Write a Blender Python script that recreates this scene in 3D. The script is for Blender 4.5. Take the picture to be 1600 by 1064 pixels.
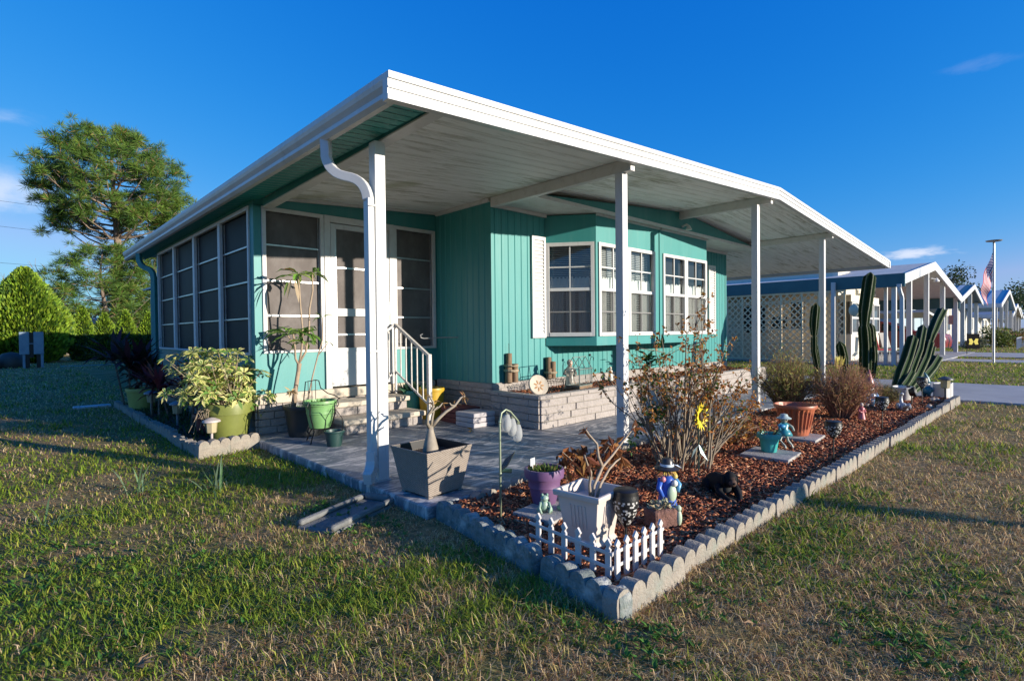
import bpy, bmesh, math, random
import numpy as np
from mathutils import Vector, Matrix

for o in list(bpy.data.objects):
    bpy.data.objects.remove(o)
SC = bpy.context.scene
C = SC.collection
R = math.radians
rnd = random.Random(7)

# ------------------------------------------------------------------ camera
H = 1.12
RT = Vector((0.7231316, -0.6906396, -0.0098747))
UP = Vector((0.0181090, 0.0046656, 0.9998251))
FW = Vector((0.6904728, 0.7231840, -0.0158807))
FPX = 837.64
cam = bpy.data.cameras.new("Camera")
cam.sensor_width = 36.0
cam.lens = FPX / 1600 * 36.0
cam.clip_start = 0.05
cam.clip_end = 3000
camo = bpy.data.objects.new("Camera", cam)
C.objects.link(camo)
m = Matrix.Identity(4)
for i in range(3):
    m[i][0] = RT[i]; m[i][1] = UP[i]; m[i][2] = -FW[i]
m[2][3] = H
camo.matrix_world = m
SC.camera = camo

# ------------------------------------------------------------------ light
SUN_EL = R(10.8)
SUN_H = Vector((0.392, -0.920, 0)).normalized()        # towards the sun, on the ground
SUN_DIR = Vector((SUN_H.x * math.cos(SUN_EL), SUN_H.y * math.cos(SUN_EL), math.sin(SUN_EL)))
sun = bpy.data.lights.new("Sun", 'SUN')
sun.energy = 4.0
sun.angle = R(0.53)
sun.color = (1.0, 0.90, 0.77)
suno = bpy.data.objects.new("Sun", sun)
C.objects.link(suno)
suno.rotation_euler = (-SUN_DIR).to_track_quat('-Z', 'Y').to_euler()
suno.location = SUN_DIR * 40

SKY_SCALE = 0.15 * 1.57
SKY_CURVE = ((0.55, 2.6), (0.39, 0.86), (0.68, 0.36))
SKY_TOP = (0.25, 0.80, 1.2)
W = bpy.data.worlds.new("World")
SC.world = W
W.use_nodes = True
wn, wl = W.node_tree.nodes, W.node_tree.links
wn.clear()
wout = wn.new('ShaderNodeOutputWorld')
bg = wn.new('ShaderNodeBackground')
bg.inputs['Strength'].default_value = 0.15
sky = wn.new('ShaderNodeTexSky')
sky.sky_type = 'NISHITA'
sky.sun_disc = False
sky.sun_elevation = SUN_EL
sky.sun_rotation = math.atan2(SUN_H.x, SUN_H.y)
sky.air_density = 1.0
sky.dust_density = 0.3
sky.ozone_density = 2.2
# a clear deep winter blue: each channel of the sky gets its own contrast
sp = wn.new('ShaderNodeSeparateColor'); cb = wn.new('ShaderNodeCombineColor')
wl.new(sky.outputs[0], sp.inputs[0])
for ch, (gain, power) in enumerate(SKY_CURVE):
    a = wn.new('ShaderNodeMath'); a.operation = 'MULTIPLY'; a.inputs[1].default_value = SKY_SCALE
    wl.new(sp.outputs[ch], a.inputs[0])
    c = wn.new('ShaderNodeMath'); c.operation = 'POWER'; c.inputs[1].default_value = power
    wl.new(a.outputs[0], c.inputs[0])
    e = wn.new('ShaderNodeMath'); e.operation = 'MULTIPLY'; e.inputs[1].default_value = gain / SKY_SCALE
    wl.new(c.outputs[0], e.inputs[0])
    lim = wn.new('ShaderNodeMath'); lim.operation = 'MINIMUM'; lim.inputs[1].default_value = SKY_TOP[ch] / SKY_SCALE
    wl.new(e.outputs[0], lim.inputs[0])
    wl.new(lim.outputs[0], cb.inputs[ch])
hs = cb
# clouds: soft noise, kept to the few patches of sky where they float
tc = wn.new('ShaderNodeTexCoord')
def cloud_mask(direction, inner, outer, squash, scale, lo, hi, gain):
    """a soft lens of cloud around one direction of the sky"""
    d = Vector(direction).normalized()
    sub = wn.new('ShaderNodeVectorMath'); sub.operation = 'SUBTRACT'
    wl.new(tc.outputs['Generated'], sub.inputs[0]); sub.inputs[1].default_value = d
    mul = wn.new('ShaderNodeVectorMath'); mul.operation = 'MULTIPLY'
    wl.new(sub.outputs[0], mul.inputs[0]); mul.inputs[1].default_value = (1, 1, squash)
    ln = wn.new('ShaderNodeVectorMath'); ln.operation = 'LENGTH'
    wl.new(mul.outputs[0], ln.inputs[0])
    mr = wn.new('ShaderNodeMapRange'); mr.interpolation_type = 'SMOOTHSTEP'
    mr.inputs['From Min'].default_value = inner; mr.inputs['From Max'].default_value = outer
    mr.inputs['To Min'].default_value = 1; mr.inputs['To Max'].default_value = 0
    wl.new(ln.outputs['Value'], mr.inputs['Value'])
    mp = wn.new('ShaderNodeMapping'); mp.inputs['Scale'].default_value = (1, 1, squash * 0.75)
    wl.new(tc.outputs['Generated'], mp.inputs[0])
    nz = wn.new('ShaderNodeTexNoise'); nz.inputs['Scale'].default_value = scale
    nz.inputs['Detail'].default_value = 8; nz.inputs['Roughness'].default_value = 0.6
    wl.new(mp.outputs[0], nz.inputs['Vector'])
    ad = wn.new('ShaderNodeMath'); ad.operation = 'MULTIPLY'
    m2 = wn.new('ShaderNodeMapRange'); m2.interpolation_type = 'SMOOTHSTEP'
    m2.inputs['From Min'].default_value = lo; m2.inputs['From Max'].default_value = hi
    a2 = wn.new('ShaderNodeMath'); a2.operation = 'MULTIPLY_ADD'
    wl.new(mr.outputs[0], a2.inputs[0]); a2.inputs[1].default_value = 0.42
    wl.new(nz.outputs[0], a2.inputs[2])
    wl.new(a2.outputs[0], m2.inputs['Value'])
    wl.new(m2.outputs[0], ad.inputs[0]); wl.new(mr.outputs[0], ad.inputs[1])
    g = wn.new('ShaderNodeMath'); g.operation = 'MULTIPLY'; g.inputs[1].default_value = gain
    wl.new(ad.outputs[0], g.inputs[0])
    return g.outputs[0]
masks = [cloud_mask((-0.03, 0.983, 0.190), 0.0, 0.16, 2.6, 11, 0.58, 0.95, 0.7),
         cloud_mask((0.983, 0.165, 0.110), 0.0, 0.085, 5.0, 34, 0.62, 0.98, 0.75),
         cloud_mask((0.975, 0.09, 0.36), 0.0, 0.09, 4.5, 16, 0.70, 1.05, 0.07),
         cloud_mask((-0.02, 0.96, 0.285), 0.0, 0.13, 4.0, 12, 0.66, 1.05, 0.25)]
prev = hs.outputs[0]
for k in masks:
    mx = wn.new('ShaderNodeMix'); mx.data_type = 'RGBA'
    wl.new(k, mx.inputs[0]); wl.new(prev, mx.inputs[6])
    mx.inputs[7].default_value = (3.1, 3.2, 3.6, 1)
    prev = mx.outputs[2]
wl.new(prev, bg.inputs['Color'])
wl.new(bg.outputs[0], wout.inputs['Surface'])

SC.view_settings.view_transform = 'Standard'
SC.view_settings.look = 'None'
SC.view_settings.gamma = 1
SC.view_settings.use_curve_mapping = False
SC.view_settings.exposure = 1.0
SC.render.engine = 'CYCLES'
SC.cycles.max_bounces = 8
SC.cycles.transparent_max_bounces = 24
SC.render.resolution_x = 1024
SC.render.resolution_y = 680

# ------------------------------------------------------------------ materials
def new_mat(name):
    mt = bpy.data.materials.new(name)
    mt.use_nodes = True
    nt = mt.node_tree
    b = nt.nodes['Principled BSDF']
    return mt, nt.nodes, nt.links, b

def noise(n, l, scale, detail=4, rough=0.6, stretch=(1, 1, 1), coord='Object'):
    t = n.new('ShaderNodeTexCoord'); mp = n.new('ShaderNodeMapping')
    mp.inputs['Scale'].default_value = stretch
    l.new(t.outputs[coord], mp.inputs[0])
    nz = n.new('ShaderNodeTexNoise')
    nz.inputs['Scale'].default_value = scale
    nz.inputs['Detail'].default_value = detail
    nz.inputs['Roughness'].default_value = rough
    l.new(mp.outputs[0], nz.inputs['Vector'])
    return nz

def M(name, c1, c2=None, scale=6, lo=0.35, hi=0.65, rough=0.6, bump=0.0, bscale=60, stretch=(1, 1, 1),
      metal=0, spec=0.5, c3=None, s3=2, lo3=0.55, hi3=0.75, detail=5, bstretch=None, rough_var=0.0):
    mt, n, l, b = new_mat(name)
    b.inputs['Roughness'].default_value = rough
    b.inputs['Metallic'].default_value = metal
    b.inputs['Specular IOR Level'].default_value = spec
    out = None
    if c2 is not None:
        nz = noise(n, l, scale, detail, 0.65, stretch)
        mr = n.new('ShaderNodeMapRange')
        mr.inputs['From Min'].default_value = lo; mr.inputs['From Max'].default_value = hi
        l.new(nz.outputs[0], mr.inputs['Value'])
        mx = n.new('ShaderNodeMix'); mx.data_type = 'RGBA'
        mx.inputs[6].default_value = (*c1, 1); mx.inputs[7].default_value = (*c2, 1)
        l.new(mr.outputs[0], mx.inputs[0])
        out = mx.outputs[2]
        if c3 is not None:
            n3 = noise(n, l, s3, 6, 0.7, stretch)
            m3 = n.new('ShaderNodeMapRange')
            m3.inputs['From Min'].default_value = lo3; m3.inputs['From Max'].default_value = hi3
            l.new(n3.outputs[0], m3.inputs['Value'])
            x3 = n.new('ShaderNodeMix'); x3.data_type = 'RGBA'
            l.new(m3.outputs[0], x3.inputs[0]); l.new(out, x3.inputs[6])
            x3.inputs[7].default_value = (*c3, 1)
            out = x3.outputs[2]
        l.new(out, b.inputs['Base Color'])
    else:
        b.inputs['Base Color'].default_value = (*c1, 1)
    if bump:
        nb = noise(n, l, bscale, 5, 0.6, bstretch or (1, 1, 1))
        bp = n.new('ShaderNodeBump')
        bp.inputs['Strength'].default_value = bump
        bp.inputs['Distance'].default_value = 0.02
        l.new(nb.outputs[0], bp.inputs['Height'])
        l.new(bp.outputs[0], b.inputs['Normal'])
    return mt

def leaf_mat(name, trans=0.35, rough=0.55, spec=0.3):
    """foliage: the colour comes from the leaf's own colour attribute"""
    mt, n, l, b = new_mat(name)
    at = n.new('ShaderNodeAttribute'); at.attribute_name = 'Col'
    l.new(at.outputs['Color'], b.inputs['Base Color'])
    b.inputs['Roughness'].default_value = rough
    b.inputs['Specular IOR Level'].default_value = spec
    if trans:
        tr = n.new('ShaderNodeBsdfTranslucent')
        l.new(at.outputs['Color'], tr.inputs['Color'])
        mx = n.new('ShaderNodeMixShader'); mx.inputs[0].default_value = trans
        l.new(b.outputs[0], mx.inputs[1]); l.new(tr.outputs[0], mx.inputs[2])
        l.new(mx.outputs[0], n['Material Output'].inputs['Surface'])
    return mt

MT = {}
MT['leaf'] = leaf_mat('leaf')
MT['painted'] = leaf_mat('painted_ceramic', 0, 0.35, 0.5)
MT['matte'] = leaf_mat('matte_colour', 0, 0.85, 0.2)
MT['needle'] = leaf_mat('needle', 0.25, 0.6)
MT['teal'] = M('teal_paint', (0.030, 0.218, 0.210), (0.040, 0.243, 0.235), 3, rough=0.5, bump=0.02, bscale=90,
               c3=(0.080, 0.265, 0.252), s3=8, lo3=0.50, hi3=0.80, stretch=(1, 1, 0.10))
MT['teal_dark'] = M('teal_soffit', (0.014, 0.24, 0.215), (0.018, 0.27, 0.24), 3, rough=0.55)
MT['white'] = M('white_paint', (0.58, 0.58, 0.57), (0.50, 0.495, 0.48), 5, lo=0.45, hi=0.75, rough=0.42, bump=0.05, bscale=25, stretch=(1, 1, 0.12), c3=(0.36, 0.345, 0.31), s3=11, lo3=0.60, hi3=0.78)
MT['white_old'] = M('weathered_white', (0.56, 0.55, 0.53), (0.42, 0.40, 0.37), 7, lo=0.45, hi=0.8, rough=0.6, bump=0.05,
                    stretch=(1, 1, 0.2))
MT['trim'] = M('white_trim', (0.60, 0.59, 0.57), (0.48, 0.465, 0.435), 12, lo=0.5, hi=0.8, rough=0.5)
MT['old_concrete'] = M('old_concrete', (0.20, 0.20, 0.19), (0.13, 0.135, 0.13), 11, rough=0.95, bump=0.5, bscale=60, c3=(0.30, 0.29, 0.26), s3=6, lo3=0.58)
MT['concrete'] = M('concrete', (0.40, 0.38, 0.35), (0.30, 0.28, 0.26), 9, rough=0.9, bump=0.25, bscale=80, c3=(0.20, 0.20, 0.18), s3=3)
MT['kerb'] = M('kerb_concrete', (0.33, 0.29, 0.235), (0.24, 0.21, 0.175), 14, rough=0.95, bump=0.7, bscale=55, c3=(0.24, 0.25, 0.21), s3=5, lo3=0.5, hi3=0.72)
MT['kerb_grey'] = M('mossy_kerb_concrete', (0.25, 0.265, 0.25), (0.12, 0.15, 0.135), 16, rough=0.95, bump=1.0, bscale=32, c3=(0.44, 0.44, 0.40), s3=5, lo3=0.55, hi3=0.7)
MT['stone'] = M('split_block', (0.37, 0.33, 0.30), (0.31, 0.275, 0.25), 9, rough=0.9, bump=0.8, bscale=28, c3=(0.25, 0.22, 0.19), s3=20, lo3=0.6, hi3=0.75)
MT['mortar'] = M('mortar', (0.36, 0.33, 0.29), (0.28, 0.26, 0.23), 20, rough=0.95)
MT['cap'] = M('stone_cap', (0.55, 0.48, 0.38), (0.46, 0.40, 0.32), 8, rough=0.85, bump=0.35, bscale=30)
MT['soil'] = M('potting_soil', (0.035, 0.024, 0.017), (0.07, 0.05, 0.035), 40, rough=1, bump=1, bscale=60)
MT['mulch'] = M('red_mulch', (0.17, 0.058, 0.030), (0.08, 0.03, 0.018), 35, rough=1, bump=1.0, bscale=70)
MT['metal_dark'] = M('dark_metal', (0.02, 0.02, 0.022), rough=0.45, metal=0.6)
MT['black'] = M('black_plastic', (0.012, 0.012, 0.013), rough=0.4)
MT['alu'] = M('aluminium', (0.55, 0.55, 0.55), (0.42, 0.42, 0.43), 20, rough=0.4, metal=0.7)
MT['rail'] = M('rail_paint', (0.62, 0.59, 0.54), (0.45, 0.42, 0.38), 30, rough=0.5)
MT['screen'] = M('insect_screen', (0.150, 0.132, 0.124), (0.100, 0.087, 0.081), 3, rough=0.75, spec=0.25, bump=0.12, bscale=4, c3=(0.21, 0.19, 0.18), s3=2.2, lo3=0.5, hi3=0.75, stretch=(1, 1, 0.6))
MT['dark_screen'] = M('shade_darkened_screen', (0.016, 0.016, 0.019), (0.011, 0.011, 0.013), 5, rough=0.6, spec=0.2)  # the porch screen again, shade of the left wall put into its colour
MT['bark_pale'] = M('pale_twig', (0.30, 0.24, 0.17), (0.20, 0.155, 0.105), 18, rough=0.85)
MT['bark'] = M('bark', (0.20, 0.15, 0.11), (0.10, 0.075, 0.055), 14, rough=0.95, bump=0.6, bscale=20)
MT['wood_old'] = M('weathered_wood', (0.23, 0.15, 0.09), (0.13, 0.085, 0.05), 9, rough=0.85, stretch=(6, 6, 1), bump=0.3, bscale=20)
MT['rope'] = M('rope', (0.42, 0.34, 0.23), (0.30, 0.24, 0.16), 40, rough=0.95)

def glass_mat(name, refl=0.12, tint=(0.86, 0.9, 0.9)):
    mt, n, l, b = new_mat(name)
    n.remove(b)
    tr = n.new('ShaderNodeBsdfTransparent'); tr.inputs['Color'].default_value = (*tint, 1)
    gl = n.new('ShaderNodeBsdfGlossy'); gl.inputs['Roughness'].default_value = 0.015
    fr = n.new('ShaderNodeFresnel'); fr.inputs['IOR'].default_value = 1.5
    ad = n.new('ShaderNodeMath'); ad.operation = 'ADD'; ad.inputs[1].default_value = refl
    l.new(fr.outputs[0], ad.inputs[0])
    mx = n.new('ShaderNodeMixShader')
    l.new(ad.outputs[0], mx.inputs[0]); l.new(tr.outputs[0], mx.inputs[1]); l.new(gl.outputs[0], mx.inputs[2])
    l.new(mx.outputs[0], n['Material Output'].inputs['Surface'])
    return mt
MT['glass'] = glass_mat('window_glass', 0.05)
def mesh_screen_mat(name, col, alpha):
    mt, n, l, b = new_mat(name)
    b.inputs['Base Color'].default_value = (*col, 1); b.inputs['Roughness'].default_value = 0.8
    tr = n.new('ShaderNodeBsdfTransparent')
    mx = n.new('ShaderNodeMixShader'); mx.inputs[0].default_value = alpha
    l.new(tr.outputs[0], mx.inputs[1]); l.new(b.outputs[0], mx.inputs[2])
    l.new(mx.outputs[0], n['Material Output'].inputs['Surface'])
    return mt
MT['half_screen'] = mesh_screen_mat('half_screen', (0.030, 0.028, 0.027), 0.42)
MT['curtain'] = M('curtain_cloth', (0.74, 0.73, 0.70), rough=0.9)
MT['blind'] = M('blind_slat', (0.66, 0.67, 0.67), rough=0.6)
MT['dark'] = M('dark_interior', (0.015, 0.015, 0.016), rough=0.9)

def P(name, col, rough=0.45, **k):
    """plain coloured plastic or glaze, cached by name"""
    if name not in MT:
        c2 = tuple(x * 0.8 for x in col)
        MT[name] = M(name, col, c2, 6, rough=rough, **k)
    return MT[name]

# ------------------------------------------------------------------ mesh building
class MB:
    def __init__(s):
        s.v = []; s.f = []; s.mi = []; s.c = []; s.col = (1, 1, 1); s.M = None
    def add(s, verts, faces, m=0, col=None):
        k = len(s.v)
        if s.M is not None:
            verts = [s.M @ Vector(p) for p in verts]
        s.v.extend([tuple(p) for p in verts])
        s.c.extend([col or s.col] * len(verts))
        s.f.extend([tuple(k + i for i in f) for f in faces])
        s.mi.extend([m] * len(faces))
    def box(s, x0, x1, y0, y1, z0, z1, m=0, col=None):
        s.add([(x0, y0, z0), (x1, y0, z0), (x1, y1, z0), (x0, y1, z0), (x0, y0, z1), (x1, y0, z1), (x1, y1, z1), (x0, y1, z1)],
              [(3, 2, 1, 0), (4, 5, 6, 7), (0, 1, 5, 4), (1, 2, 6, 5), (2, 3, 7, 6), (3, 0, 4, 7)], m, col)
    def obox(s, c, size, rot=0, m=0, col=None, mat=None):
        a = mat or Matrix.Rotation(rot, 3, 'Z')
        c = Vector(c); sx, sy, sz = (q / 2 for q in size)
        vs = [c + a @ Vector(p) for p in ((-sx, -sy, -sz), (sx, -sy, -sz), (sx, sy, -sz), (-sx, sy, -sz), (-sx, -sy, sz), (sx, -sy, sz), (sx, sy, sz), (-sx, sy, sz))]
        s.add(vs, [(3, 2, 1, 0), (4, 5, 6, 7), (0, 1, 5, 4), (1, 2, 6, 5), (2, 3, 7, 6), (3, 0, 4, 7)], m, col)
    def bar(s, a, b, w, h, m=0, col=None, up=(0, 0, 1)):
        """a square bar from a to b"""
        a, b = Vector(a), Vector(b); d = (b - a); L = d.length; d.normalize()
        u = Vector(up)
        if abs(d.dot(u)) > 0.98: u = Vector((0, 1, 0))
        x = d.cross(u).normalized(); z = x.cross(d).normalized()
        mt = Matrix((x, d, z)).transposed()
        s.obox((a + b) / 2, (w, L, h), 0, m, col, mt)
    def tube(s, pts, r, n=8, m=0, col=None, cap=True, star=None):
        pts = [Vector(p) for p in pts]; N = len(pts)
        if not hasattr(r, '__len__'): r = [r] * N
        vs, fs = [], []
        t0 = (pts[1] - pts[0]).normalized()
        ref = Vector((0, 0, 1)) if abs(t0.z) < 0.9 else Vector((1, 0, 0))
        x = t0.cross(ref).normalized()
        for i, p in enumerate(pts):
            t = (pts[min(i + 1, N - 1)] - pts[max(i - 1, 0)]).normalized()
            x = (x - t * x.dot(t))
            x = x.normalized() if x.length > 1e-6 else t.orthogonal().normalized()
            y = t.cross(x)
            for k in range(n):
                a = 2 * math.pi * k / n
                q = r[i] * (star[k % len(star)] if star else 1)
                vs.append(p + x * math.cos(a) * q + y * math.sin(a) * q)
        for i in range(N - 1):
            for k in range(n):
                k2 = (k + 1) % n
                fs.append((i * n + k, i * n + k2, (i + 1) * n + k2, (i + 1) * n + k))
        if cap:
            fs.append(tuple(range(n - 1, -1, -1))); fs.append(tuple((N - 1) * n + k for k in range(n)))
        s.add(vs, fs, m, col)
    def lathe(s, prof, c=(0, 0, 0), n=24, m=0, col=None, flute=None, sx=1, sy=1):
        vs, fs = [], []
        for (r, z) in prof:
            for k in range(n):
                a = 2 * math.pi * k / n
                q = r * (flute(k, z) if flute else 1)
                vs.append((c[0] + q * math.cos(a) * sx, c[1] + q * math.sin(a) * sy, c[2] + z))
        for i in range(len(prof) - 1):
            for k in range(n):
                k2 = (k + 1) % n
                fs.append((i * n + k, i * n + k2, (i + 1) * n + k2, (i + 1) * n + k))
        if prof[0][0] > 1e-4: fs.append(tuple(range(n - 1, -1, -1)))
        if prof[-1][0] > 1e-4: fs.append(tuple((len(prof) - 1) * n + k for k in range(n)))
        s.add(vs, fs, m, col)
    def ell(s, c, rad, n=14, k=9, m=0, col=None, rot=None):
        c = Vector(c); vs, fs = [], []
        for i in range(k + 1):
            th = math.pi * i / k
            for j in range(n):
                a = 2 * math.pi * j / n
                p = Vector((rad[0] * math.sin(th) * math.cos(a), rad[1] * math.sin(th) * math.sin(a), rad[2] * math.cos(th)))
                vs.append(c + (rot @ p if rot else p))
        for i in range(k):
            for j in range(n):
                j2 = (j + 1) % n
                fs.append((i * n + j, (i + 1) * n + j, (i + 1) * n + j2, i * n + j2))
        s.add(vs, fs, m, col)
    def prism(s, poly, axis, a, b, m=0, col=None):
        """extrude a 2-D polygon along axis: 'x' -> poly is (y,z), 'y' -> (x,z), 'z' -> (x,y)"""
        def mk(p, t):
            return {'x': (t, p[0], p[1]), 'y': (p[0], t, p[1]), 'z': (p[0], p[1], t)}[axis]
        n = len(poly)
        vs = [mk(p, a) for p in poly] + [mk(p, b) for p in poly]
        fs = [(i, (i + 1) % n, n + (i + 1) % n, n + i) for i in range(n)]
        fs.append(tuple(range(n - 1, -1, -1))); fs.append(tuple(range(n, 2 * n)))
        s.add(vs, fs, m, col)
    def leaf(s, p, d, L, w, up=None, col=None, m=0, fold=0.15, droop=0.0):
        """a pointed leaf: four corners folded on the midrib, or bent when it droops"""
        p = Vector(p); d = Vector(d).normalized()
        u = Vector(up) if up is not None else Vector((rnd.uniform(-1, 1), rnd.uniform(-1, 1), rnd.uniform(-1, 1)))
        x = d.cross(u)
        x = x.normalized() if x.length > 1e-5 else d.orthogonal().normalized()
        nn = x.cross(d)
        if droop:
            mid = p + d * L * 0.5
            tip = p + d * L * 0.93 - Vector((0, 0, 1)) * L * droop
            s.add([p, mid + x * w / 2, tip, mid - x * w / 2], [(0, 1, 2), (0, 2, 3)], m, col)
        else:
            mid = p + d * L * 0.45 + nn * w * fold
            s.add([p, mid + x * w / 2, p + d * L, mid - x * w / 2], [(0, 1, 2), (0, 2, 3)], m, col)
    def strap(s, p, d, L, w, col, seg=4, sag=0.6, m=0):
        """a long strap leaf that arches over"""
        p = Vector(p); d = Vector(d).normalized()
        x = d.cross(Vector((0, 0, 1)))
        x = x.normalized() if x.length > 1e-4 else Vector((1, 0, 0))
        vs = []
        q = p.copy(); dd = d.copy()
        for i in range(seg + 1):
            t = i / seg
            ww = w * (0.35 + 1.3 * t if t < 0.5 else 1.0) * (1 - max(0, t - 0.55) / 0.45) * 0.5 + 0.0005
            vs += [q + x * ww, q - x * ww]
            q = q + dd * (L / seg); dd = (dd - Vector((0, 0, 1)) * sag / seg).normalized()
        s.add(vs, [(2 * i, 2 * i + 1, 2 * i + 3, 2 * i + 2) for i in range(seg)], m, col)
    def build(s, name, mats, parent=None, loc=None, rot=0, smooth=False, bevel=0, shift=None, colours=False):
        me = bpy.data.meshes.new(name)
        vs = s.v
        if shift is not None:
            vs = [(p[0] - shift[0], p[1] - shift[1], p[2] - shift[2]) for p in vs]
        me.from_pydata(vs, [], s.f)
        if not isinstance(mats, (list, tuple)): mats = [mats]
        for mm in mats: me.materials.append(mm)
        if len(mats) > 1: me.polygons.foreach_set('material_index', s.mi)
        if colours:
            at = me.color_attributes.new('Col', 'FLOAT_COLOR', 'POINT')
            buf = np.ones((len(vs), 4), np.float32); buf[:, :3] = np.array(s.c, np.float32)
            at.data.foreach_set('color', buf.ravel())
        if smooth:
            me.polygons.foreach_set('use_smooth', [True] * len(me.polygons))
            if smooth != 'all' and hasattr(me, 'set_sharp_from_angle'):
                me.set_sharp_from_angle(angle=R(40))
        me.update()
        o = bpy.data.objects.new(name, me)
        C.objects.link(o)
        if parent is not None: o.parent = parent
        if loc is not None: o.location = loc
        o.rotation_euler = (0, 0, rot)
        if bevel:
            bm = o.modifiers.new('bevel', 'BEVEL'); bm.width = bevel; bm.segments = 2; bm.limit_method = 'ANGLE'
        return o

def thing(name, label, cat, loc=(0, 0, 0), rot=0, group=None):
    o = bpy.data.objects.new(name, None)
    o.empty_display_size = 0.1
    C.objects.link(o)
    o.location = loc; o.rotation_euler = (0, 0, rot)
    o['label'] = label; o['category'] = cat
    if group: o['group'] = group
    return o
def tag(o, label, cat, group=None):
    o['label'] = label; o['category'] = cat
    if group: o['group'] = group
    return o
def kind(o, k):
    o['kind'] = k; return o
def copy_tree(o, parent=None):
    c = o.copy(); C.objects.link(c)
    if parent is not None: c.parent = parent
    for ch in list(o.children): copy_tree(ch, c)
    return c
def jit(col, a=0.15, r=rnd):
    k = 1 + r.uniform(-a, a)
    return tuple(max(0, min(1, x * k * (1 + r.uniform(-a, a) * 0.4))) for x in col)
def mixc(a, b, t):
    return tuple(p * (1 - t) + q * t for p, q in zip(a, b))
def rdir(r=rnd):
    while True:
        v = Vector((r.uniform(-1, 1), r.uniform(-1, 1), r.uniform(-1, 1)))
        if 0.05 < v.length < 1: return v.normalized()
# ================================================================== GROUND
def lawn_mat():
    mt, n, l, b = new_mat('lawn_soil')
    b.inputs['Roughness'].default_value = 1; b.inputs['Specular IOR Level'].default_value = 0.1
    a = noise(n, l, 0.9, 6, 0.65); c = noise(n, l, 26, 6, 0.7)
    r1 = n.new('ShaderNodeMapRange'); r1.inputs['From Min'].default_value = 0.38; r1.inputs['From Max'].default_value = 0.62
    l.new(a.outputs[0], r1.inputs['Value'])
    mx = n.new('ShaderNodeMix'); mx.data_type = 'RGBA'
    mx.inputs[6].default_value = (0.22, 0.19, 0.07, 1); mx.inputs[7].default_value = (0.36, 0.25, 0.13, 1)
    l.new(r1.outputs[0], mx.inputs[0])
    r2 = n.new('ShaderNodeMapRange'); r2.inputs['From Min'].default_value = 0.35; r2.inputs['From Max'].default_value = 0.7
    r2.inputs['To Min'].default_value = 0.55; r2.inputs['To Max'].default_value = 1.35
    l.new(c.outputs[0], r2.inputs['Value'])
    mm = n.new('ShaderNodeVectorMath'); mm.operation = 'SCALE'
    l.new(mx.outputs[2], mm.inputs[0]); l.new(r2.outputs[0], mm.inputs['Scale'])
    l.new(mm.outputs[0], b.inputs['Base Color'])
    bp = n.new('ShaderNodeBump'); bp.inputs['Strength'].default_value = 0.9; bp.inputs['Distance'].default_value = 0.03
    l.new(c.outputs[0], bp.inputs['Height']); l.new(bp.outputs[0], b.inputs['Normal'])
    return mt
MT['lawn'] = lawn_mat()
ZG = -0.08
g = MB()
g.add([(-600, -600, ZG), (900, -600, ZG), (900, 900, ZG), (-600, 900, ZG)], [(0, 1, 2, 3)])
kind(g.build('lawn', MT['lawn']), 'structure')

def patio_mat():
    mt, n, l, b = new_mat('painted_patio')
    t = n.new('ShaderNodeTexCoord')
    mp = n.new('ShaderNodeMapping'); mp.inputs['Scale'].default_value = (1.0, 2.5, 1); mp.inputs['Rotation'].default_value = (0, 0, R(-14))
    l.new(t.outputs['Object'], mp.inputs[0])
    def nz(scale, det, dist=0.0):
        q = n.new('ShaderNodeTexNoise'); q.inputs['Scale'].default_value = scale; q.inputs['Detail'].default_value = det
        q.inputs['Roughness'].default_value = 0.68; q.inputs['Distortion'].default_value = dist
        l.new(mp.outputs[0], q.inputs['Vector']); return q
    def mr(src, lo, hi):
        q = n.new('ShaderNodeMapRange'); q.inputs['From Min'].default_value = lo; q.inputs['From Max'].default_value = hi
        l.new(src, q.inputs['Value']); return q.outputs[0]
    def mix(f, a, c):
        q = n.new('ShaderNodeMix'); q.data_type = 'RGBA'; l.new(f, q.inputs[0])
        if isinstance(a, tuple): q.inputs[6].default_value = (*a, 1)
        else: l.new(a, q.inputs[6])
        q.inputs[7].default_value = (*c, 1); return q.outputs[2]
    base = mix(mr(nz(1.1, 4).outputs[0], 0.40, 0.60), (0.11, 0.135, 0.165), (0.22, 0.23, 0.245))
    worn = mix(mr(nz(1.7, 9, 2.6).outputs[0], 0.50, 0.60), base, (0.54, 0.51, 0.48))
    fine = mix(mr(nz(6, 7, 1.8).outputs[0], 0.57, 0.66), worn, (0.58, 0.54, 0.50))
    dirt = mix(mr(nz(0.7, 6, 0.3).outputs[0], 0.60, 0.78), fine, (0.11, 0.10, 0.085))
    l.new(dirt, b.inputs['Base Color'])
    b.inputs['Roughness'].default_value = 0.55; b.inputs['Specular IOR Level'].default_value = 0.4
    bp = n.new('ShaderNodeBump'); bp.inputs['Strength'].default_value = 0.12; bp.inputs['Distance'].default_value = 0.01
    l.new(nz(14, 6).outputs[0], bp.inputs['Height']); l.new(bp.outputs[0], b.inputs['Normal'])
    return mt
MT['patio'] = patio_mat()
MT['drive'] = M('driveway_concrete', (0.38, 0.38, 0.38), (0.31, 0.31, 0.32), 2, rough=0.85, bump=0.1, bscale=60, c3=(0.25, 0.25, 0.25), s3=0.8)
p = MB()
p.prism([(1.96, 2.86), (4.9, 3.02), (11.2, 2.98), (11.2, 10.0), (4.7, 10.0), (4.7, 6.60), (1.96, 6.30)], 'z', -0.14, 0.0)
kind(p.build('patio', MT['patio'], bevel=0.012), 'structure')
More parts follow.
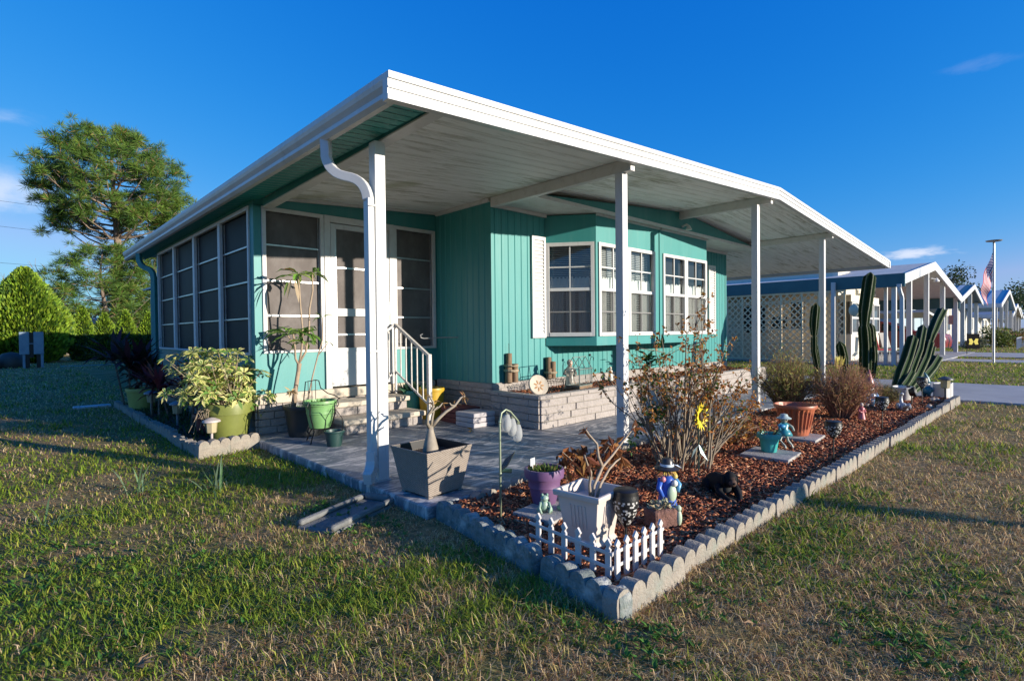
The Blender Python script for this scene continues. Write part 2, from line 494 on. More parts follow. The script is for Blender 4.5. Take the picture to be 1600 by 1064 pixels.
# saw-cut joints are real grooves' dark fill, a sheet just above the slab
j = MB()
for (a, b_) in (((4.5, 3.2), (4.43, 4.17)), ((7.9, 3.05), (7.9, 4.18))):
    A, B = Vector((*a, 0)), Vector((*b_, 0)); d = (B - A).normalized(); x = Vector((-d.y, d.x, 0)) * 0.006
    j.add([A + x, A - x, B - x, B + x], [(0, 1, 2, 3)])
j.M = None
jo = j.build('patio_joint', P('joint_dirt', (0.05, 0.047, 0.042), 0.9)); jo.location.z = 0.003; kind(jo, 'structure')
d = MB()
d.box(11.2, 14.6, -40, 12.0, -0.16, -0.045)
kind(d.build('driveway', MT['drive'], bevel=0.01), 'structure')
d = MB()
d.box(24.2, 26.0, -40, 3.2, -0.12, -0.05); d.box(20.4, 33.2, 3.2, 14, -0.12, -0.035); d.box(28.2, 33.0, -40, 3.19, -0.12, -0.045)
d.box(46, 50, -40, 14, -0.12, -0.05); d.box(62, 66, -40, 14, -0.12, -0.05)
kind(d.build('neighbour_driveway', MT['drive']), 'structure')

# mulch bed floor
mu = MB()
mu.prism([(1.86, 1.33), (10.6, 1.29), (11.15, 1.4), (11.15, 2.96), (4.9, 3.0), (2.05, 2.84)], 'z', -0.10, -0.028)
kind(mu.build('mulch_bed', MT['mulch']), 'structure')
mu = MB()
mu.prism([(1.40, 5.95), (1.98, 6.0), (2.04, 6.3), (2.04, 11.1), (1.42, 11.1)], 'z', -0.10, -0.03)
kind(mu.build('side_bed_soil', MT['soil']), 'structure')

# ================================================================== HOUSE
HX, HY = 6.8, 5.4
house = thing('mobile_home', 'teal single-storey mobile home with white trimmed low gable roof, screened porch and bow window', 'house', (HX, HY, 0))
SH = (HX, HY, 0)
def hp(name, mb, mat, parent=None, **k):
    return mb.build(name, mat, parent or house, shift=SH, **k)

def zb(x):            # underside of the rake fascia
    return 2.58 + (x - 1.85) * 0.0653 if x < 8.13 else 2.99 - (x - 8.13) * 0.0724
def zc(x):            # ceiling
    return zb(x) + 0.055
XL, XR, XA = 1.85, 14.76, 8.13
YF = 2.93

def ribs(mb, p0, p1, z0f, z1f, pitch=0.118, depth=0.008, out=(0, -1)):
    """corrugated sheet between two plan points; out = outward normal"""
    a, b_ = Vector((*p0, 0)), Vector((*p1, 0)); L = (b_ - a).length; d_ = (b_ - a) / L
    o_ = Vector((*out, 0))
    prof = [(0, 0), (0.46, 0), (0.54, 1), (0.92, 1), (1.0, 0)]
    ts = []
    n_ = max(1, int(round(L / pitch)))
    for k in range(n_):
        for (t, h) in prof[:-1]: ts.append(((k + t) / n_, h))
    ts.append((1, 0))
    vs = []
    for t, h in ts:
        q = a + d_ * L * t + o_ * depth * h
        vs += [(q.x, q.y, z0f), (q.x, q.y, z1f(q.x) if callable(z1f) else z1f)]
    mb.add(vs, [(2 * i, 2 * i + 2, 2 * i + 3, 2 * i + 1) for i in range(len(ts) - 1)])

# ---- roof
rf = MB()
def slab(mb, x0, x1, y0, y1, zlo, zhi):
    mb.add([(x0, y0, zlo(x0)), (x1, y0, zlo(x1)), (x1, y1, zlo(x1)), (x0, y1, zlo(x0)), (x0, y0, zhi(x0)), (x1, y0, zhi(x1)), (x1, y1, zhi(x1)), (x0, y1, zhi(x0))],
           [(3, 2, 1, 0), (4, 5, 6, 7), (0, 1, 5, 4), (1, 2, 6, 5), (2, 3, 7, 6), (3, 0, 4, 7)])
ztop = lambda x: zb(x) + 0.135
zlo = lambda x: zb(x) + 0.075
slab(rf, XL + 0.05, 4.7, YF + 0.06, 12.75, zlo, ztop)
slab(rf, 4.7, XA, YF + 0.06, 24.0, zlo, ztop)
slab(rf, 3.9, 4.7, 12.751, 24.0, zlo, ztop)  # unseen rear roof strip, added so its shadow covers the utility cabinet
slab(rf, XA, 11.95, YF + 0.06, 24.0, zlo, ztop)
slab(rf, 11.95, XR - 0.04, YF + 0.06, 11.5, zlo, ztop)
roof = hp('roof', rf, MT['white_old'])

def ceiling_mat():
    mt, n, l, b = new_mat('stained_ceiling_planks')
    b.inputs['Roughness'].default_value = 0.55
    t = n.new('ShaderNodeTexCoord')
    mp = n.new('ShaderNodeMapping'); mp.inputs['Scale'].default_value = (0.6, 4.5, 1)
    l.new(t.outputs['Object'], mp.inputs[0])
    q = n.new('ShaderNodeTexNoise'); q.inputs['Scale'].default_value = 2.6; q.inputs['Detail'].default_value = 9; q.inputs['Roughness'].default_value = 0.72
    l.new(mp.outputs[0], q.inputs['Vector'])
    q2 = n.new('ShaderNodeTexNoise'); q2.inputs['Scale'].default_value = 0.9; q2.inputs['Detail'].default_value = 5
    l.new(t.outputs['Object'], q2.inputs['Vector'])
    def mr(src, lo, hi, a=0, c=1):
        w = n.new('ShaderNodeMapRange'); w.inputs['From Min'].default_value = lo; w.inputs['From Max'].default_value = hi
        w.inputs['To Min'].default_value = a; w.inputs['To Max'].default_value = c
        l.new(src, w.inputs['Value']); return w.outputs[0]
    s = n.new('ShaderNodeMath'); s.operation = 'MULTIPLY'
    l.new(mr(q.outputs[0], 0.49, 0.64), s.inputs[0]); l.new(mr(q2.outputs[0], 0.36, 0.56, .25, 1), s.inputs[1])
    mx = n.new('ShaderNodeMix'); mx.data_type = 'RGBA'
    mx.inputs[6].default_value = (0.82, 0.82, 0.79, 1); mx.inputs[7].default_value = (0.36, 0.35, 0.27, 1)
    l.new(s.outputs[0], mx.inputs[0])
    g2 = n.new('ShaderNodeMix'); g2.data_type = 'RGBA'
    l.new(mr(q2.outputs[0], 0.60, 0.74), g2.inputs[0]); l.new(mx.outputs[2], g2.inputs[6]); g2.inputs[7].default_value = (0.42, 0.43, 0.28, 1)
    l.new(g2.outputs[2], b.inputs['Base Color'])
    return mt
MT['ceiling'] = ceiling_mat()
# planks run across the porch roof, each with a lipped edge
ce = MB()
def planks(x0, x1, y0, y1, w=0.15):
    y = y0
    while y < y1 - 0.02:
        ye = min(y + w, y1)
        for (a, b_) in ((y, ye - 0.012),):
            ce.add([(x0, a, zc(x0)), (x1, a, zc(x1)), (x1, b_, zc(x1)), (x0, b_, zc(x0))], [(0, 3, 2, 1)])
        ce.add([(x0, ye - 0.012, zc(x0)), (x1, ye - 0.012, zc(x1)), (x1, ye - 0.006, zc(x1) + 0.012), (x0, ye - 0.006, zc(x0) + 0.012), (x1, ye, zc(x1)), (x0, ye, zc(x0))],
               [(0, 3, 2, 1), (3, 5, 4, 2)])
        y = ye
planks(2.18, 4.50, YF + 0.05, 6.24)
planks(4.50, XA, YF + 0.05, 6.0)
planks(XA, 11.9, YF + 0.05, 6.0)
planks(11.9, XR - 0.05, YF + 0.05, 11.5)
hp('ceiling', ce, MT['ceiling'])

# ---- fascias on the rake (stepped metal), in lengths with joints
def rake(x0, x1, y=YF):
    mb = MB()
    for (h0, h1, out) in ((-0.01, 0.022, 0.012), (0.022, 0.060, 0.006), (0.060, 0.068, 0.016), (0.068, 0.118, 0.010), (0.118, 0.160, 0.022)):
        mb.add([(x0, y - out, zb(x0) + h0), (x1, y - out, zb(x1) + h0), (x1, y - out, zb(x1) + h1), (x0, y - out, zb(x0) + h1),
                (x0, y + 0.05, zb(x0) + h0), (x1, y + 0.05, zb(x1) + h0), (x1, y + 0.05, zb(x1) + h1), (x0, y + 0.05, zb(x0) + h1)],
               [(0, 1, 2, 3), (3, 2, 6, 7), (4, 5, 1, 0), (1, 5, 6, 2), (4, 0, 3, 7), (5, 4, 7, 6)])
    return mb
for a, b_ in ((1.752, 4.715), (4.72, XA), (XA + 0.004, 12.9), (12.905, XR)):
    hp('fascia', rake(a, b_), MT['white'], roof)
# left gutter: moulded profile
gp = [(1.845, 2.58), (1.80, 2.575), (1.772, 2.60), (1.772, 2.628), (1.790, 2.636), (1.762, 2.672), (1.752, 2.70), (1.752, 2.735), (1.785, 2.742), (1.845, 2.742)]
gu = MB(); gu.prism(gp, 'y', YF + 0.051, 12.75)
hp('gutter', gu, MT['white'], roof)
# far eave gutter over the carport and its clip
gu = MB(); gu.box(XR, XR + 0.09, YF - 0.02, 11.5, zb(XR) - 0.01, zb(XR) + 0.15)
hp('gutter', gu, MT['white'], roof)

# ---- teal soffit and header beam along the left
so = MB()
y = YF + 0.05
while y < 12.7:
    ye = min(y + 0.10, 12.7)
    so.add([(1.846, y, 2.592), (2.105, y, 2.612), (2.105, ye - 0.01, 2.612), (1.846, ye - 0.01, 2.592)], [(0, 3, 2, 1)])
    so.add([(1.846, ye - 0.01, 2.592), (2.105, ye - 0.01, 2.612), (2.105, ye, 2.617), (1.846, ye, 2.597)], [(0, 3, 2, 1)])
    y = ye
hp('soffit', so, MT['teal_dark'])
def hbeam(x0, x1, za, zb_, h):
    mb = MB(); ya, yb_ = YF + 0.055, 6.19
    mb.add([(x0, ya, za), (x1, ya, za), (x1, yb_, zb_), (x0, yb_, zb_), (x0, ya, za + h), (x1, ya, za + h), (x1, yb_, zb_ + h), (x0, yb_, zb_ + h)],
           [(3, 2, 1, 0), (4, 5, 6, 7), (0, 1, 5, 4), (1, 2, 6, 5), (2, 3, 7, 6), (3, 0, 4, 7)])
    return mb
hp('header_beam', hbeam(2.125, 2.195, 2.612, 2.535, 0.075), MT['teal'])
hp('trim', hbeam(2.12, 2.225, 2.600, 2.520, 0.0118), MT['trim'])

# ---- ceiling beams
for (bx0, y1, w, h) in ((4.47, 5.05, 0.075, 0.12), (7.98, 4.44, 0.075, 0.12), (10.80, 5.05, 0.07, 0.10)):
    be = MB(); z = min(zc(bx0), zc(bx0 + w)) - 0.002
    be.box(bx0, bx0 + w, YF + 0.055, y1, z - h, z)
    hp('ceiling_beam', be, MT['trim'], bevel=0.006)
# white ceiling trim against the walls
tr = MB()
tr.box(4.45, 4.485, 5.07, 6.2, zc(4.45) - 0.05, zc(4.45) - 0.004)
tr.add([(2.2, 6.19, zc(2.2) - 0.03), (4.68, 6.19, zc(4.68) - 0.03), (4.68, 6.19, zc(4.68)), (2.2, 6.19, zc(2.2)),
        (2.2, 6.235, zc(2.2) - 0.03), (4.68, 6.235, zc(4.68) - 0.03), (4.68, 6.235, zc(4.68)), (2.2, 6.235, zc(2.2))],
       [(0, 1, 2, 3), (0, 4, 5, 1), (2, 6, 7, 3)])
hp('trim', tr, MT['trim'])

# ---- porch posts
def post(x, y, z1, w=0.09, plate=True):
    mb = MB()
    mb.box(x - w / 2, x + w / 2, y - w / 2, y + w / 2, 0.006, z1)
    o = hp('porch_post', mb, MT['white'], bevel=0.006)
    if plate:
        q = MB(); q.box(x - w * 0.62, x + w * 0.62, y - w * 0.62, y + w * 0.62, 0.0, 0.0055)
        hp('base_plate', q, MT['white_old'], o)
    return o
post(2.095, 3.66, 2.565)
post(4.505, 3.12, zc(4.5) - 0.125)
post(7.90, 3.17, zc(7.9) - 0.12)
post(10.80, 3.15, zc(10.8) - 0.10)
post(14.3, 9.0, zc(14.3))

# ---- downspouts
dsp = MB()
def spout(mb, pts, w=0.052, dd=0.072, m=0, side=None):
    """square pipe swept along points, kept upright"""
    N = len(pts); vs = []
    for i, q in enumerate(pts):
        q = Vector(q); t = (Vector(pts[min(i + 1, N - 1)]) - Vector(pts[max(i - 1, 0)])).normalized()
        sd = Vector(side) if side else (Vector((0, 1, 0)) if abs(t.x) > abs(t.y) else Vector((1, 0, 0)))
        sd = (sd - t * sd.dot(t)).normalized(); up = t.cross(sd).normalized()
        vs += [q + sd * w / 2 + up * dd / 2, q - sd * w / 2 + up * dd / 2, q - sd * w / 2 - up * dd / 2, q + sd * w / 2 - up * dd / 2]
    fs = [(4 * i + k, 4 * i + (k + 1) % 4, 4 * i + 4 + (k + 1) % 4, 4 * i + 4 + k) for i in range(N - 1) for k in range(4)]
    fs += [(3, 2, 1, 0), (4 * N - 4, 4 * N - 3, 4 * N - 2, 4 * N - 1)]
    mb.add(vs, fs, m)
def arc(a, b_, c, n=6):
    a, b_, c = Vector(a), Vector(b_), Vector(c)
    return [tuple((1 - t) ** 2 * a + 2 * t * (1 - t) * b_ + t * t * c) for t in [i / n for i in range(n + 1)]]
path = [(1.815, 3.93, 2.60), (1.815, 3.92, 2.50)] + arc((1.815, 3.92, 2.46), (1.83, 3.895, 2.335), (1.90, 3.79, 2.30)) + arc((1.93, 3.745, 2.285), (1.995, 3.645, 2.25), (2.003, 3.632, 2.11))
spout(dsp, path, side=(0.836, 0.549, 0))
dsp.box(1.979, 2.031, 3.596, 3.668, 0.20, 2.125)
ds = hp('downspout', dsp, MT['white'], bevel=0.006)
el = MB(); ep = [(2.005, 3.632, 0.24), (2.005, 3.632, 0.20)] + arc((2.005, 3.632, 0.17), (2.0, 3.625, 0.075), (1.925, 3.565, 0.05), 12)
wob = MB()
spout(el, [p for p in ep], 0.062, 0.082, side=(0.63, -0.78, 0))
for k in range(4, 13, 2):
    spout(el, [ep[k - 1], ep[k]], 0.070, 0.090, side=(0.63, -0.78, 0))
hp('elbow', el, MT['white'], ds)
for zs in (2.06, 0.98):
    st = MB(); st.box(1.972, 2.05, 3.583, 3.589, zs, zs + 0.015)
    hp('strap', st, MT['white_old'], ds)
d2 = MB(); spout(d2, [(1.815, 11.5, 2.58)] + arc((1.815, 11.5, 2.50), (1.82, 11.48, 2.36), (1.90, 11.40, 2.32)) + arc((1.93, 11.36, 2.30), (1.99, 11.28, 2.27), (1.99, 11.27, 2.12)) + [(1.99, 11.27, 0.05)], 0.06, 0.08, side=(0.79, 0.61, 0))
hp('downspout', d2, MT['teal'])

# ================================================================== SCREENED PORCH
PY, PX = 6.25, 2.04
w = MB()
# front kick panels and the band above the openings (thin flat sheets)
w.box(PX, 2.84, PY, PY + 0.08, 0.452, 0.905)
w.box(3.78, 4.52, PY, PY + 0.08, 0.452, 0.905)
w.box(PX, 2.125, PY, PY + 0.08, 0.905, 2.56)
w.box(4.47, 4.52, PY, PY + 0.08, 0.905, 2.56)
w.add([(PX, PY, 2.552), (4.72, PY, 2.552), (4.72, PY, zc(4.72)), (PX, PY, zc(PX)), (PX, PY + .08, 2.552), (4.72, PY + .08, 2.552), (4.72, PY + .08, zc(4.72)), (PX, PY + .08, zc(PX))],
      [(0, 1, 2, 3), (4, 0, 3, 7), (1, 5, 6, 2), (0, 4, 5, 1), (5, 4, 7, 6)])
# left wall
w.box(PX, PX + 0.08, PY + 0.08, 11.2, 0.452, 0.885)
w.box(PX, PX + 0.08, PY + 0.08, 11.2, 2.56, 2.61)
w.box(PX, PX + 0.08, 11.13, 11.2, 0.885, 2.56)
w.box(PX, PX + 0.08, PY + 0.08, PY + 0.12, 0.885, 2.56)
w.box(PX, 4.72, 11.2, 11.28, 0.45, 2.6)
hp('wall', w, MT['teal'])
# dark porch room behind the screens
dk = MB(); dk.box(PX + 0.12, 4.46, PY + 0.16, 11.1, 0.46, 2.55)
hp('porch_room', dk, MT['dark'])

def porch_window(name, a, b_, z0, z1, out, bars, fw=0.045, pull=None):
    """framed screen window between plan points a and b_; out is the outward normal"""
    A, B = Vector((*a, 0)), Vector((*b_, 0)); L = (B - A).length; d_ = (B - A) / L; o_ = Vector((*out, 0))
    def at(u, v, n_): return A + d_ * u + Vector((0, 0, v)) + o_ * n_
    def bx(mb, u0, u1, v0, v1, n0, n1):
        vs = [at(u0, v0, n0), at(u1, v0, n0), at(u1, v0, n1), at(u0, v0, n1), at(u0, v1, n0), at(u1, v1, n0), at(u1, v1, n1), at(u0, v1, n1)]
        mb.add(vs, [(3, 2, 1, 0), (4, 5, 6, 7), (0, 1, 5, 4), (1, 2, 6, 5), (2, 3, 7, 6), (3, 0, 4, 7)])
    f = MB()
    bx(f, 0, fw, z0, z1, -0.02, 0.018); bx(f, L - fw, L, z0, z1, -0.02, 0.018)
    bx(f, fw, L - fw, z1 - fw, z1, -0.02, 0.018); bx(f, fw, L - fw, z0, z0 + 0.03, -0.02, 0.022)
    fo = hp(name, f, MT['trim'], bevel=0.003)
    s = MB(); bx(s, fw, L - fw, z0 + 0.03, z1 - fw, -0.05, -0.045)
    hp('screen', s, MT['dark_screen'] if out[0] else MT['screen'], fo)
    bl = MB()
    for t in bars:
        zz = z0 + (z1 - z0) * t; bx(bl, fw, L - fw, zz - 0.009, zz + 0.009, -0.046, -0.022)
    # dark inner edge of each sash
    bx(bl, fw, fw + 0.012, z0 + .03, z1 - fw, -0.046, -0.03); bx(bl, L - fw - 0.012, L - fw, z0 + .03, z1 - fw, -0.046, -0.03)
    hp('sash_bar', bl, MT['alu'], fo)
    return fo
porch_window('window', (2.125, PY), (2.84, PY), 0.905, 2.55, (0, -1), (0.26, 0.50, 0.745))
porch_window('window', (3.80, PY), (4.47, PY), 0.905, 2.55, (0, -1), (0.26, 0.50, 0.745))
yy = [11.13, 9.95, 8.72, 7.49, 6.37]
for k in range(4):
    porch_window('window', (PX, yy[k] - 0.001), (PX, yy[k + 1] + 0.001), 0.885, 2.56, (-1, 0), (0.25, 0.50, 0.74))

# ---- front door: white frame, storm door with two screens
DX0, DX1 = 2.84, 3.80
fr = MB()
fr.box(DX0, DX0 + 0.075, PY - 0.03, PY + 0.06, 0.452, 2.55); fr.box(DX1 - 0.075, DX1, PY - 0.03, PY + 0.06, 0.452, 2.55)
fr.box(DX0 + 0.075, DX1 - 0.075, PY - 0.03, PY + 0.06, 2.47, 2.55)
hp('door_frame', fr, MT['trim'], bevel=0.004)
dr = MB()
a0, a1 = DX0 + 0.08, DX1 - 0.08
yd0, yd1 = PY - 0.022, PY + 0.012
dr.box(a0, a0 + 0.06, yd0, yd1, 0.475, 2.462); dr.box(a1 - 0.06, a1, yd0, yd1, 0.475, 2.462)
dr.box(a0 + 0.06, a1 - 0.06, yd0, yd1, 2.40, 2.462)
dr.box(a0 + 0.06, a1 - 0.06, yd0, yd1, 1.335, 1.43)
dr.box(a0 + 0.06, a1 - 0.06, yd0, yd1, 0.475, 0.925)
dr.box(a0 + 0.06, a1 - 0.06, yd0 - 0.006, yd0 + 0.01, 0.90, 0.945)
door = hp('door', dr, MT['white'], bevel=0.004)
sc = MB(); sc.box(a0 + 0.06, a1 - 0.06, PY + 0.006, PY + 0.010, 0.925, 1.335); sc.box(a0 + 0.06, a1 - 0.06, PY + 0.006, PY + 0.010, 1.43, 2.40)
hp('screen', sc, MT['screen'], door)
bb = MB()
for zz in (1.10, 1.92): bb.box(a0 + 0.06, a1 - 0.06, yd0 + 0.008, PY + 0.005, zz, zz + 0.018)
bb.box(a0 + 0.06, a0 + 0.075, yd0 + 0.008, PY + 0.005, 0.945, 1.335); bb.box(a0 + 0.06, a0 + 0.075, yd0 + 0.008, PY + 0.005, 1.43, 2.40)
bb.box(a1 - 0.075, a1 - 0.06, yd0 + 0.008, PY + 0.005, 0.945, 1.335); bb.box(a1 - 0.075, a1 - 0.06, yd0 + 0.008, PY + 0.005, 1.43, 2.40)
hp('sash_bar', bb, MT['alu'], door)
hd = MB(); hd.box(a1 - 0.05, a1 - 0.015, yd0 - 0.012, yd0 - 0.0005, 1.36, 1.53); hd.tube([(a1 - 0.033, yd0 - 0.012, 1.50), (a1 - 0.033, yd0 - 0.05, 1.49), (a1 - 0.033, yd0 - 0.05, 1.39), (a1 - 0.033, yd0 - 0.012, 1.38)], 0.007, 6)
hp('handle', hd, MT['alu'], door)

# ---- porch masonry skirt
def block_wall(mb, p0, p1, z0, z1, course, blen, out, m=0, m_mortar=1, depth=0.022, r=random.Random(3)):
    A, B = Vector((*p0, 0)), Vector((*p1, 0)); L = (B - A).length; d_ = (B - A) / L; o_ = Vector((*out, 0))
    def bx(u0, u1, v0, v1, n0, n1, mm):
        vs = [A + d_ * u + Vector((0, 0, v)) + o_ * n_ for (u, v, n_) in ((u0, v0, n0), (u1, v0, n0), (u1, v0, n1), (u0, v0, n1), (u0, v1, n0), (u1, v1, n0), (u1, v1, n1), (u0, v1, n1))]
        mb.add(vs, [(3, 2, 1, 0), (4, 5, 6, 7), (0, 1, 5, 4), (1, 2, 6, 5), (2, 3, 7, 6), (3, 0, 4, 7)], mm)
    bx(0, L, z0, z1, -0.05, 0.0, m_mortar)
    n_ = max(1, int(round((z1 - z0) / course))); hh = (z1 - z0) / n_; gp_ = 0.004
    for c in range(n_):
        u = -r.uniform(0.2, 0.8) * blen
        while u < L - 0.001:
            bl = blen * r.uniform(0.75, 1.25)
            u0, u1 = max(u, 0), min(u + bl, L)
            if u1 - u0 > 0.03:
                bx(u0 + (gp_ if u0 > 0 else 0), u1 - (gp_ if u1 < L else 0), z0 + c * hh + gp_, z0 + (c + 1) * hh - gp_, 0.0005, depth * r.uniform(0.7, 1.25), m)
            u += bl
sk = MB()
block_wall(sk, (PX + 0.02, PY + 0.02), (4.48, PY + 0.02), 0.0, 0.335, 0.084, 0.30, (0, -1))
block_wall(sk, (PX + 0.02, 11.2), (PX + 0.02, PY + 0.02), -0.08, 0.335, 0.084, 0.30, (-1, 0))
skirt = hp('skirting', sk, [MT['stone'], MT['mortar']], bevel=0.006)
cp = MB()
cp.box(PX - 0.035, 4.43, PY - 0.035, PY + 0.10, 0.337, 0.4505); cp.box(PX - 0.035, PX + 0.10, PY + 0.101, 11.2, 0.337, 0.4505)
hp('stone_band', cp, MT['cap'], skirt, bevel=0.012)

# ================================================================== MAIN BODY
WX0, WX1, WY = 4.49, 11.08, 5.07
wl_ = MB()
ribs(wl_, (WX0, WY), (WX1, WY), 0.472, lambda x: 2.755)
ribs(wl_, (WX0, 6.25), (WX0, WY), 0.472, lambda x: zc(WX0) - 0.01, out=(-1, 0))
wl_.box(WX0 + 0.002, WX1, WY + 0.001, 24.0, 0.44, 2.755)
wl_.box(4.1, WX0 + 0.002, 12.8, 23.9, 0.0, 2.65)  # unseen rear addition below that roof strip, there to shade the cabinet
hp('wall', wl_, MT['teal'])
cn = MB()
cn.box(WX0 - 0.014, WX0 + 0.03, WY - 0.016, WY + 0.03, 0.472, 2.74); cn.box(WX1 - 0.03, WX1 + 0.012, WY - 0.016, WY + 0.03, 0.472, 2.74)
hp('corner_trim', cn, MT['teal'], bevel=0.003)

# bow window: plan points
BY = 4.507
bay = [(5.484, WY - 0.012), (5.906, BY), (9.10, BY), (9.52, WY - 0.012)]
bm_ = MB()
BZ0, BZ1 = 0.942, 2.716
def wallseg(mb, a, b_, z0, z1, t=0.03):
    A, B = Vector((*a, 0)), Vector((*b_, 0)); d_ = (B - A).normalized(); nrm = Vector((d_.y, -d_.x, 0))
    vs = []
    for q in (A, B):
        for z in (z0, z1):
            vs += [q + Vector((0, 0, z)), q - nrm * t + Vector((0, 0, z))]
    mb.add(vs, [(0, 4, 6, 2), (1, 3, 7, 5), (0, 2, 3, 1), (4, 5, 7, 6), (2, 6, 7, 3), (0, 1, 5, 4)])
WZ0, WZ1 = 1.05, 2.341
for a, b_ in zip(bay[:-1], bay[1:]):
    wallseg(bm_, a, b_, BZ0, WZ0); wallseg(bm_, a, b_, WZ1, BZ1)
for x0, x1 in ((5.906, 5.949), (7.380, 7.620), (9.066, 9.10)):
    bm_.box(x0, x1, BY, BY + 0.03, WZ0, WZ1)
bm_.prism(bay, 'z', BZ0 - 0.02, BZ0 - 0.0005)
bayo = hp('bay', bm_, MT['teal'])
br = MB(); br.box(7.512, 7.54, BY - 0.015, BY - 0.0005, BZ0, BZ1)
hp('seam_batten', br, MT['teal'], bayo)

def sash_window(a, b_, z0, z1, blinds=True, curt=((0.05, 0.45), (0.6, 0.95)), fw=0.05):
    A, B = Vector((*a, 0)), Vector((*b_, 0)); L = (B - A).length; d_ = (B - A) / L; o_ = Vector((d_.y, -d_.x, 0))
    def at(u, v, n_): return A + d_ * u + Vector((0, 0, v)) + o_ * n_
    def bx(mb, u0, u1, v0, v1, n0, n1, m=0):
        vs = [at(u0, v0, n0), at(u1, v0, n0), at(u1, v0, n1), at(u0, v0, n1), at(u0, v1, n0), at(u1, v1, n0), at(u1, v1, n1), at(u0, v1, n1)]
        mb.add(vs, [(3, 2, 1, 0), (4, 5, 6, 7), (0, 1, 5, 4), (1, 2, 6, 5), (2, 3, 7, 6), (3, 0, 4, 7)], m)
    zm = z0 + (z1 - z0) * 0.50
    f = MB()
    bx(f, 0, fw, z0, z1, -0.03, 0.022); bx(f, L - fw, L, z0, z1, -0.03, 0.022)
    bx(f, fw, L - fw, z1 - fw, z1, -0.03, 0.022); bx(f, fw, L - fw, z0, z0 + 0.055, -0.03, 0.026)
    bx(f, fw, L - fw, zm - 0.022, zm + 0.022, -0.03, 0.016)
    fo = hp('window', f, MT['white'], bevel=0.003)
    mu_ = MB()
    for (v0, v1) in ((z0 + 0.055, zm - 0.022), (zm + 0.022, z1 - fw)):
        bx(mu_, L / 2 - 0.009, L / 2 + 0.009, v0, v1, -0.020, 0.002)
        vm = (v0 + v1) / 2
        bx(mu_, fw, L / 2 - 0.0095, vm - 0.009, vm + 0.009, -0.020, 0.001); bx(mu_, L / 2 + 0.0095, L - fw, vm - 0.009, vm + 0.009, -0.020, 0.001)
    hp('muntin', mu_, MT['white'], fo)
    g_ = MB()
    for (v0, v1, n_) in ((zm + 0.022, z1 - fw, -0.014), (z0 + 0.055, zm - 0.022, -0.024)):
        g_.add([at(fw, v0, n_), at(L - fw, v0, n_), at(L - fw, v1, n_), at(fw, v1, n_)], [(0, 1, 2, 3)])
    hp('pane', g_, MT['glass'], fo)
    s_ = MB(); s_.add([at(fw, z0 + 0.055, 0.005), at(L - fw, z0 + 0.055, 0.005), at(L - fw, zm - 0.022, 0.005), at(fw, zm - 0.022, 0.005)], [(0, 1, 2, 3)])
    hp('insect_screen', s_, MT['half_screen'], fo)
    # blind slats
    bl = MB(); z = z0 + 0.07
    while z < z1 - 0.05:
        A_ = at(fw, z, -0.085); B_ = at(L - fw, z, -0.085)
        bl.add([at(fw, z, -0.100), at(L - fw, z, -0.100), at(L - fw, z + 0.014, -0.085), at(fw, z + 0.014, -0.085)], [(0, 1, 2, 3)])
        z += 0.026
    if blinds: hp('blind', bl, MT['blind'], fo)
    cu = MB()
    for (c0, c1) in curt:
        n_ = 26; vs = []
        top = zm + 0.10
        for i in range(n_ + 1):
            u = fw + (L - 2 * fw) * (c0 + (c1 - c0) * i / n_)
            k = -0.060 + 0.014 * math.sin(i * 1.35 + c0 * 9)
            vs += [at(u, z0 + 0.06, k), at(u, top + 0.012 * math.sin(i * 2.1), k)]
        cu.add(vs, [(2 * i, 2 * i + 2, 2 * i + 3, 2 * i + 1) for i in range(n_)])
    hp('curtain', cu, MT['curtain'], fo, smooth='all')
    va = MB()  # lace valance half way up, scalloped
    vs = []
    n_ = 40
    for i in range(n_ + 1):
        u = fw + (L - 2 * fw) * i / n_
        vs += [at(u, zm + 0.02, -0.050), at(u, zm + 0.15 + 0.035 * abs(math.sin(i * 0.8)) + rnd.uniform(-.012, .012), -0.050 + 0.006 * math.sin(i * 1.7))]
    va.add(vs, [(2 * i, 2 * i + 2, 2 * i + 3, 2 * i + 1) for i in range(n_)])
    hp('valance', va, MT['curtain'], fo)
    dk_ = MB(); bx(dk_, 0.01, L - 0.01, z0, z1, -0.150, -0.140)
    hp('dark_room', dk_, MT['dark'], fo)
    return fo
def lerp2(a, b_, t): return (a[0] + (b_[0] - a[0]) * t, a[1] + (b_[1] - a[1]) * t)
sash_window(lerp2(bay[0], bay[1], 0.005), lerp2(bay[0], bay[1], 0.965), WZ0, WZ1, True, ((0.0, 0.34), (0.40, 0.62), (0.70, 0.98)))
sash_window((5.949, BY), (6.658, BY), WZ0, WZ1, True, ((0.0, 0.35), (0.55, 1.0)))
sash_window((6.667, BY), (7.38, BY), WZ0, WZ1, True, ((0.1, 0.4), (0.6, 0.98)))
sash_window((7.62, BY), (8.338, BY), WZ0, WZ1, False, ((0.0, 0.5), (0.62, 1.0)))
sash_window((8.348, BY), (9.066, BY), WZ0, WZ1, False, ((0.0, 0.6), (0.75, 1.0)))
sash_window(lerp2(bay[2], bay[3], 0.03), lerp2(bay[2], bay[3], 0.995), WZ0, WZ1, False)

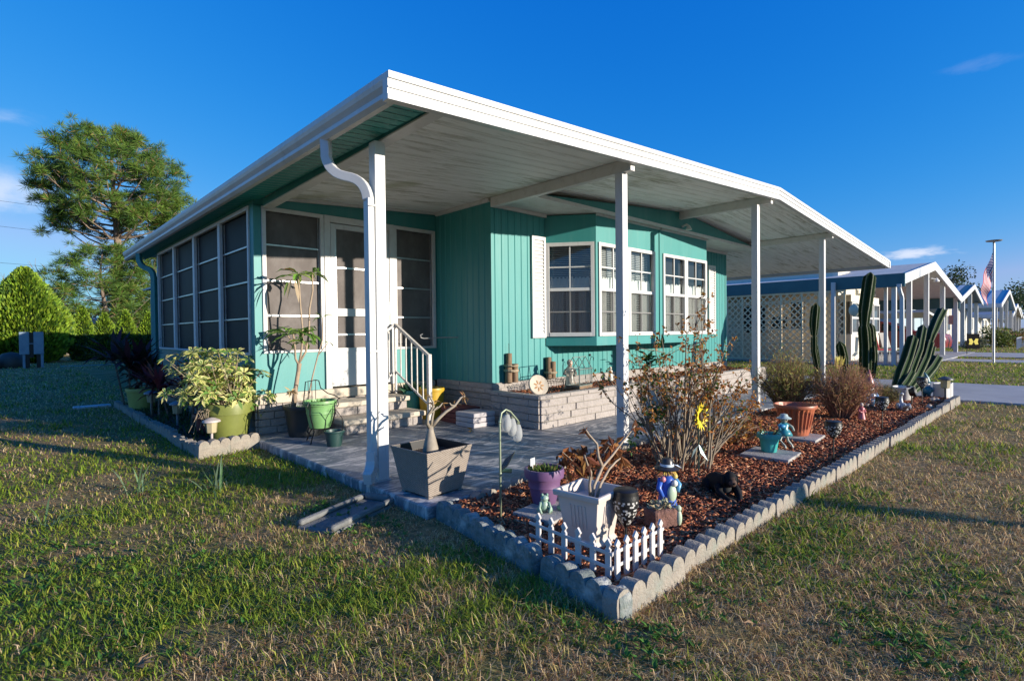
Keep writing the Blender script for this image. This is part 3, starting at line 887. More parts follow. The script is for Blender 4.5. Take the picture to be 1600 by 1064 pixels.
# louvred shutters on the flat wall either side of the bow window
def shutter(x0, x1, z0, z1, y=WY - 0.013):
    f = MB()
    f.box(x0, x0 + 0.035, y - 0.030, y, z0, z1); f.box(x1 - 0.035, x1, y - 0.030, y, z0, z1)
    f.box(x0 + 0.035, x1 - 0.035, y - 0.030, y, z0, z0 + 0.05); f.box(x0 + 0.035, x1 - 0.035, y - 0.030, y, z1 - 0.05, z1)
    n_ = 26
    for k in range(n_):
        za = z0 + 0.05 + (z1 - z0 - 0.10) * k / n_; zz = za + (z1 - z0 - 0.10) / n_
        f.add([(x0 + 0.035, y - 0.027, za), (x1 - 0.035, y - 0.027, za), (x1 - 0.035, y - 0.008, zz), (x0 + 0.035, y - 0.008, zz),
               (x0 + 0.035, y - 0.001, za), (x1 - 0.035, y - 0.001, za)], [(0, 1, 2, 3), (0, 4, 5, 1)])
    return hp('shutter', f, MT['white'], bevel=0.002)
shutter(5.193, 5.46, 1.035, 2.416)
shutter(10.263, 10.55, 1.035, 2.416)

# soffit over the bow, with the teal gable above it
sf = MB(); sf.box(4.51, 11.06, 4.413, WY, 2.733, 2.752)
hp('bay_soffit', sf, MT['white_old'])
ga = MB()
xs = [4.9, XA, 11.5]
ga.add([(4.60, 4.413, 2.753), (11.0, 4.413, 2.753), (XA, 4.413, zc(XA) - 0.001), (4.60, 4.443, 2.753), (11.0, 4.443, 2.753), (XA, 4.443, zc(XA) - 0.001)],
       [(0, 1, 2), (3, 5, 4), (0, 2, 5, 3), (1, 4, 5, 2)])
hp('gable', ga, MT['teal'])
tr = MB()
tr.box(4.51, 5.484, WY - 0.045, WY - 0.013, 2.690, 2.7325)
tr.box(9.52, 11.06, WY - 0.045, WY - 0.013, 2.690, 2.7325)
tr.box(5.906, 7.505, BY - .035, BY - .002, 2.695, 2.7325); tr.box(7.55, 9.10, BY - .035, BY - .002, 2.695, 2.7325)
tr.box(4.51, 11.06, 4.388, 4.411, 2.710, 2.756)
hp('trim', tr, MT['trim'])
# flood light on the gable trim
fl = MB(); fl.tube([(8.03, 4.388, 2.80), (8.03, 4.315, 2.82), (8.03, 4.275, 2.79)], 0.018, 8); fl.lathe([(0.02, 0), (0.045, -0.05), (0.05, -0.07)], (8.03, 4.275, 2.80), 12)
hp('spotlight', fl, MT['white_old'], smooth=True)

# skirting of the main body
sk = MB()
block_wall(sk, (WX0 + 0.02, WY + 0.03), (11.06, WY + 0.03), 0.0, 0.345, 0.086, 0.36, (0, -1))
block_wall(sk, (WX0 + 0.02, 6.25), (WX0 + 0.02, WY + 0.03), 0.0, 0.345, 0.086, 0.36, (-1, 0))
skirt = hp('skirting', sk, [MT['stone'], MT['mortar']], bevel=0.006)
cp = MB()
block_wall(cp, (WX0 - 0.03, WY - 0.03), (11.06, WY - 0.03), 0.347, 0.468, 0.06, 0.34, (0, -1), depth=0.012)
block_wall(cp, (WX0 - 0.03, 6.20), (WX0 - 0.03, WY - 0.03), 0.347, 0.468, 0.06, 0.34, (-1, 0), depth=0.012)
cp.box(WX0 - 0.03, 11.06, WY - 0.03, WY + 0.05, 0.4685, 0.474, 1)
hp('stone_band', cp, [MT['stone'], MT['mortar']], skirt, bevel=0.005)
# clothes hook on the return wall
hk = MB(); hk.tube([(WX0 - 0.012, 5.75, 1.055), (4.30, 5.85, 1.055), (4.06, 5.94, 1.045), (4.02, 5.95, 1.055), (4.01, 5.95, 1.09), (4.04, 5.94, 1.105)], 0.008, 6)
hp('wall_hook', hk, MT['alu'], smooth=True)

# ================================================================== PLANTER IN FRONT OF THE WALL
pl = thing('brick_planter', 'long low cream split-block planter bed against the teal wall below the bow window', 'planter', (7.5, 4.3, 0))
sh = (7.5, 4.3, 0)
b1 = MB()
block_wall(b1, (4.44, 4.20), (10.9, 4.20), 0.0, 0.34, 0.085, 0.36, (0, -1))
block_wall(b1, (4.44, 5.03), (4.44, 4.20), 0.0, 0.34, 0.085, 0.36, (-1, 0))
b1.build('block_wall', [MT['stone'], MT['mortar']], pl, shift=sh, bevel=0.006)
b2 = MB()
block_wall(b2, (4.42, 4.185), (10.92, 4.185), 0.342, 0.385, 0.043, 0.36, (0, -1), depth=0.012)
block_wall(b2, (4.42, 5.02), (4.42, 4.185), 0.342, 0.385, 0.043, 0.36, (-1, 0), depth=0.012)
b2.box(4.424, 10.915, 4.19, 4.30, 0.340, 0.388, 0); b2.box(4.424, 4.53, 4.301, 5.02, 0.340, 0.388, 0)
b2.build('coping', [MT['stone'], MT['mortar']], pl, shift=sh, bevel=0.006)
b3 = MB(); b3.box(4.5, 10.9, 4.25, 5.05, 0.05, 0.345)
b3.build('mulch_fill', MT['mulch'], pl, shift=sh)

# ================================================================== ENTRY STEPS
es = thing('entry_steps', 'cream block steps up to the white storm door with a white metal handrail', 'steps', (3.2, 5.9, 0))
sh = (3.2, 5.9, 0)
def step(x0, x1, y0, y1, z0, z1):
    b1 = MB()
    block_wall(b1, (x0 + 0.02, y0 + 0.02), (x1 - 0.02, y0 + 0.02), z0, z1 - 0.062, z1 - z0 - 0.062, 0.34, (0, -1), depth=0.012)
    block_wall(b1, (x1 - 0.02, y0 + 0.02), (x1 - 0.02, y1), z0, z1 - 0.062, z1 - z0 - 0.062, 0.34, (1, 0), depth=0.012)
    block_wall(b1, (x0 + 0.02, y1), (x0 + 0.02, y0 + 0.02), z0, z1 - 0.062, z1 - z0 - 0.062, 0.34, (-1, 0), depth=0.012)
    o = b1.build('riser', [MT['stone'], MT['mortar']], es, shift=sh, bevel=0.006)
    t_ = MB(); t_.box(x0 - 0.02, x1 + 0.02, y0 - 0.02, y1, z1 - 0.06, z1)
    t_.build('tread', MT['cap'], o, shift=sh, bevel=0.014)
step(2.72, 3.76, 5.52, 6.20, 0.0, 0.165)
step(2.74, 3.74, 5.84, 6.20, 0.165, 0.325)
hr = MB()
xr = 3.76
top = [(3.76, 6.16, 1.235), (3.76, 5.41, 0.845)]
hr.bar(top[0], top[1], 0.034, 0.034)
hr.bar((3.44, 6.18, 1.02), top[0], 0.03, 0.03)
hr.bar((3.44, 6.18, 0.40), (3.76, 6.16, 0.62), 0.02, 0.02)
hr.bar((3.76, 6.16, 0.62), (3.76, 5.41, 0.24), 0.022, 0.022)
hr.box(xr - 0.024, xr + 0.024, 5.375, 5.423, 0.0, 0.86)
hr.box(xr - 0.013, xr + 0.013, 6.147, 6.173, 0.33, 1.23)
for k in range(1, 6):
    t = k / 6
    yk = 6.16 + (5.41 - 6.16) * t
    hr.box(xr - 0.008, xr + 0.008, yk - 0.008, yk + 0.008, 0.62 + (0.24 - 0.62) * t, 1.235 + (0.845 - 1.235) * t)
for k in (0.35, 0.7):
    hr.box(3.44 + 0.32 * k - 0.007, 3.44 + 0.32 * k + 0.007, 6.165, 6.179, 0.40 + 0.22 * k, 1.02 + 0.215 * k)
hr.build('handrail', MT['rail'], es, shift=sh, bevel=0.004)
# ================================================================== EDGING BLOCKS
def scallop_block(n, L, h, t=0.075, r=0.0):
    """scalloped concrete edging: n half-round tops in a row; runs along local x from 0 to L"""
    poly = [(L, -0.06), (0, -0.06)]
    w_ = L / n
    rr = w_ / 2
    top = []
    for k in range(n):
        for i in range(7):
            a = math.pi - math.pi * i / 6
            top.append((w_ * k + rr + rr * 0.985 * math.cos(a), h - rr * 0.95 + rr * 0.95 * math.sin(a)))
    poly = poly + top
    mb = MB(); mb.prism(poly, 'y', 0, t)
    return mb
def block_row(name, a, b_, n, mat, label, group, h=0.12, scal=5, z=ZG, wob=0.012, seed=1, labels=None):
    r = random.Random(seed)
    A, B = Vector((*a, 0)), Vector((*b_, 0)); L = (B - A).length / n; d_ = (B - A).normalized()
    ang = math.atan2(d_.y, d_.x)
    for k in range(n):
        q = A + d_ * L * k
        o = scallop_block(scal, L - 0.010, h + r.uniform(-.008, .012)).build(name, mat, None, loc=(q.x + r.uniform(-wob, wob) * 0.5, q.y + r.uniform(-wob, wob), z), rot=ang + r.uniform(-.015, .015), bevel=0.010, smooth=True)
        o.rotation_euler.x = r.uniform(-.09, .09); o.rotation_euler.y = r.uniform(-.02, .02)
        tag(o, (labels[k] if labels else label), 'edging block', group)
# the front row, sunlit
g_front = 'pale scalloped edging blocks along the lawn side of the mulch bed'
block_row('edging_block', (1.80, 1.275), (2.37, 1.285), 1, MT['kerb'], 'rough scalloped edging block at the near front corner of the mulch bed', None, h=0.132, seed=4)
block_row('edging_block', (2.39, 1.30), (9.95, 1.24), 13, MT['kerb'], 'pale tan scalloped edging block in the sunny front row between lawn and mulch bed', g_front, h=0.112, seed=5)
block_row('edging_block', (9.96, 1.22), (10.9, 1.22), 2, MT['kerb'], 'flat-topped pale edging block at the driveway end of the mulch bed', 'edging blocks at the driveway end', h=0.135, scal=9, seed=6)
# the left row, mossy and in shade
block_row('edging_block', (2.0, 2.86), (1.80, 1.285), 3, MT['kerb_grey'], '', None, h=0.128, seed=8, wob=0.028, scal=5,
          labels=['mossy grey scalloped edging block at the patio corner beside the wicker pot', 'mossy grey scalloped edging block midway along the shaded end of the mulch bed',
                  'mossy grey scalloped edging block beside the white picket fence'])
# inner row against the patio
block_row('border_brick', (2.32, 2.80), (4.95, 3.02), 6, MT['kerb'], 'low tan border brick between patio slab and mulch bed', 'low border bricks along the patio edge', h=0.10, scal=4, seed=9, wob=0.02)
# the side bed by the porch
block_row('edging_block', (1.36, 5.80), (1.98, 5.93), 2, MT['kerb'], '', None, h=0.17, scal=3, seed=10,
          labels=['sunlit scalloped edging block below the olive pot beside the path light', 'scalloped edging block between the olive pot and the porch corner'])
block_row('edging_block', (1.37, 11.2), (1.36, 5.83), 9, MT['kerb'], 'low pale edging block in the shaded row along the side bed', 'pale edging blocks along the side bed', h=0.11, scal=4, seed=11)
q = MB(); q.box(-0.40, 0.1, -0.12, 0.1, 0, 0.035)
tag(q.build('paving_slab', P('blue_white_slab', (0.55, 0.57, 0.60), 0.8), None, loc=(1.25, 11.4, ZG), bevel=0.01), 'white slab lying on the grass at the far end of the side bed', 'slab')

# ================================================================== SPLASH BLOCK
sb = MB()
sb.box(-0.15, 0.15, 0.0, 0.62, 0.0, 0.035); sb.box(-0.15, -0.105, 0.0, 0.62, 0.0351, 0.07); sb.box(0.105, 0.15, 0.0, 0.62, 0.0351, 0.07); sb.box(-0.1049, 0.1049, 0.0, 0.04, 0.0351, 0.08)
o = sb.build('splash_block', MT['old_concrete'], None, loc=(1.93, 3.40, ZG - .014), rot=R(112), bevel=0.016)
tag(o, 'grey concrete splash block on the grass under the white downspout', 'splash block')

# ================================================================== POTS
def pot(name, label, cat, loc, rb, rt_, h, col, rim=0.018, rimh=0.05, n=36, soil=True, mat=None, band=None, flute=None, foot=None, square=False):
    t = thing(name, label, cat, loc)
    pr = [(rb * 0.2, 0.0), (rb, 0.0)]
    if foot: pr = [(rb * 0.2, 0.0), (rb * foot, 0.0), (rb * foot, h * 0.06), (rb, h * 0.08)]
    steps_ = 8
    for k in range(1, steps_ + 1):
        s_ = k / steps_
        pr.append((rb + (rt_ - rim - rb) * (s_ ** 0.85), (h - rimh) * s_))
    if band:
        pr.insert(-3, (pr[-4][0] + 0.006, pr[-4][1] + 0.004))
    pr += [(rt_, h - rimh + 0.003), (rt_ + 0.004, h - rimh * 0.4), (rt_, h), (rt_ - 0.014, h), (rt_ - 0.022, h - 0.03), (rt_ - 0.03, h - 0.07), (rt_ * 0.2, h - 0.075)]
    mb = MB(); mb.lathe(pr, n=n, flute=flute)
    mb.build('pot', mat or P('pot_' + name, col, 0.45), t, smooth=True)
    if soil:
        s_ = MB(); s_.lathe([(rt_ - 0.027, h - 0.055), (rt_ * 0.6, h - 0.045), (0.0, h - 0.04)], n=n)
        s_.build('soil', MT['soil'], t, smooth=True)
    return t
LEAFS = MT['leaf']

# purple pot with small leafy plant and a white tag
sl = MB(); sl.box(-0.21, 0.21, -0.15, 0.15, 0, 0.04)
o = sl.build('paving_slab', MT['concrete'], None, loc=(2.50, 2.27, -0.03), rot=R(8), bevel=0.006)
tag(o, 'thin grey paving slab under the purple pot and frog figurines', 'slab')
pp = pot('purple_pot', 'purple round flower pot with short green plants and a white tag', 'flower pot', (2.55, 2.38, 0.01), 0.075, 0.128, 0.225, (0.165, 0.083, 0.18), rimh=0.06, band=True)
f = MB()
for k in range(260):
    a = rnd.uniform(0, 6.28); rr = 0.10 * math.sqrt(rnd.random())
    base = Vector((rr * math.cos(a), rr * math.sin(a), 0.185))
    d_ = Vector((math.cos(a) * rnd.uniform(.1, .8), math.sin(a) * rnd.uniform(.1, .8), 1))
    f.leaf(base, d_, rnd.uniform(.03, .06), rnd.uniform(.012, .02), col=jit(rnd.choice([(0.10, 0.17, 0.03), (0.16, 0.20, 0.04), (0.20, 0.12, 0.05), (0.06, 0.12, 0.03)]), .25))
f.build('plant', LEAFS, pp, colours=True)
tg = MB(); tg.obox((-0.03, 0.075, 0.255), (0.05, 0.003, 0.05), 0.15); tg.obox((-0.03, 0.075, 0.21), (0.008, 0.003, 0.06), 0.15)
tg.build('plant_tag', MT['white'], pp)
# three frog-like green figurines
def frog(loc, rot, label, s_=1.0):
    mb = MB(); gcol = (0.30, 0.42, 0.33); c2 = (0.18, 0.30, 0.22)
    mb.ell((0, 0, 0.035), (0.026, 0.03, 0.036), col=gcol)
    mb.ell((0, -0.014, 0.078), (0.022, 0.022, 0.018), col=gcol)
    for s in (-1, 1):
        mb.ell((s * 0.013, -0.016, 0.096), (0.008, 0.008, 0.009), 8, 6, col=c2)
        mb.ell((s * 0.03, -0.012, 0.016), (0.014, 0.026, 0.016), 10, 6, col=c2)
        mb.tube([(s * 0.022, -0.014, 0.055), (s * 0.03, -0.032, 0.03), (s * 0.02, -0.04, 0.004)], [0.008, 0.006, 0.007], 7, col=gcol)
    o = mb.build('frog_figurine', MT['painted'], None, loc=loc, rot=rot, smooth='all', colours=True)
    o.scale = (s_, s_, s_)
    return tag(o, label, 'figurine', 'small green frog figurines round the purple pot')
frog((2.41, 2.25, 0.01), R(-40), 'small pale green frog figurine on the slab in front of the purple pot', 1.15)
frog((2.53, 2.20, 0.01), R(-20), 'small pale green frog figurine between the purple pot and the beige urn', 1.1)
frog((2.69, 2.29, -0.02), R(10), 'small pale green frog figurine just behind the rim of the beige urn', 1.25)

# beige square urn with bare stems and curled brown leaves
def sq_ring(w_, z): return [(-w_, -w_, z), (w_, -w_, z), (w_, w_, z), (-w_, w_, z)]
def square_pot(t, rings, mat, name='pot', bevel=0.006):
    mb = MB(); vs = []
    for (w_, z) in rings: vs += sq_ring(w_, z)
    fs = [(4 * i + k, 4 * i + (k + 1) % 4, 4 * i + 4 + (k + 1) % 4, 4 * i + 4 + k) for i in range(len(rings) - 1) for k in range(4)]
    fs.append((3, 2, 1, 0))
    if rings[-1][0] > 0: fs.append(tuple(4 * (len(rings) - 1) + k for k in range(4)))
    mb.add(vs, fs)
    return mb
urn = thing('square_urn', 'beige square plastic urn with bare curved stems and curled brown leaves', 'flower pot', (2.30, 1.81, -0.03), R(6))
mb = square_pot(urn, [(0.108, 0), (0.108, 0.03), (0.096, 0.05), (0.100, 0.08), (0.124, 0.265), (0.124, 0.268), (0.142, 0.272), (0.145, 0.295), (0.142, 0.302), (0.126, 0.302), (0.118, 0.24)], None)
# fluted panel lines on each face
for s in range(4):
    rot = Matrix.Rotation(s * math.pi / 2, 4, 'Z'); mb.M = rot
    for x in (-0.045, -0.022, 0.0, 0.022, 0.045):
        mb.obox((x, -0.1125, 0.172), (0.008, 0.010, 0.13), mat=Matrix.Rotation(R(-7.4), 3, 'X').transposed())
mb.M = None
mb.build('pot', M('beige_plastic', (0.56, 0.49, 0.44), (0.50, 0.44, 0.39), 5, rough=0.5), urn, bevel=0.004)
s_ = MB(); s_.add(sq_ring(0.117, 0.235), [(0, 1, 2, 3)]); s_.build('soil', MT['soil'], urn)
st = MB()
def L3(*pts): return [Vector(p) for p in pts]
o0 = Vector((2.30, 1.81, -0.03))
rinv = Matrix.Rotation(-R(6), 3, 'Z')
def ul(p): return rinv @ (Vector(p) - o0)
stems = [[(2.295, 1.80, .20), (2.26, 1.78, .30), (2.262, 1.77, .37), (2.22, 1.76, .42), (2.195, 1.76, .475)],
         [(2.31, 1.80, .20), (2.325, 1.80, .28), (2.43, 1.82, .36), (2.55, 1.84, .40), (2.66, 1.87, .43), (2.76, 1.87, .49), (2.80, 1.85, .54)],
         [(2.43, 1.82, .36), (2.405, 1.83, .42), (2.42, 1.85, .485), (2.37, 1.87, .545), (2.34, 1.88, .59)],
         [(2.33, 1.79, .20), (2.37, 1.79, .28), (2.49, 1.82, .335), (2.60, 1.85, .355), (2.68, 1.87, .36)]]
for s in stems:
    n_ = len(s)
    st.tube([ul(p) for p in s], [0.0095 - 0.0055 * i / (n_ - 1) for i in range(n_)], 7)
st.build('stems', M('pale_stem', (0.36, 0.28, 0.20), (0.26, 0.20, 0.14), 12, rough=0.8), urn, smooth='all')
lv = MB()
for (p, n_, sp) in (((2.35, 1.88, .575), 4, .03), ((2.80, 1.85, .53), 5, .03), ((2.68, 1.87, .37), 7, .03), ((2.21, 1.76, .46), 3, .015)):
    for k in range(n_):
        b_ = Vector(p) + rdir() * sp * rnd.random()
        d_ = (rdir() + Vector((0, 0, -0.7))).normalized()
        lv.leaf(ul(b_), d_, rnd.uniform(.06, .12), rnd.uniform(.02, .042), col=jit(rnd.choice([(0.24, 0.085, 0.03), (0.30, 0.13, 0.045), (0.13, 0.05, 0.025), (0.36, 0.17, 0.06)]), .3), fold=0.35)
lv.build('leaves', LEAFS, urn, colours=True)

# dead leafy plant standing in the mulch behind the urn
dl = thing('dead_leafy_plant', 'mass of big curled brown dead leaves in the mulch behind the beige urn', 'plant', (3.02, 2.38, -.03))
st = MB(); lv = MB()
for k in range(16):
    a = rnd.uniform(0, 6.28); e = Vector((.20 * math.cos(a) + rnd.uniform(-.08, .08), .13 * math.sin(a), rnd.uniform(.14, .36)))
    st.tube([(0.03 * math.cos(a), .03 * math.sin(a), 0), (e.x * .5, e.y * .5, e.z * .7), e], [.006, .005, .003], 5)
    for j in range(9):
        lv.leaf(e + rdir() * .05, rdir() + Vector((0, 0, -.6)), rnd.uniform(.07, .13), rnd.uniform(.03, .055), col=jit(rnd.choice([(0.24, 0.085, 0.03), (0.33, 0.14, 0.045), (0.13, 0.05, 0.025), (0.19, 0.07, 0.03)]), .3), fold=.4)
st.build('stems', MT['bark_pale'], dl); lv.build('leaves', LEAFS, dl, colours=True)

# ---- wicker planter with a desert rose
wk = thing('wicker_planter', 'grey-brown square wicker planter holding a bare swollen-trunk plant', 'planter', (2.205, 3.15, 0.0), R(4))
def wicker_mat():
    mt, n, l, b = new_mat('wicker')
    b.inputs['Roughness'].default_value = 0.6
    t = n.new('ShaderNodeTexCoord'); sep = n.new('ShaderNodeSeparateXYZ'); l.new(t.outputs['Object'], sep.inputs[0])
    def sinus(src, f, ph=0):
        a = n.new('ShaderNodeMath'); a.operation = 'MULTIPLY_ADD'; l.new(src, a.inputs[0]); a.inputs[1].default_value = f; a.inputs[2].default_value = ph
        s = n.new('ShaderNodeMath'); s.operation = 'SINE'; l.new(a.outputs[0], s.inputs[0]); return s.outputs[0]
    ad = n.new('ShaderNodeMath'); ad.operation = 'ADD'; l.new(sep.outputs['X'], ad.inputs[0]); l.new(sep.outputs['Y'], ad.inputs[1])
    u = sinus(ad.outputs[0], 2 * math.pi / 0.022); v = sinus(sep.outputs['Z'], 2 * math.pi / 0.012)
    pr = n.new('ShaderNodeMath'); pr.operation = 'MULTIPLY'; l.new(u, pr.inputs[0]); l.new(v, pr.inputs[1])
    mr = n.new('ShaderNodeMapRange'); mr.inputs['From Min'].default_value = -1; l.new(pr.outputs[0], mr.inputs['Value'])
    nz = noise(n, l, 30, 3)
    mx = n.new('ShaderNodeMix'); mx.data_type = 'RGBA'; mx.inputs[6].default_value = (0.13, 0.105, 0.085, 1); mx.inputs[7].default_value = (0.34, 0.285, 0.23, 1)
    m2 = n.new('ShaderNodeMath'); m2.operation = 'MULTIPLY_ADD'; l.new(mr.outputs[0], m2.inputs[0]); m2.inputs[1].default_value = 0.75
    l.new(nz.outputs[0], m2.inputs[2])
    m3 = n.new('ShaderNodeMath'); m3.operation = 'MULTIPLY'; m3.inputs[1].default_value = 0.72; l.new(m2.outputs[0], m3.inputs[0])
    l.new(m3.outputs[0], mx.inputs[0]); l.new(mx.outputs[2], b.inputs['Base Color'])
    bp = n.new('ShaderNodeBump'); bp.inputs['Strength'].default_value = 0.8; bp.inputs['Distance'].default_value = 0.004
    l.new(mr.outputs[0], bp.inputs['Height']); l.new(bp.outputs[0], b.inputs['Normal'])
    return mt
mb = square_pot(wk, [(0.150, 0.012), (0.165, 0.09), (0.20, 0.30), (0.207, 0.325), (0.195, 0.325), (0.19, 0.24)], None)
for sx in (-1, 1):
    for sy in (-1, 1): mb.box(sx * 0.135 - .02, sx * 0.135 + .02, sy * 0.135 - .02, sy * 0.135 + .02, 0, 0.012)
mb.build('basket', wicker_mat(), wk, bevel=0.005)
ln_ = square_pot(wk, [(0.188, 0.25), (0.186, 0.32), (0.196, 0.329)], None)
s_ = MB(); s_.add(sq_ring(0.189, 0.262), [(0, 1, 2, 3)]); s_.build('soil', MT['soil'], wk)
li = MB()
for s in range(4):
    li.M = Matrix.Rotation(s * math.pi / 2, 4, 'Z')
    li.add([(-0.188, -0.187, 0.264), (0.188, -0.187, 0.264), (0.193, -0.192, 0.322), (-0.193, -0.192, 0.322)], [(3, 2, 1, 0)])
li.M = None
li.build('liner', MT['black'], wk)
tr = MB()
wo = Vector((2.205, 3.15, 0))
def wl2(p): return Matrix.Rotation(-R(4), 3, 'Z') @ (Vector(p) - wo)
tr.tube([wl2(p) for p in ((2.19, 3.14, .25), (2.19, 3.14, .30), (2.19, 3.14, .36), (2.19, 3.14, .42), (2.19, 3.14, .46))], [.055, .056, .042, .026, .020], 12)
for (b_, r0) in (([(2.19, 3.14, .44), (2.15, 3.12, .49), (2.145, 3.10, .55), (2.17, 3.08, .60), (2.16, 3.06, .64), (2.12, 3.05, .69)], .014),
                 ([(2.195, 3.14, .45), (2.20, 3.13, .52), (2.21, 3.12, .58), (2.19, 3.10, .63)], .012),
                 ([(2.20, 3.14, .45), (2.25, 3.12, .51), (2.30, 3.10, .555), (2.37, 3.09, .59), (2.42, 3.08, .645), (2.45, 3.07, .655)], .014),
                 ([(2.37, 3.09, .59), (2.33, 3.08, .60), (2.31, 3.07, .62)], .008), ([(2.21, 3.12, .57), (2.25, 3.10, .60), (2.27, 3.10, .62)], .008),
                 ([(2.145, 3.10, .55), (2.19, 3.10, .57), (2.22, 3.09, .60)], .008), ([(2.20, 3.14, .46), (2.26, 3.16, .49), (2.29, 3.17, .50)], .010)):
    n_ = len(b_); tr.tube([wl2(p) for p in b_], [r0 * (1 - 0.55 * i / (n_ - 1)) for i in range(n_)], 8)
tr.build('trunk', M('desert_rose_bark', (0.34, 0.29, 0.22), (0.22, 0.185, 0.14), 10, rough=0.7), wk, smooth='all')
lv = MB()
for (p, n_) in (((2.12, 3.05, .69), 5), ((2.19, 3.10, .64), 6), ((2.45, 3.07, .655), 14), ((2.38, 3.09, .60), 6), ((2.27, 3.10, .62), 5), ((2.15, 3.07, .63), 8)):
    for k in range(n_):
        lv.leaf(wl2(Vector(p) + rdir() * 0.012), rdir() + Vector((0, 0, -.2)), rnd.uniform(.03, .06), rnd.uniform(.007, .014), col=jit((0.34, 0.20, 0.08), .3), fold=.3)
lv.build('dry_leaves', LEAFS, wk, colours=True)

# ---- terracotta and teal pots on their slabs
for (x, y, rot, lab) in ((6.0, 1.97, 4, 'grey paving slab under the terracotta pot'), (4.98, 1.87, 4, 'pale grey paving slab under the small teal pot')):
    sl = MB(); sl.box(-0.20, 0.20, -0.20, 0.20, 0, 0.045)
    tag(sl.build('paving_slab', MT['concrete'], None, loc=(x, y, -0.03), rot=R(rot), bevel=0.006), lab, 'slab')
def flutef(k, z):
    return 1 - (0.085 if (0.05 < z < 0.255 and k % 4 in (1, 2)) else 0)
tc_ = pot('terracotta_pot', 'orange terracotta coloured pot with fluted sides on a grey slab', 'flower pot', (6.04, 2.02, 0.017), 0.125, 0.205, 0.315, (0.42, 0.12, 0.055), rim=0.02, rimh=0.035, n=96, flute=flutef)
tp = pot('teal_pot', 'small bright teal round pot with a few dry twigs', 'flower pot', (5.02, 1.90, 0.017), 0.062, 0.10, 0.165, (0.035, 0.36, 0.33), rimh=0.045)
f = MB()
for k in range(26):
    a = rnd.uniform(0, 6.28)
    d_ = Vector((math.cos(a) * .6, math.sin(a) * .6, 1)); p0 = Vector((math.cos(a) * .03, math.sin(a) * .03, .12))
    f.tube([p0, p0 + d_ * rnd.uniform(.04, .10)], [.003, .0015], 5, col=(0.25, 0.19, 0.12))
    if k % 2: f.leaf(p0 + d_ * .05, rdir(), .04, .018, col=jit((0.20, 0.20, 0.05), .3))
f.build('twigs', LEAFS, tp, colours=True)

# ---- olive pot with the variegated shrub
ol = pot('olive_pot', 'big olive green flower pot with a yellow variegated shrub at the porch corner', 'flower pot', (1.78, 6.33, -0.03), 0.165, 0.245, 0.42, (0.19, 0.215, 0.05), rim=0.012, rimh=0.115)
st = MB(); lv = MB()
r2 = random.Random(21)
YEL, GRN, CRM = (0.62, 0.60, 0.16), (0.13, 0.25, 0.05), (0.72, 0.68, 0.32)
def whorl(mb, p, d_, L, r):
    """a rosette of leaflets like an umbrella, yellow with green hearts"""
    d_ = d_.normalized(); x = d_.orthogonal().normalized(); y = d_.cross(x)
    n_ = r.randint(6, 8)
    for k in range(n_):
        a = 2 * math.pi * k / n_ + r.uniform(-.2, .2)
        e = (x * math.cos(a) + y * math.sin(a)) * 0.9 + d_ * r.uniform(-.1, .45)
        w_ = L * 0.36
        e.normalize(); nn = e.cross(x * -math.sin(a) + y * math.cos(a)).normalized(); sd = e.cross(nn)
        c = jit(mixc(YEL, CRM, r.random()), .12, r) if r.random() < 0.8 else jit(GRN, .2, r)
        q0 = p + e * L * 0.12; q1 = p + e * L * 0.6; q2 = p + e * L - Vector((0, 0, L * .18))
        mb.add([q0, q1 + sd * w_ / 2, q2, q1 - sd * w_ / 2], [(0, 1, 2), (0, 2, 3)], col=c)
        if r.random() < 0.75:
            w2 = w_ * 0.42; up_ = nn * 0.0012
            if up_.z < 0: up_ = -up_
            mb.add([q0 + up_, q0.lerp(q1, .8) + sd * w2 / 2 + up_, q1.lerp(q2, .45) + up_, q0.lerp(q1, .8) - sd * w2 / 2 + up_], [(0, 1, 2), (0, 2, 3)], col=jit(GRN, .25, r))
for k in range(290):
    t = r2.random()
    if k < 90:   # the right-hand lobe leaning to the wall
        c = Vector((0.20 + r2.gauss(0, .12), 0.06 + r2.gauss(0, .12), 0.62 + r2.gauss(0, .13)))
    else:        # the main left lobe
        c = Vector((-0.19 + r2.gauss(0, .17), -0.02 + r2.gauss(0, .15), 0.70 + r2.gauss(0, .19)))
        c.z = min(max(c.z, 0.42 + r2.random() * .1), .97)
    b_ = Vector((r2.uniform(-.08, .08), r2.uniform(-.08, .08), 0.36))
    d_ = (c - b_)
    mid = b_ + d_ * .5 + Vector((0, 0, -.03))
    if k % 3 == 0: st.tube([b_, mid, c], [.007, .005, .003], 5)
    whorl(lv, c, (d_.normalized() + rdir(r2) * .6 + Vector((0, -.3, .5))), r2.uniform(.070, .108), r2)
for k in range(12):   # old twigs hanging over the left rim
    a = r2.uniform(2.4, 4.4)
    p0 = Vector((-.12, -.02, .40)); p1 = Vector((-.27 + r2.uniform(-.05, .05), -.06 + r2.uniform(-.1, .1), .36)); p2 = Vector((-.28 + r2.uniform(-.14, .1), -.06 + r2.uniform(-.15, .1), r2.uniform(.1, .3)))
    st.tube([p0, p1, p2], [.006, .004, .002], 5)
st.build('stems', MT['bark_pale'], ol); lv.build('leaves', LEAFS, ol, colours=True)

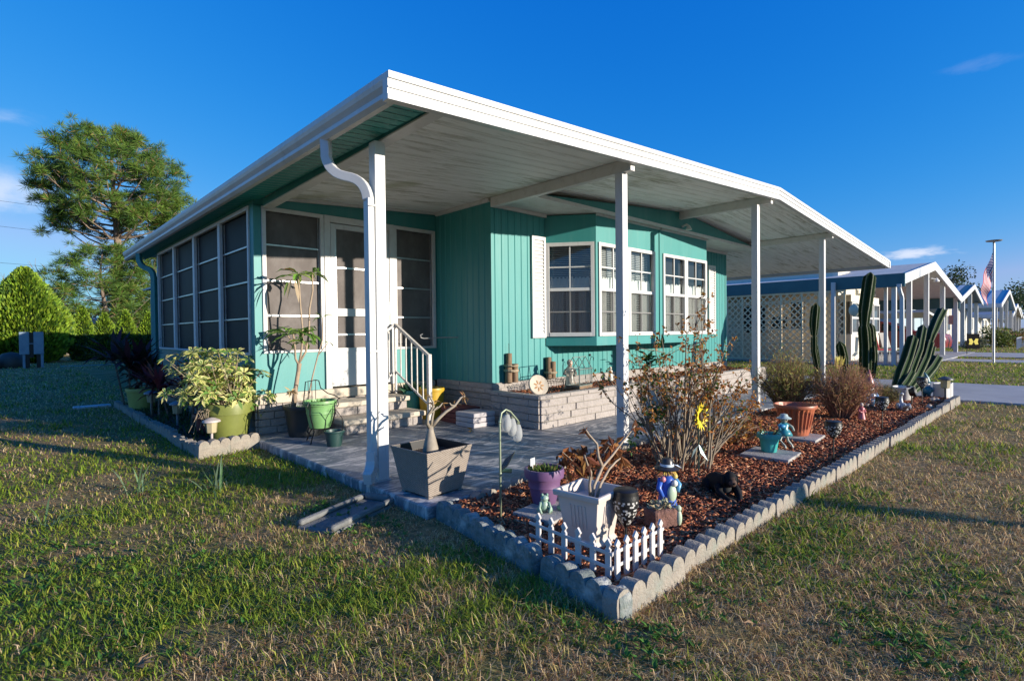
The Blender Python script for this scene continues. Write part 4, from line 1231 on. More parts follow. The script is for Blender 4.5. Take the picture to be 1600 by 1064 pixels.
# ---- pots by the step: dark tub with tall frangipani, green pot on a wire stand, small dark pail
tub = pot('dark_tub', 'wide charcoal tub with tall bare-stemmed leafy plant in front of the porch window', 'flower pot', (2.44, 5.90, 0.0), 0.17, 0.225, 0.34, (0.028, 0.032, 0.034), rim=0.012, rimh=0.05)
st = MB(); lv = MB()
tb = Vector((2.44, 5.90, 0))
def tl(p): return Vector(p) - tb
st.tube([tl(p) for p in ((2.30, 5.88, .30), (2.33, 5.88, .52), (2.365, 5.88, .72), (2.375, 5.88, .80))], [.028, .024, .022, .026], 9)
BR = [([(2.375, 5.88, .80), (2.40, 5.87, .95), (2.415, 5.87, 1.15), (2.395, 5.87, 1.40), (2.385, 5.87, 1.62), (2.37, 5.87, 1.78)], .013),
      ([(2.37, 5.88, .78), (2.335, 5.88, .85), (2.33, 5.88, .98), (2.31, 5.87, 1.12)], .014),
      ([(2.37, 5.88, .80), (2.44, 5.86, .92), (2.48, 5.86, 1.12), (2.49, 5.86, 1.40), (2.53, 5.86, 1.60), (2.53, 5.86, 1.80)], .013),
      ([(2.40, 5.75, .36), (2.46, 5.74, .65), (2.52, 5.73, .88), (2.57, 5.72, 1.05), (2.575, 5.72, 1.22), (2.58, 5.72, 1.30)], .009),
      ([(2.52, 5.73, .88), (2.60, 5.72, .98), (2.63, 5.71, 1.02)], .006), ([(2.34, 5.88, .98), (2.25, 5.86, 1.10), (2.22, 5.85, 1.14)], .007),
      ([(2.45, 5.86, .95), (2.40, 5.84, 1.08), (2.41, 5.84, 1.14)], .007)]
for s, r0 in BR:
    n_ = len(s); st.tube([tl(p) for p in s], [r0 * (1 - .35 * i / (n_ - 1)) for i in range(n_)], 8)
st.build('stems', M('grey_tan_stem', (0.38, 0.29, 0.20), (0.27, 0.20, 0.14), 8, rough=0.75), tub, smooth='all')
def bigleaf(p, d_, L, w_, col, droop=.25):
    d_ = Vector(d_).normalized(); x = d_.cross(Vector((0, 0, 1))).normalized()
    p = tl(p); q1 = p + d_ * L * .35; q2 = p + d_ * L * .7 - Vector((0, 0, L * droop * .35)); q3 = p + d_ * L * .95 - Vector((0, 0, L * droop))
    dn = Vector((0, 0, w_ * .12))
    lv.add([p, q1 + x * w_ * .45 + dn, q1 - dn * .6, q1 - x * w_ * .45 + dn, q2 + x * w_ * .42 + dn, q2 - dn * .6, q2 - x * w_ * .42 + dn, q3],
           [(0, 1, 2), (0, 2, 3), (1, 4, 5, 2), (2, 5, 6, 3), (4, 7, 5), (5, 7, 6)], col=col)
LG = [(0.20, 0.36, 0.06), (0.30, 0.42, 0.10), (0.10, 0.20, 0.04)]
for (tip, n_, L) in (((2.37, 5.87, 1.78), 9, .20), ((2.53, 5.86, 1.80), 6, .15), ((2.31, 5.87, 1.12), 9, .20), ((2.40, 5.84, 1.14), 12, .19), ((2.22, 5.85, 1.14), 8, .22), ((2.49, 5.86, 1.12), 9, .16), ((2.58, 5.72, 1.30), 5, .10), ((2.63, 5.71, 1.02), 3, .08), ((2.42, 5.84, 1.02), 8, .17)):
    for k in range(n_):
        a = rnd.uniform(0, 6.28)
        bigleaf(tip, (math.cos(a), math.sin(a), rnd.uniform(-.25, .8)), L * rnd.uniform(.85, 1.4), L * rnd.uniform(.26, .38), jit(rnd.choice(LG), .2), rnd.uniform(.1, .6))
for (tip, d_, L, c) in (((2.535, 5.86, 1.79), (1, .1, -.18), .22, LG[1]), ((2.36, 5.87, 1.79), (-.7, -.2, .3), .2, (0.25, 0.12, 0.05)), ((2.25, 5.86, 1.76), (-1, 0, -.2), .16, LG[2]), ((2.35, 5.87, 1.75), (-1, -.1, .05), .26, LG[2]), ((2.30, 5.87, 1.72), (-.4, -.3, -1), .2, (0.45, 0.38, 0.25)), ((2.27, 5.87, 1.70), (-.5, -.3, -1), .16, LG[1]), ((2.33, 5.86, 1.72), (.1, -.3, -1), .22, (0.45, 0.36, 0.24))):
    bigleaf(tip, d_, L, L * .24, jit(c, .1), .3)
# dry tuft and small weeds in the tub
for k in range(70):
    a = rnd.uniform(0, 6.28); rr = .17 * math.sqrt(rnd.random())
    lv.leaf((rr * math.cos(a), rr * math.sin(a), .29), rdir() + Vector((0, 0, .8)), rnd.uniform(.03, .07), .014, col=jit((0.09, 0.19, 0.03), .3))
for k in range(26):
    lv.leaf(tl((2.22, 5.72, .52)), rdir() + Vector((0, -.2, -.3)), rnd.uniform(.05, .10), .02, col=jit((0.52, 0.38, 0.20), .2))
lv.build('leaves', LEAFS, tub, colours=True)

ws = thing('wire_plant_stand', 'thin dark wire plant stand with curled back and bowed legs by the step', 'plant stand', (2.40, 5.42, 0.0))
mb = MB()
def ringpts(r_, z, n_=24): return [(r_ * math.cos(2 * math.pi * k / n_), r_ * math.sin(2 * math.pi * k / n_), z) for k in range(n_ + 1)]
mb.tube(ringpts(.165, .40), .005, 6); mb.tube(ringpts(.10, .145), .004, 6)
for a in (0.5, 2.1, 3.7, 5.3):
    ca, sa = math.cos(a), math.sin(a)
    mb.tube([(.165 * ca, .165 * sa, .40), (.175 * ca, .175 * sa, .30), (.13 * ca, .13 * sa, .18), (.11 * ca, .11 * sa, .12), (.15 * ca, .15 * sa, .05), (.17 * ca, .17 * sa, .0)], .0065, 6)
    mb.tube([(.165 * ca, .165 * sa, .40), (.20 * ca, .20 * sa, .43), (.215 * ca, .215 * sa, .39), (.19 * ca, .19 * sa, .36)], .0045, 6)
mb.tube([(-.13, .11, .40), (-.10, .12, .62), (.02, .15, .63), (.06, .16, .62), (.08, .16, .54), (.14, .12, .48), (.19, .06, .46), (.215, .02, .43), (.19, 0, .41)], .0055, 6)
for x in (-.06, -.02, .02): mb.tube([(x, .15, .41), (x, .15, .625)], .004, 5)
mb.build('frame', MT['metal_dark'], ws)
gp_ = pot('green_pot', 'light green round pot held in the wire plant stand', 'flower pot', (2.40, 5.42, 0.15), 0.105, 0.165, 0.28, (0.18, 0.37, 0.13), rimh=0.05, band=True)
f = MB()
for k in range(80):
    a = rnd.uniform(0, 6.28); rr = .13 * math.sqrt(rnd.random())
    f.leaf((rr * math.cos(a), rr * math.sin(a), .235), rdir() + Vector((0, 0, 1)), rnd.uniform(.03, .07), .014, col=jit((0.10, 0.20, 0.04), .3))
f.build('plant', LEAFS, gp_, colours=True)
pail = pot('dark_green_pail', 'small dark green plastic pail on the patio in front of the steps', 'flower pot', (2.40, 5.10, 0.0), 0.066, 0.098, 0.155, (0.018, 0.055, 0.05), rim=0.008, rimh=0.022)
f = MB(); f.tube([(-.09, 0, .14), (-.085, .0, .28), (-.03, 0, .37), (.02, 0, .36), (.085, 0, .27), (.09, 0, .14)], .0035, 6)
f.build('bail_handle', MT['metal_dark'], pail)

# ---- corner behind the handrail
yb = pot('yellow_bucket', 'mustard yellow plastic bucket standing against the planter wall behind the handrail', 'bucket', (4.10, 5.84, 0.0), 0.14, 0.175, 0.40, (0.50, 0.31, 0.02), rim=0.008, rimh=0.045)
tq = pot('glazed_teal_pot', 'shiny teal glazed pot with a dark green plant seen through the handrail', 'flower pot', (3.97, 6.08, 0.0), 0.085, 0.125, 0.36, (0.015, 0.22, 0.21), rimh=0.05)
f = MB()
for k in range(60):
    f.leaf((rnd.uniform(-.08, .08), rnd.uniform(-.08, .08), .30), rdir() + Vector((0, 0, .9)), rnd.uniform(.12, .26), .05, col=jit((0.03, 0.09, 0.05), .3), fold=.2)
f.build('plant', LEAFS, tq, colours=True)
def paver_stack(name, n_, loc, size, mat, label, rot=0):
    t = thing(name, label, 'pavers', loc, rot)
    for k in range(n_):
        q = MB(); h = size[2]
        q.box(-size[0] / 2, size[0] / 2, -size[1] / 2, size[1] / 2, k * h + 0.001, (k + 1) * h - 0.002)
        o = q.build('paver', mat, t, rot=rnd.uniform(-.02, .02), bevel=0.012)
    return t
paver_stack('red_paver_stack', 3, (4.20, 5.36, 0), (0.36, 0.36, 0.062), M('red_paver', (0.16, 0.045, 0.038), (0.11, 0.032, 0.03), 8, rough=0.8), 'low stack of dark red square pavers beside the planter wall')
paver_stack('grey_paver_stack', 3, (4.13, 4.98, 0), (0.34, 0.34, 0.058), M('grey_paver', (0.42, 0.40, 0.40), (0.34, 0.32, 0.33), 8, rough=0.7), 'low stack of pale grey pavers beside the planter corner')

# ================================================================== THINGS ON THE PLANTER
def piling(loc, label, posts, name='piling_ornament'):
    t = thing(name, label, 'ornament', loc)
    for (x, y, r_, h) in posts:
        q = MB(); q.lathe([(r_, 0), (r_ * 1.02, h * .5), (r_, h), (0, h + .004)], (x, y, 0), 12)
        q.build('post', MT['wood_old'], t, smooth=True)
    return t
t = piling((4.99, 5.27, 0.389 + .0), 'taller bundle of three rope-tied wooden pilings on the planter by the wall corner', [(-.045, 0, .045, .235), (.045, -.02, .045, .235), (0, .04, .04, .37)])
t.location.z = 0.474; t.location.y = 4.985; t.location.x = 4.74
q = MB()
for z in (.145, .16, .215): q.tube([(x * 1.0, y, z + .003 * math.sin(x * 60)) for (x, y, _) in ringpts(.092, 0, 16)], .008, 6)
q.build('rope', MT['rope'], t); q = MB(); q.tube([(0, .04, .37), (0, .04, .50)], .004, 5); q.build('rod', MT['metal_dark'], t)
t = piling((5.49, 4.985, 0.474), 'shorter bundle of three rope-tied wooden pilings on the planter below the bow window', [(-.045, -.01, .038, .14), (.04, -.01, .04, .23), (0.0, .035, .04, .29)])
q = MB()
for z in (.075, .09): q.tube(ringpts(.085, z, 16), .007, 6)
q.build('rope', MT['rope'], t)

pq = MB(); rotm = Matrix.Rotation(R(68), 4, 'X')
pq.M = Matrix.Rotation(R(-18), 4, 'Z') @ rotm
pq.lathe([(0.0, -.018), (.12, -.018), (.13, -.008), (.13, .010), (.122, .018), (.112, .012), (0, .012)], (0, 0, 0), 28, m=0)
for k in range(7):
    a = k * .9; pq.ell((.045 * math.cos(a), .045 * math.sin(a) - .01, .013), (.028, .012, .004), 10, 6, m=1, rot=Matrix.Rotation(a, 3, 'Z'))
pq.M = None
o = pq.build('stone_plaque', [MT['cap'], P('relief_brown', (0.42, 0.24, 0.11), 0.8)], None, loc=(4.70, 4.47, 0.388 + 0.085), smooth=True)
tag(o, 'round cream stone plaque with brown leaf relief leaning in the planter corner', 'plaque')

wb = thing('wire_basket', 'low oval wire basket with a scrolled rim on the planter mulch', 'basket', (5.08, 4.55, 0.345))
q = MB()
for z, r_ in ((.01, .13), (.14, .155), (.16, .16)): q.tube([(x, y * .6, z) for x, y, _ in ringpts(r_, z)], .004, 5)
for k in range(18):
    a = k * 2 * math.pi / 18; q.tube([(.13 * math.cos(a), .078 * math.sin(a), .01), (.155 * math.cos(a), .093 * math.sin(a), .14)], .003, 5)
for k in range(12):
    a = k * 2 * math.pi / 12; q.tube([(.158 * math.cos(a), .095 * math.sin(a), .16), (.165 * math.cos(a + .15), .1 * math.sin(a + .15), .185), (.158 * math.cos(a + .3), .095 * math.sin(a + .3), .165)], .003, 5)
q.build('frame', MT['metal_dark'], wb)

cg = thing('wire_house_cage', 'small wire and glass house-shaped lantern with peaked roof on the planter edge', 'lantern', (5.42, 4.42, 0.389), R(10))
q = MB(); q.box(-.17, .17, -.10, .10, 0, .035); q.build('base', MT['wood_old'], cg, bevel=.004)
q = MB()
cs = [(-.165, -.095), (.165, -.095), (.165, .095), (-.165, .095)]
for (x, y) in cs: q.bar((x, y, .035), (x, y, .25), .008, .008)
for k in range(4):
    a, b_ = cs[k], cs[(k + 1) % 4]; q.bar((*a, .25), (*b_, .25), .008, .008); q.bar((*a, .04), (*b_, .04), .008, .008)
for x in (-.165, 0, .165):
    q.bar((x, -.095, .25), (x, 0, .40), .007, .007); q.bar((x, .095, .25), (x, 0, .40), .007, .007)
q.bar((-.165, 0, .40), (.165, 0, .40), .008, .008); q.bar((0, -.095, .04), (0, -.095, .25), .006, .006)
for k in range(7):
    x = -.165 + .33 * k / 6; q.tube([(x, -.095, .25), (x + .02, -.12, .24)], .003, 5)
for k in range(1, 12):
    x = -.165 + .33 * k / 12
    for y in (-.095, .095): q.tube([(x, y, .04), (x, y, .25)], .002, 4)
q.build('wire_frame', M('verdigris_wire', (0.16, 0.20, 0.18), rough=0.5), cg)

def small_figure(name, label, loc, h, robe, skin=(0.45, 0.28, 0.2), hair=(0.3, 0.25, 0.2), rot=0, hat=None, cat='figurine', arms=True):
    """a little standing garden figure in one painted piece: robe, arms, head"""
    mb = MB(); s_ = h
    mb.lathe([(.0, 0), (.20 * s_, 0), (.19 * s_, .1 * s_), (.13 * s_, .4 * s_), (.12 * s_, .55 * s_), (.145 * s_, .66 * s_), (.07 * s_, .74 * s_), (0.0, .75 * s_)], n=14, col=robe)
    mb.ell((0, 0, .83 * s_), (.085 * s_, .09 * s_, .105 * s_), col=skin)
    mb.ell((0, .018 * s_, .86 * s_), (.095 * s_, .09 * s_, .10 * s_), col=hair)
    mb.ell((0, -.09 * s_, .82 * s_), (.016 * s_, .02 * s_, .02 * s_), 6, 5, col=skin)
    if arms:
        for s in (-1, 1): mb.tube([(s * .14 * s_, 0, .64 * s_), (s * .19 * s_, -.03 * s_, .5 * s_), (s * .10 * s_, -.14 * s_, .45 * s_)], [.05 * s_, .045 * s_, .035 * s_], 8, col=robe)
    if hat:
        mb.lathe([(0.11 * s_, .88 * s_), (.10 * s_, .93 * s_), (.05 * s_, 1.1 * s_), (.0, 1.22 * s_)], n=12, col=hat)
    o = mb.build(name, MT['painted'], None, loc=loc, rot=rot, smooth='all', colours=True)
    return tag(o, label, cat)
small_figure('angel_figurine', 'small grey-brown standing figurine behind the wire house lantern', (5.47, 4.62, 0.345), .42, (0.30, 0.25, 0.20), hair=(0.35, 0.30, 0.25), rot=R(-30))
small_figure('bell_ornament', 'small cream bell-shaped ornament on the planter ledge behind the second porch post', (6.80, 4.93, 0.345), .24, (0.55, 0.52, 0.45), skin=(0.55, 0.5, 0.42), hair=(0.5, 0.46, 0.4), rot=R(-20), arms=False)
# a coil hook, shell and stones in the planter mulch
q = MB(); q.tube([(0, 0, 0), (0, 0, .36), (.02, -.01, .42), (.06, -.02, .40), (.05, -.02, .36)], .005, 6); q.ell((0, 0, .44), (.018, .018, .018), 8, 6)
tag(q.build('garden_hook', MT['metal_dark'], None, loc=(6.0, 4.7, .345)), 'small dark metal garden hook standing in the planter mulch', 'hook')
for (x, y, s_, col, lab) in ((6.45, 4.45, .06, (0.6, 0.58, 0.55), 'white pointed shell on the planter mulch beside the second porch post'), (6.62, 4.42, .05, (0.45, 0.38, 0.3), 'small tan stone on the planter mulch beside the white shell')):
    q = MB(); q.ell((0, 0, s_ * .5), (s_, s_ * .7, s_ * .7), 12, 8); q.lathe([(s_ * .5, s_ * .4), (s_ * .2, s_ * 1.3), (0, s_ * 1.6)], n=10)
    tag(q.build('shell', P('shell_%d' % int(x * 100), col, .7), None, loc=(x, y, .345), smooth='all'), lab, 'ornament')

# ================================================================== PICKET FENCE (miniature, one corner piece)
FENCE = P('cream_plastic', (0.60, 0.56, 0.53), .5)
pf = thing('picket_fence', 'miniature white plastic picket fence bent round the corner of the mulch bed', 'picket fence', (1.99, 1.43, -0.03))
def picket(L, h=0.205, w=0.032, t=0.013):
    poly = [(-w / 2, 0), (w / 2, 0), (w / 2, h * .76), (w * .28, h * .79), (w * .28, h * .81), (w * .62, h * .88), (0, h), (-w * .62, h * .88), (-w * .28, h * .81), (-w * .28, h * .79), (-w / 2, h * .76)]
    mb = MB(); mb.prism(poly, 'y', -t / 2, t / 2); return mb
for (dx, dy, n_, L) in ((0.06, 1.0, 6, 0.56), (1.0, 0.0, 6, 0.44)):
    d_ = Vector((dx, dy, 0)).normalized(); ang = math.atan2(d_.y, d_.x)
    for k in range(n_):
        q = d_ * L * (k + 0.35) / n_
        picket(L).build('picket', FENCE, pf, loc=(q.x, q.y, 0), rot=ang, bevel=0.002)
    for z in (0.075, 0.14):
        r_ = MB(); r_.obox((L / 2, 0.009, z), (L, 0.006, 0.016))
        r_.build('rail', FENCE, pf, rot=ang, bevel=0.0015)

# ================================================================== SOLAR LIGHTS
def torch(loc, label, h, r_=0.05, hd=0.15, painted_holes=True, name='solar_torch_light'):
    t = thing(name, label, 'garden light', loc)
    q = MB(); q.tube([(0, 0, -.02), (0, 0, h - hd)], .0065, 8); q.build('stake', MT['black'], t)
    q = MB()
    # tapered cup shade: pale faces painted as light seen through the openings
    def rad(s_): return r_ * (0.20 + 1.02 * math.sin(min(1.0, s_ * 1.02) * math.pi * .60) ** .9)
    n_, k_ = 34, 18
    for i in range(k_):
        for j in range(n_):
            mi_ = 1 if (painted_holes and 2 <= i <= 14 and (i * 5 + j * 3 + (i * j) % 3) % 7 in (0, 3)) else 0
            s0, s1 = i / k_, (i + 1) / k_; a0_, a1_ = 2 * math.pi * (j + (i % 2) * .5) / n_, 2 * math.pi * (j + 1 + (i % 2) * .5) / n_
            z0_, z1_ = h - hd + hd * .88 * s0, h - hd + hd * .88 * s1
            q.add([(rad(s0) * math.cos(a0_), rad(s0) * math.sin(a0_), z0_), (rad(s0) * math.cos(a1_), rad(s0) * math.sin(a1_), z0_), (rad(s1) * math.cos(a1_), rad(s1) * math.sin(a1_), z1_), (rad(s1) * math.cos(a0_), rad(s1) * math.sin(a0_), z1_)], [(0, 1, 2, 3)], mi_)
    q.build('shade', [MT['black'], P('pale_hole_light', (0.50, 0.49, 0.46), .7)], t, smooth='all')
    q = MB(); q.lathe([(r_ * .9, h - hd * .14), (r_ * 1.14, h - hd * .13), (r_ * 1.14, h - hd * .02), (r_ * 1.05, h), (0, h + .002)], n=20); q.build('cap', MT['black'], t, smooth=True)
    q = MB(); q.lathe([(0, h - hd * .9), (r_ * .45, h - hd * .75), (r_ * .92, h - hd * .2), (0, h - hd * .15)], n=16); q.build('diffuser', P('frosted', (0.62, 0.61, 0.58), .6), t, smooth='all')
    return t
torch((2.375, 1.63, -.03), 'black filigree solar lantern close behind the white picket fence', 0.315, .056, .20)
torch((5.16, 1.42, -.03), 'black filigree solar torch light nearest the terracotta pot', 0.36, .055, .15)
torch((7.15, 1.48, -.03), 'black filigree solar torch light in front of the red-hatted gnome', 0.38, .055, .16)
torch((9.9, 1.55, -.03), 'black filigree solar torch light beside the cow planter, farthest along the kerb', 0.42, .06, .17)
# bucket-style spotlight next to it
t = thing('solar_spotlight', 'black round solar spotlight facing down beside the cow planter', 'garden light', (9.75, 1.65, -.03))
q = MB(); q.tube([(0, 0, 0), (0, 0, .16)], .008, 6); q.build('stake', MT['black'], t)
q = MB(); q.M = Matrix.Translation((0, 0, .2)) @ Matrix.Rotation(R(75), 4, 'X'); q.lathe([(.0, -.04), (.05, -.03), (.075, .03), (.075, .05), (.06, .045), (0, .03)], n=18); q.M = None
q.build('lamp_head', MT['black'], t, smooth=True)

# path light in the side bed
def path_light(loc, label, s_=1.0, col=(0.50, 0.44, 0.42)):
    t = thing('path_light', label, 'garden light', loc)
    mt = P('path_light_%d' % int(col[0] * 100), col, .5)
    q = MB(); q.tube([(0, 0, 0), (0, 0, .14 * s_)], .011 * s_, 8); q.build('stake', mt, t)
    q = MB(); q.lathe([(.03 * s_, .14 * s_), (.042 * s_, .145 * s_), (.05 * s_, .235 * s_), (.02 * s_, .236 * s_)], n=14, flute=lambda k, z: 1 - .1 * (k % 2)); q.build('lantern', P('amber_lens', (0.42, 0.36, 0.22), .3), t)
    q = MB(); q.lathe([(.05 * s_, .236 * s_), (.075 * s_, .24 * s_), (.07 * s_, .255 * s_), (.03 * s_, .275 * s_), (0, .28 * s_)], n=18); q.build('cap', mt, t, smooth=True)
    return t
path_light((1.56, 6.13, -.05), 'pale pinkish path light beside the olive pot at the porch corner', 1.15)
path_light((1.62, 7.9, -.05), 'grey path light half hidden under the red-leaved plants', 1.2, (0.25, 0.26, 0.28))
path_light((1.60, 9.4, -.05), 'grey path light in shade near the yellow-green pot', 1.3, (0.30, 0.33, 0.36))

MT['half_pearl'] = mesh_screen_mat('clear_bell_glass', (0.55, 0.56, 0.54), 0.45)
# hanging bell flower light
t = thing('flower_stake_light', 'green metal flower stake with three white drooping bell lights and a leaf', 'garden light', (2.20, 2.42, -.03))
stem = [(0, 0, 0), (0, 0, .3), (0.0, 0, .60), (.015, 0, .655), (.05, 0, .672), (.09, 0, .655), (.15, 0, .595), (.165, 0, .575)]
q = MB(); q.tube(stem, [.007] * 3 + [.006] * 5, 8); q.ell((.0, 0, .60), (.010, .010, .010), 8, 6); q.ell((0, 0, .285), (.010, .010, .012), 8, 6); q.build('stem', M('sage_metal', (0.26, 0.30, 0.20), rough=.4, metal=.3), t, smooth='all')
for (x, z, s_) in ((.055, .66, 1.15), (.10, .63, 1.0), (.15, .585, .85)):
    q = MB(); q.lathe([(.008, 0), (.02, -.006), (.030, -.04), (.032, -.075), (.022, -.105), (.0, -.115)], (x, 0, z - .015), 14); b_ = q.build('bell', MT['half_pearl'], t, smooth='all')
    q = MB()
    for k in range(4):
        a = k * math.pi / 2; q.leaf((x, 0, z), (math.cos(a) * .6, math.sin(a) * .6, -1), .045 * s_, .022, up=(0, 0, 1))
    q.build('sepal', P('sepal_green', (0.12, 0.13, 0.08), .5), b_)
q = MB()
q.add([(0.004, 0, .30), (.035, -.03, .335), (.105, -.02, .405), (.06, .02, .36), (.025, .02, .32)], [(0, 1, 2, 3, 4)])
q.add([(0.0, 0, .295), (.05, -.05, .292), (.09, -.01, .300), (.05, .04, .300)], [(0, 1, 2, 3)])
o = q.build('leaf', P('leaf_panel', (0.02, 0.028, 0.022), .25), t); sd = o.modifiers.new('thick', 'SOLIDIFY'); sd.thickness = .005

# ================================================================== FIGURINES IN THE BED
# scarecrow lady with a black hat and blue dress
t = thing('scarecrow_figurine', 'painted garden figurine in blue dress and black brimmed hat with white band', 'figurine', (3.05, 1.78, -.03), R(-25))
q = MB()
q.lathe([(0, .0), (.058, .0), (.066, .03), (.045, .13), (.036, .16), (.048, .20), (.022, .235), (0, .24)], n=16, col=(0.03, 0.09, 0.42))
q.lathe([(.060, .005), (.069, .012), (.066, .035), (.058, .04)], n=16, col=(0.10, 0.33, 0.62))
q.tube([(-.045, 0, .215), (-.075, -.02, .16), (-.06, -.045, .11)], [.02, .017, .012], 8, col=(0.04, 0.12, 0.48))
q.tube([(.045, 0, .215), (.07, -.03, .17), (.04, -.055, .14)], [.02, .017, .012], 8, col=(0.10, 0.30, 0.50))
q.ell((.005, -.045, .125), (.035, .018, .055), 10, 7, col=(0.42, 0.52, 0.38)); q.ell((.02, -.05, .19), (.022, .02, .022), 8, 6, col=(0.7, 0.68, 0.62)); q.ell((-.045, -.02, .215), (.02, .02, .02), 8, 6, col=(0.55, 0.22, 0.25)); q.ell((.05, -.01, .222), (.02, .02, .02), 8, 6, col=(0.6, 0.45, 0.12))
q.build('body', MT['painted'], t, smooth='all', colours=True)
q = MB(); q.ell((0, -.005, .262), (.034, .034, .038), 12, 9, col=(0.42, 0.26, 0.17)); q.ell((0, -.04, .26), (.008, .008, .009), 6, 5, col=(0.5, 0.25, 0.15))
for s in (-1, 1): q.ell((s * .012, -.036, .27), (.004, .004, .005), 6, 5, col=(.02, .02, .02))
q.build('head', MT['painted'], t, smooth='all', colours=True)
q = MB()
for k in range(40):
    a = rnd.uniform(0, 6.28); q.leaf((.028 * math.cos(a), .028 * math.sin(a), .275), (math.cos(a) * .8, math.sin(a) * .8, -.8), .05, .012, col=jit((0.55, 0.38, 0.10), .2))
q.build('hair', MT['matte'], t, colours=True)
q = MB(); q.lathe([(.030, .282), (.078, .272), (.080, .278), (.042, .292), (.038, .325), (.028, .340), (0, .342)], n=20, col=(0.03, 0.028, 0.028)); q.lathe([(.0435, .291), (.0435, .305), (.0400, .306)], n=20, col=(0.55, 0.65, 0.72)); q.leaf((.04, -.02, .30), (1, -.3, -.5), .055, .02, col=(0.6, 0.68, 0.74))
q.build('hat', MT['painted'], t, smooth=True, colours=True)

# mossy little trough with succulents
t = thing('stone_trough', 'small reddish stone trough with pale succulents in front of the blue scarecrow', 'planter', (2.77, 1.66, -.03), R(-20))
q = MB(); q.box(-.085, .085, -.06, .06, 0, .12); q.build('trough', M('red_stone', (0.22, 0.11, 0.085), (0.13, 0.065, 0.05), 20, rough=.95, bump=1, bscale=40), t, bevel=.02)
q = MB()
for k in range(120):
    q.leaf((rnd.uniform(-.07, .08), rnd.uniform(-.05, .05), rnd.uniform(.11, .14)), rdir() + Vector((0, 0, .8)), rnd.uniform(.02, .045), .016, col=jit(rnd.choice([(0.36, 0.34, 0.22), (0.25, 0.28, 0.18), (0.50, 0.40, 0.26)]), .25))
q.build('plant', MT['matte'], t, colours=True)
q = MB(); q.ell((.09, -.05, .06), (.02, .02, .05), 10, 8); q.ell((.09, -.05, .115), (.017, .017, .02), 10, 8); q.build('ornament', P('pale_green', (0.45, 0.55, 0.40), .6), t, smooth='all')

# black animal lying with its chin on its paws
t = MB(); cB, cF = (0.012, 0.012, 0.013), (0.09, 0.055, 0.04)
def skinbody(t_, chain, n=14, col=cB):
    t_.tube([c[0] for c in chain], [c[1] for c in chain], n, col=col)
skinbody(t, [((.0, .30, .05), .02), ((.0, .27, .07), .07), ((0, .18, .085), .088), ((0, .08, .095), .085), ((0, .0, .12), .075), ((0, -.05, .15), .062), ((0, -.08, .165), .05)])
t.ell((0, -.105, .175), (.062, .062, .068), 16, 12, col=cB)
t.ell((0, -.155, .155), (.038, .035, .032), 14, 9, col=cF); t.ell((0, -.145, .19), (.036, .025, .020), 12, 8, col=(0.05, 0.032, 0.026))
t.ell((0, -.19, .157), (.012, .008, .009), 8, 6, col=cB)
for s in (-1, 1):
    t.ell((s * .022, -.160, .192), (.008, .006, .008), 8, 6, col=(.01, .01, .01))
    t.ell((s * .066, -.10, .17), (.014, .030, .042), 10, 8, col=cB)
    t.tube([(s * .075, -.02, .10), (s * .092, -.08, .055), (s * .07, -.16, .028), (s * .035, -.225, .022)], [.042, .034, .026, .022], 10, col=cB)
    t.ell((s * .032, -.235, .020), (.024, .030, .018), 10, 7, col=(0.10, 0.065, 0.05))
    for k in (-1, 0, 1): t.ell((s * .032 + k * .013, -.262, .014), (.008, .011, .010), 7, 5, col=(0.08, 0.05, 0.04))
    t.ell((s * .085, .20, .06), (.042, .075, .058), 12, 9, col=cB); t.tube([(s * .10, .20, .03), (s * .115, .11, .02), (s * .11, .06, .018)], [.03, .024, .020], 9, col=cB)
t.tube([(0, .29, .05), (.03, .36, .03), (.08, .40, .02)], [.025, .018, .010], 8, col=cB)
t.ell((.0, -.04, .075), (.05, .04, .05), 10, 8, col=(0.03, 0.03, 0.03))
o = t.build('animal_figurine', MT['matte'], None, loc=(3.60, 1.66, -.03), rot=R(-38), smooth='all', colours=True)
o.scale = (.72, .72, .80)
tag(o, 'black furry animal figurine lying on its belly in the mulch near the kerb', 'figurine')

# sunflower spinner on a stake
t = thing('sunflower_stake', 'yellow metal sunflower on a dark stake in front of the bare brown shrub', 'garden stake', (3.93, 2.02, -.03), R(4))
q = MB(); q.tube([(0, 0, 0), (.005, 0, .25), (0, 0, .46)], .006, 7); q.build('stem', P('stake_green', (0.02, 0.04, 0.03), .4), t)
q = MB()
for ring, (L, off) in enumerate(((.118, 0), (.098, .2))):
    for k in range(14):
        a = k * 2 * math.pi / 14 + off
        e = Vector((math.cos(a), -.25 + .3 * ring, math.sin(a))); s_ = Vector((-math.sin(a), 0, math.cos(a)))
        c0 = Vector((0, -.01 - .008 * ring, .48)); q.add([c0 + e * .03 + s_ * .008, c0 + e * .03 - s_ * .008, c0 + e * L * .6 - s_ * .016, c0 + e * L, c0 + e * L * .6 + s_ * .016], [(0, 1, 2, 3, 4)], col=jit((0.80, 0.62, 0.04), .12))
q.build('petals', MT['painted'], t, colours=True)
q = MB(); q.ell((0, -.025, .48), (.036, .018, .036), 14, 9); q.build('flower_head', P('seed_brown', (0.05, 0.03, 0.02), .7), t, smooth='all')
q = MB(); q.leaf((0, 0, .27), (.3, -.3, -.8), .16, .05, up=(0, 1, 0)); q.leaf((0, 0, .25), (-.5, .2, -.7), .12, .04, up=(0, 1, 0)); q.build('leaf', P('steel_leaf', (0.12, 0.17, 0.19), .35, metal=.4), t)

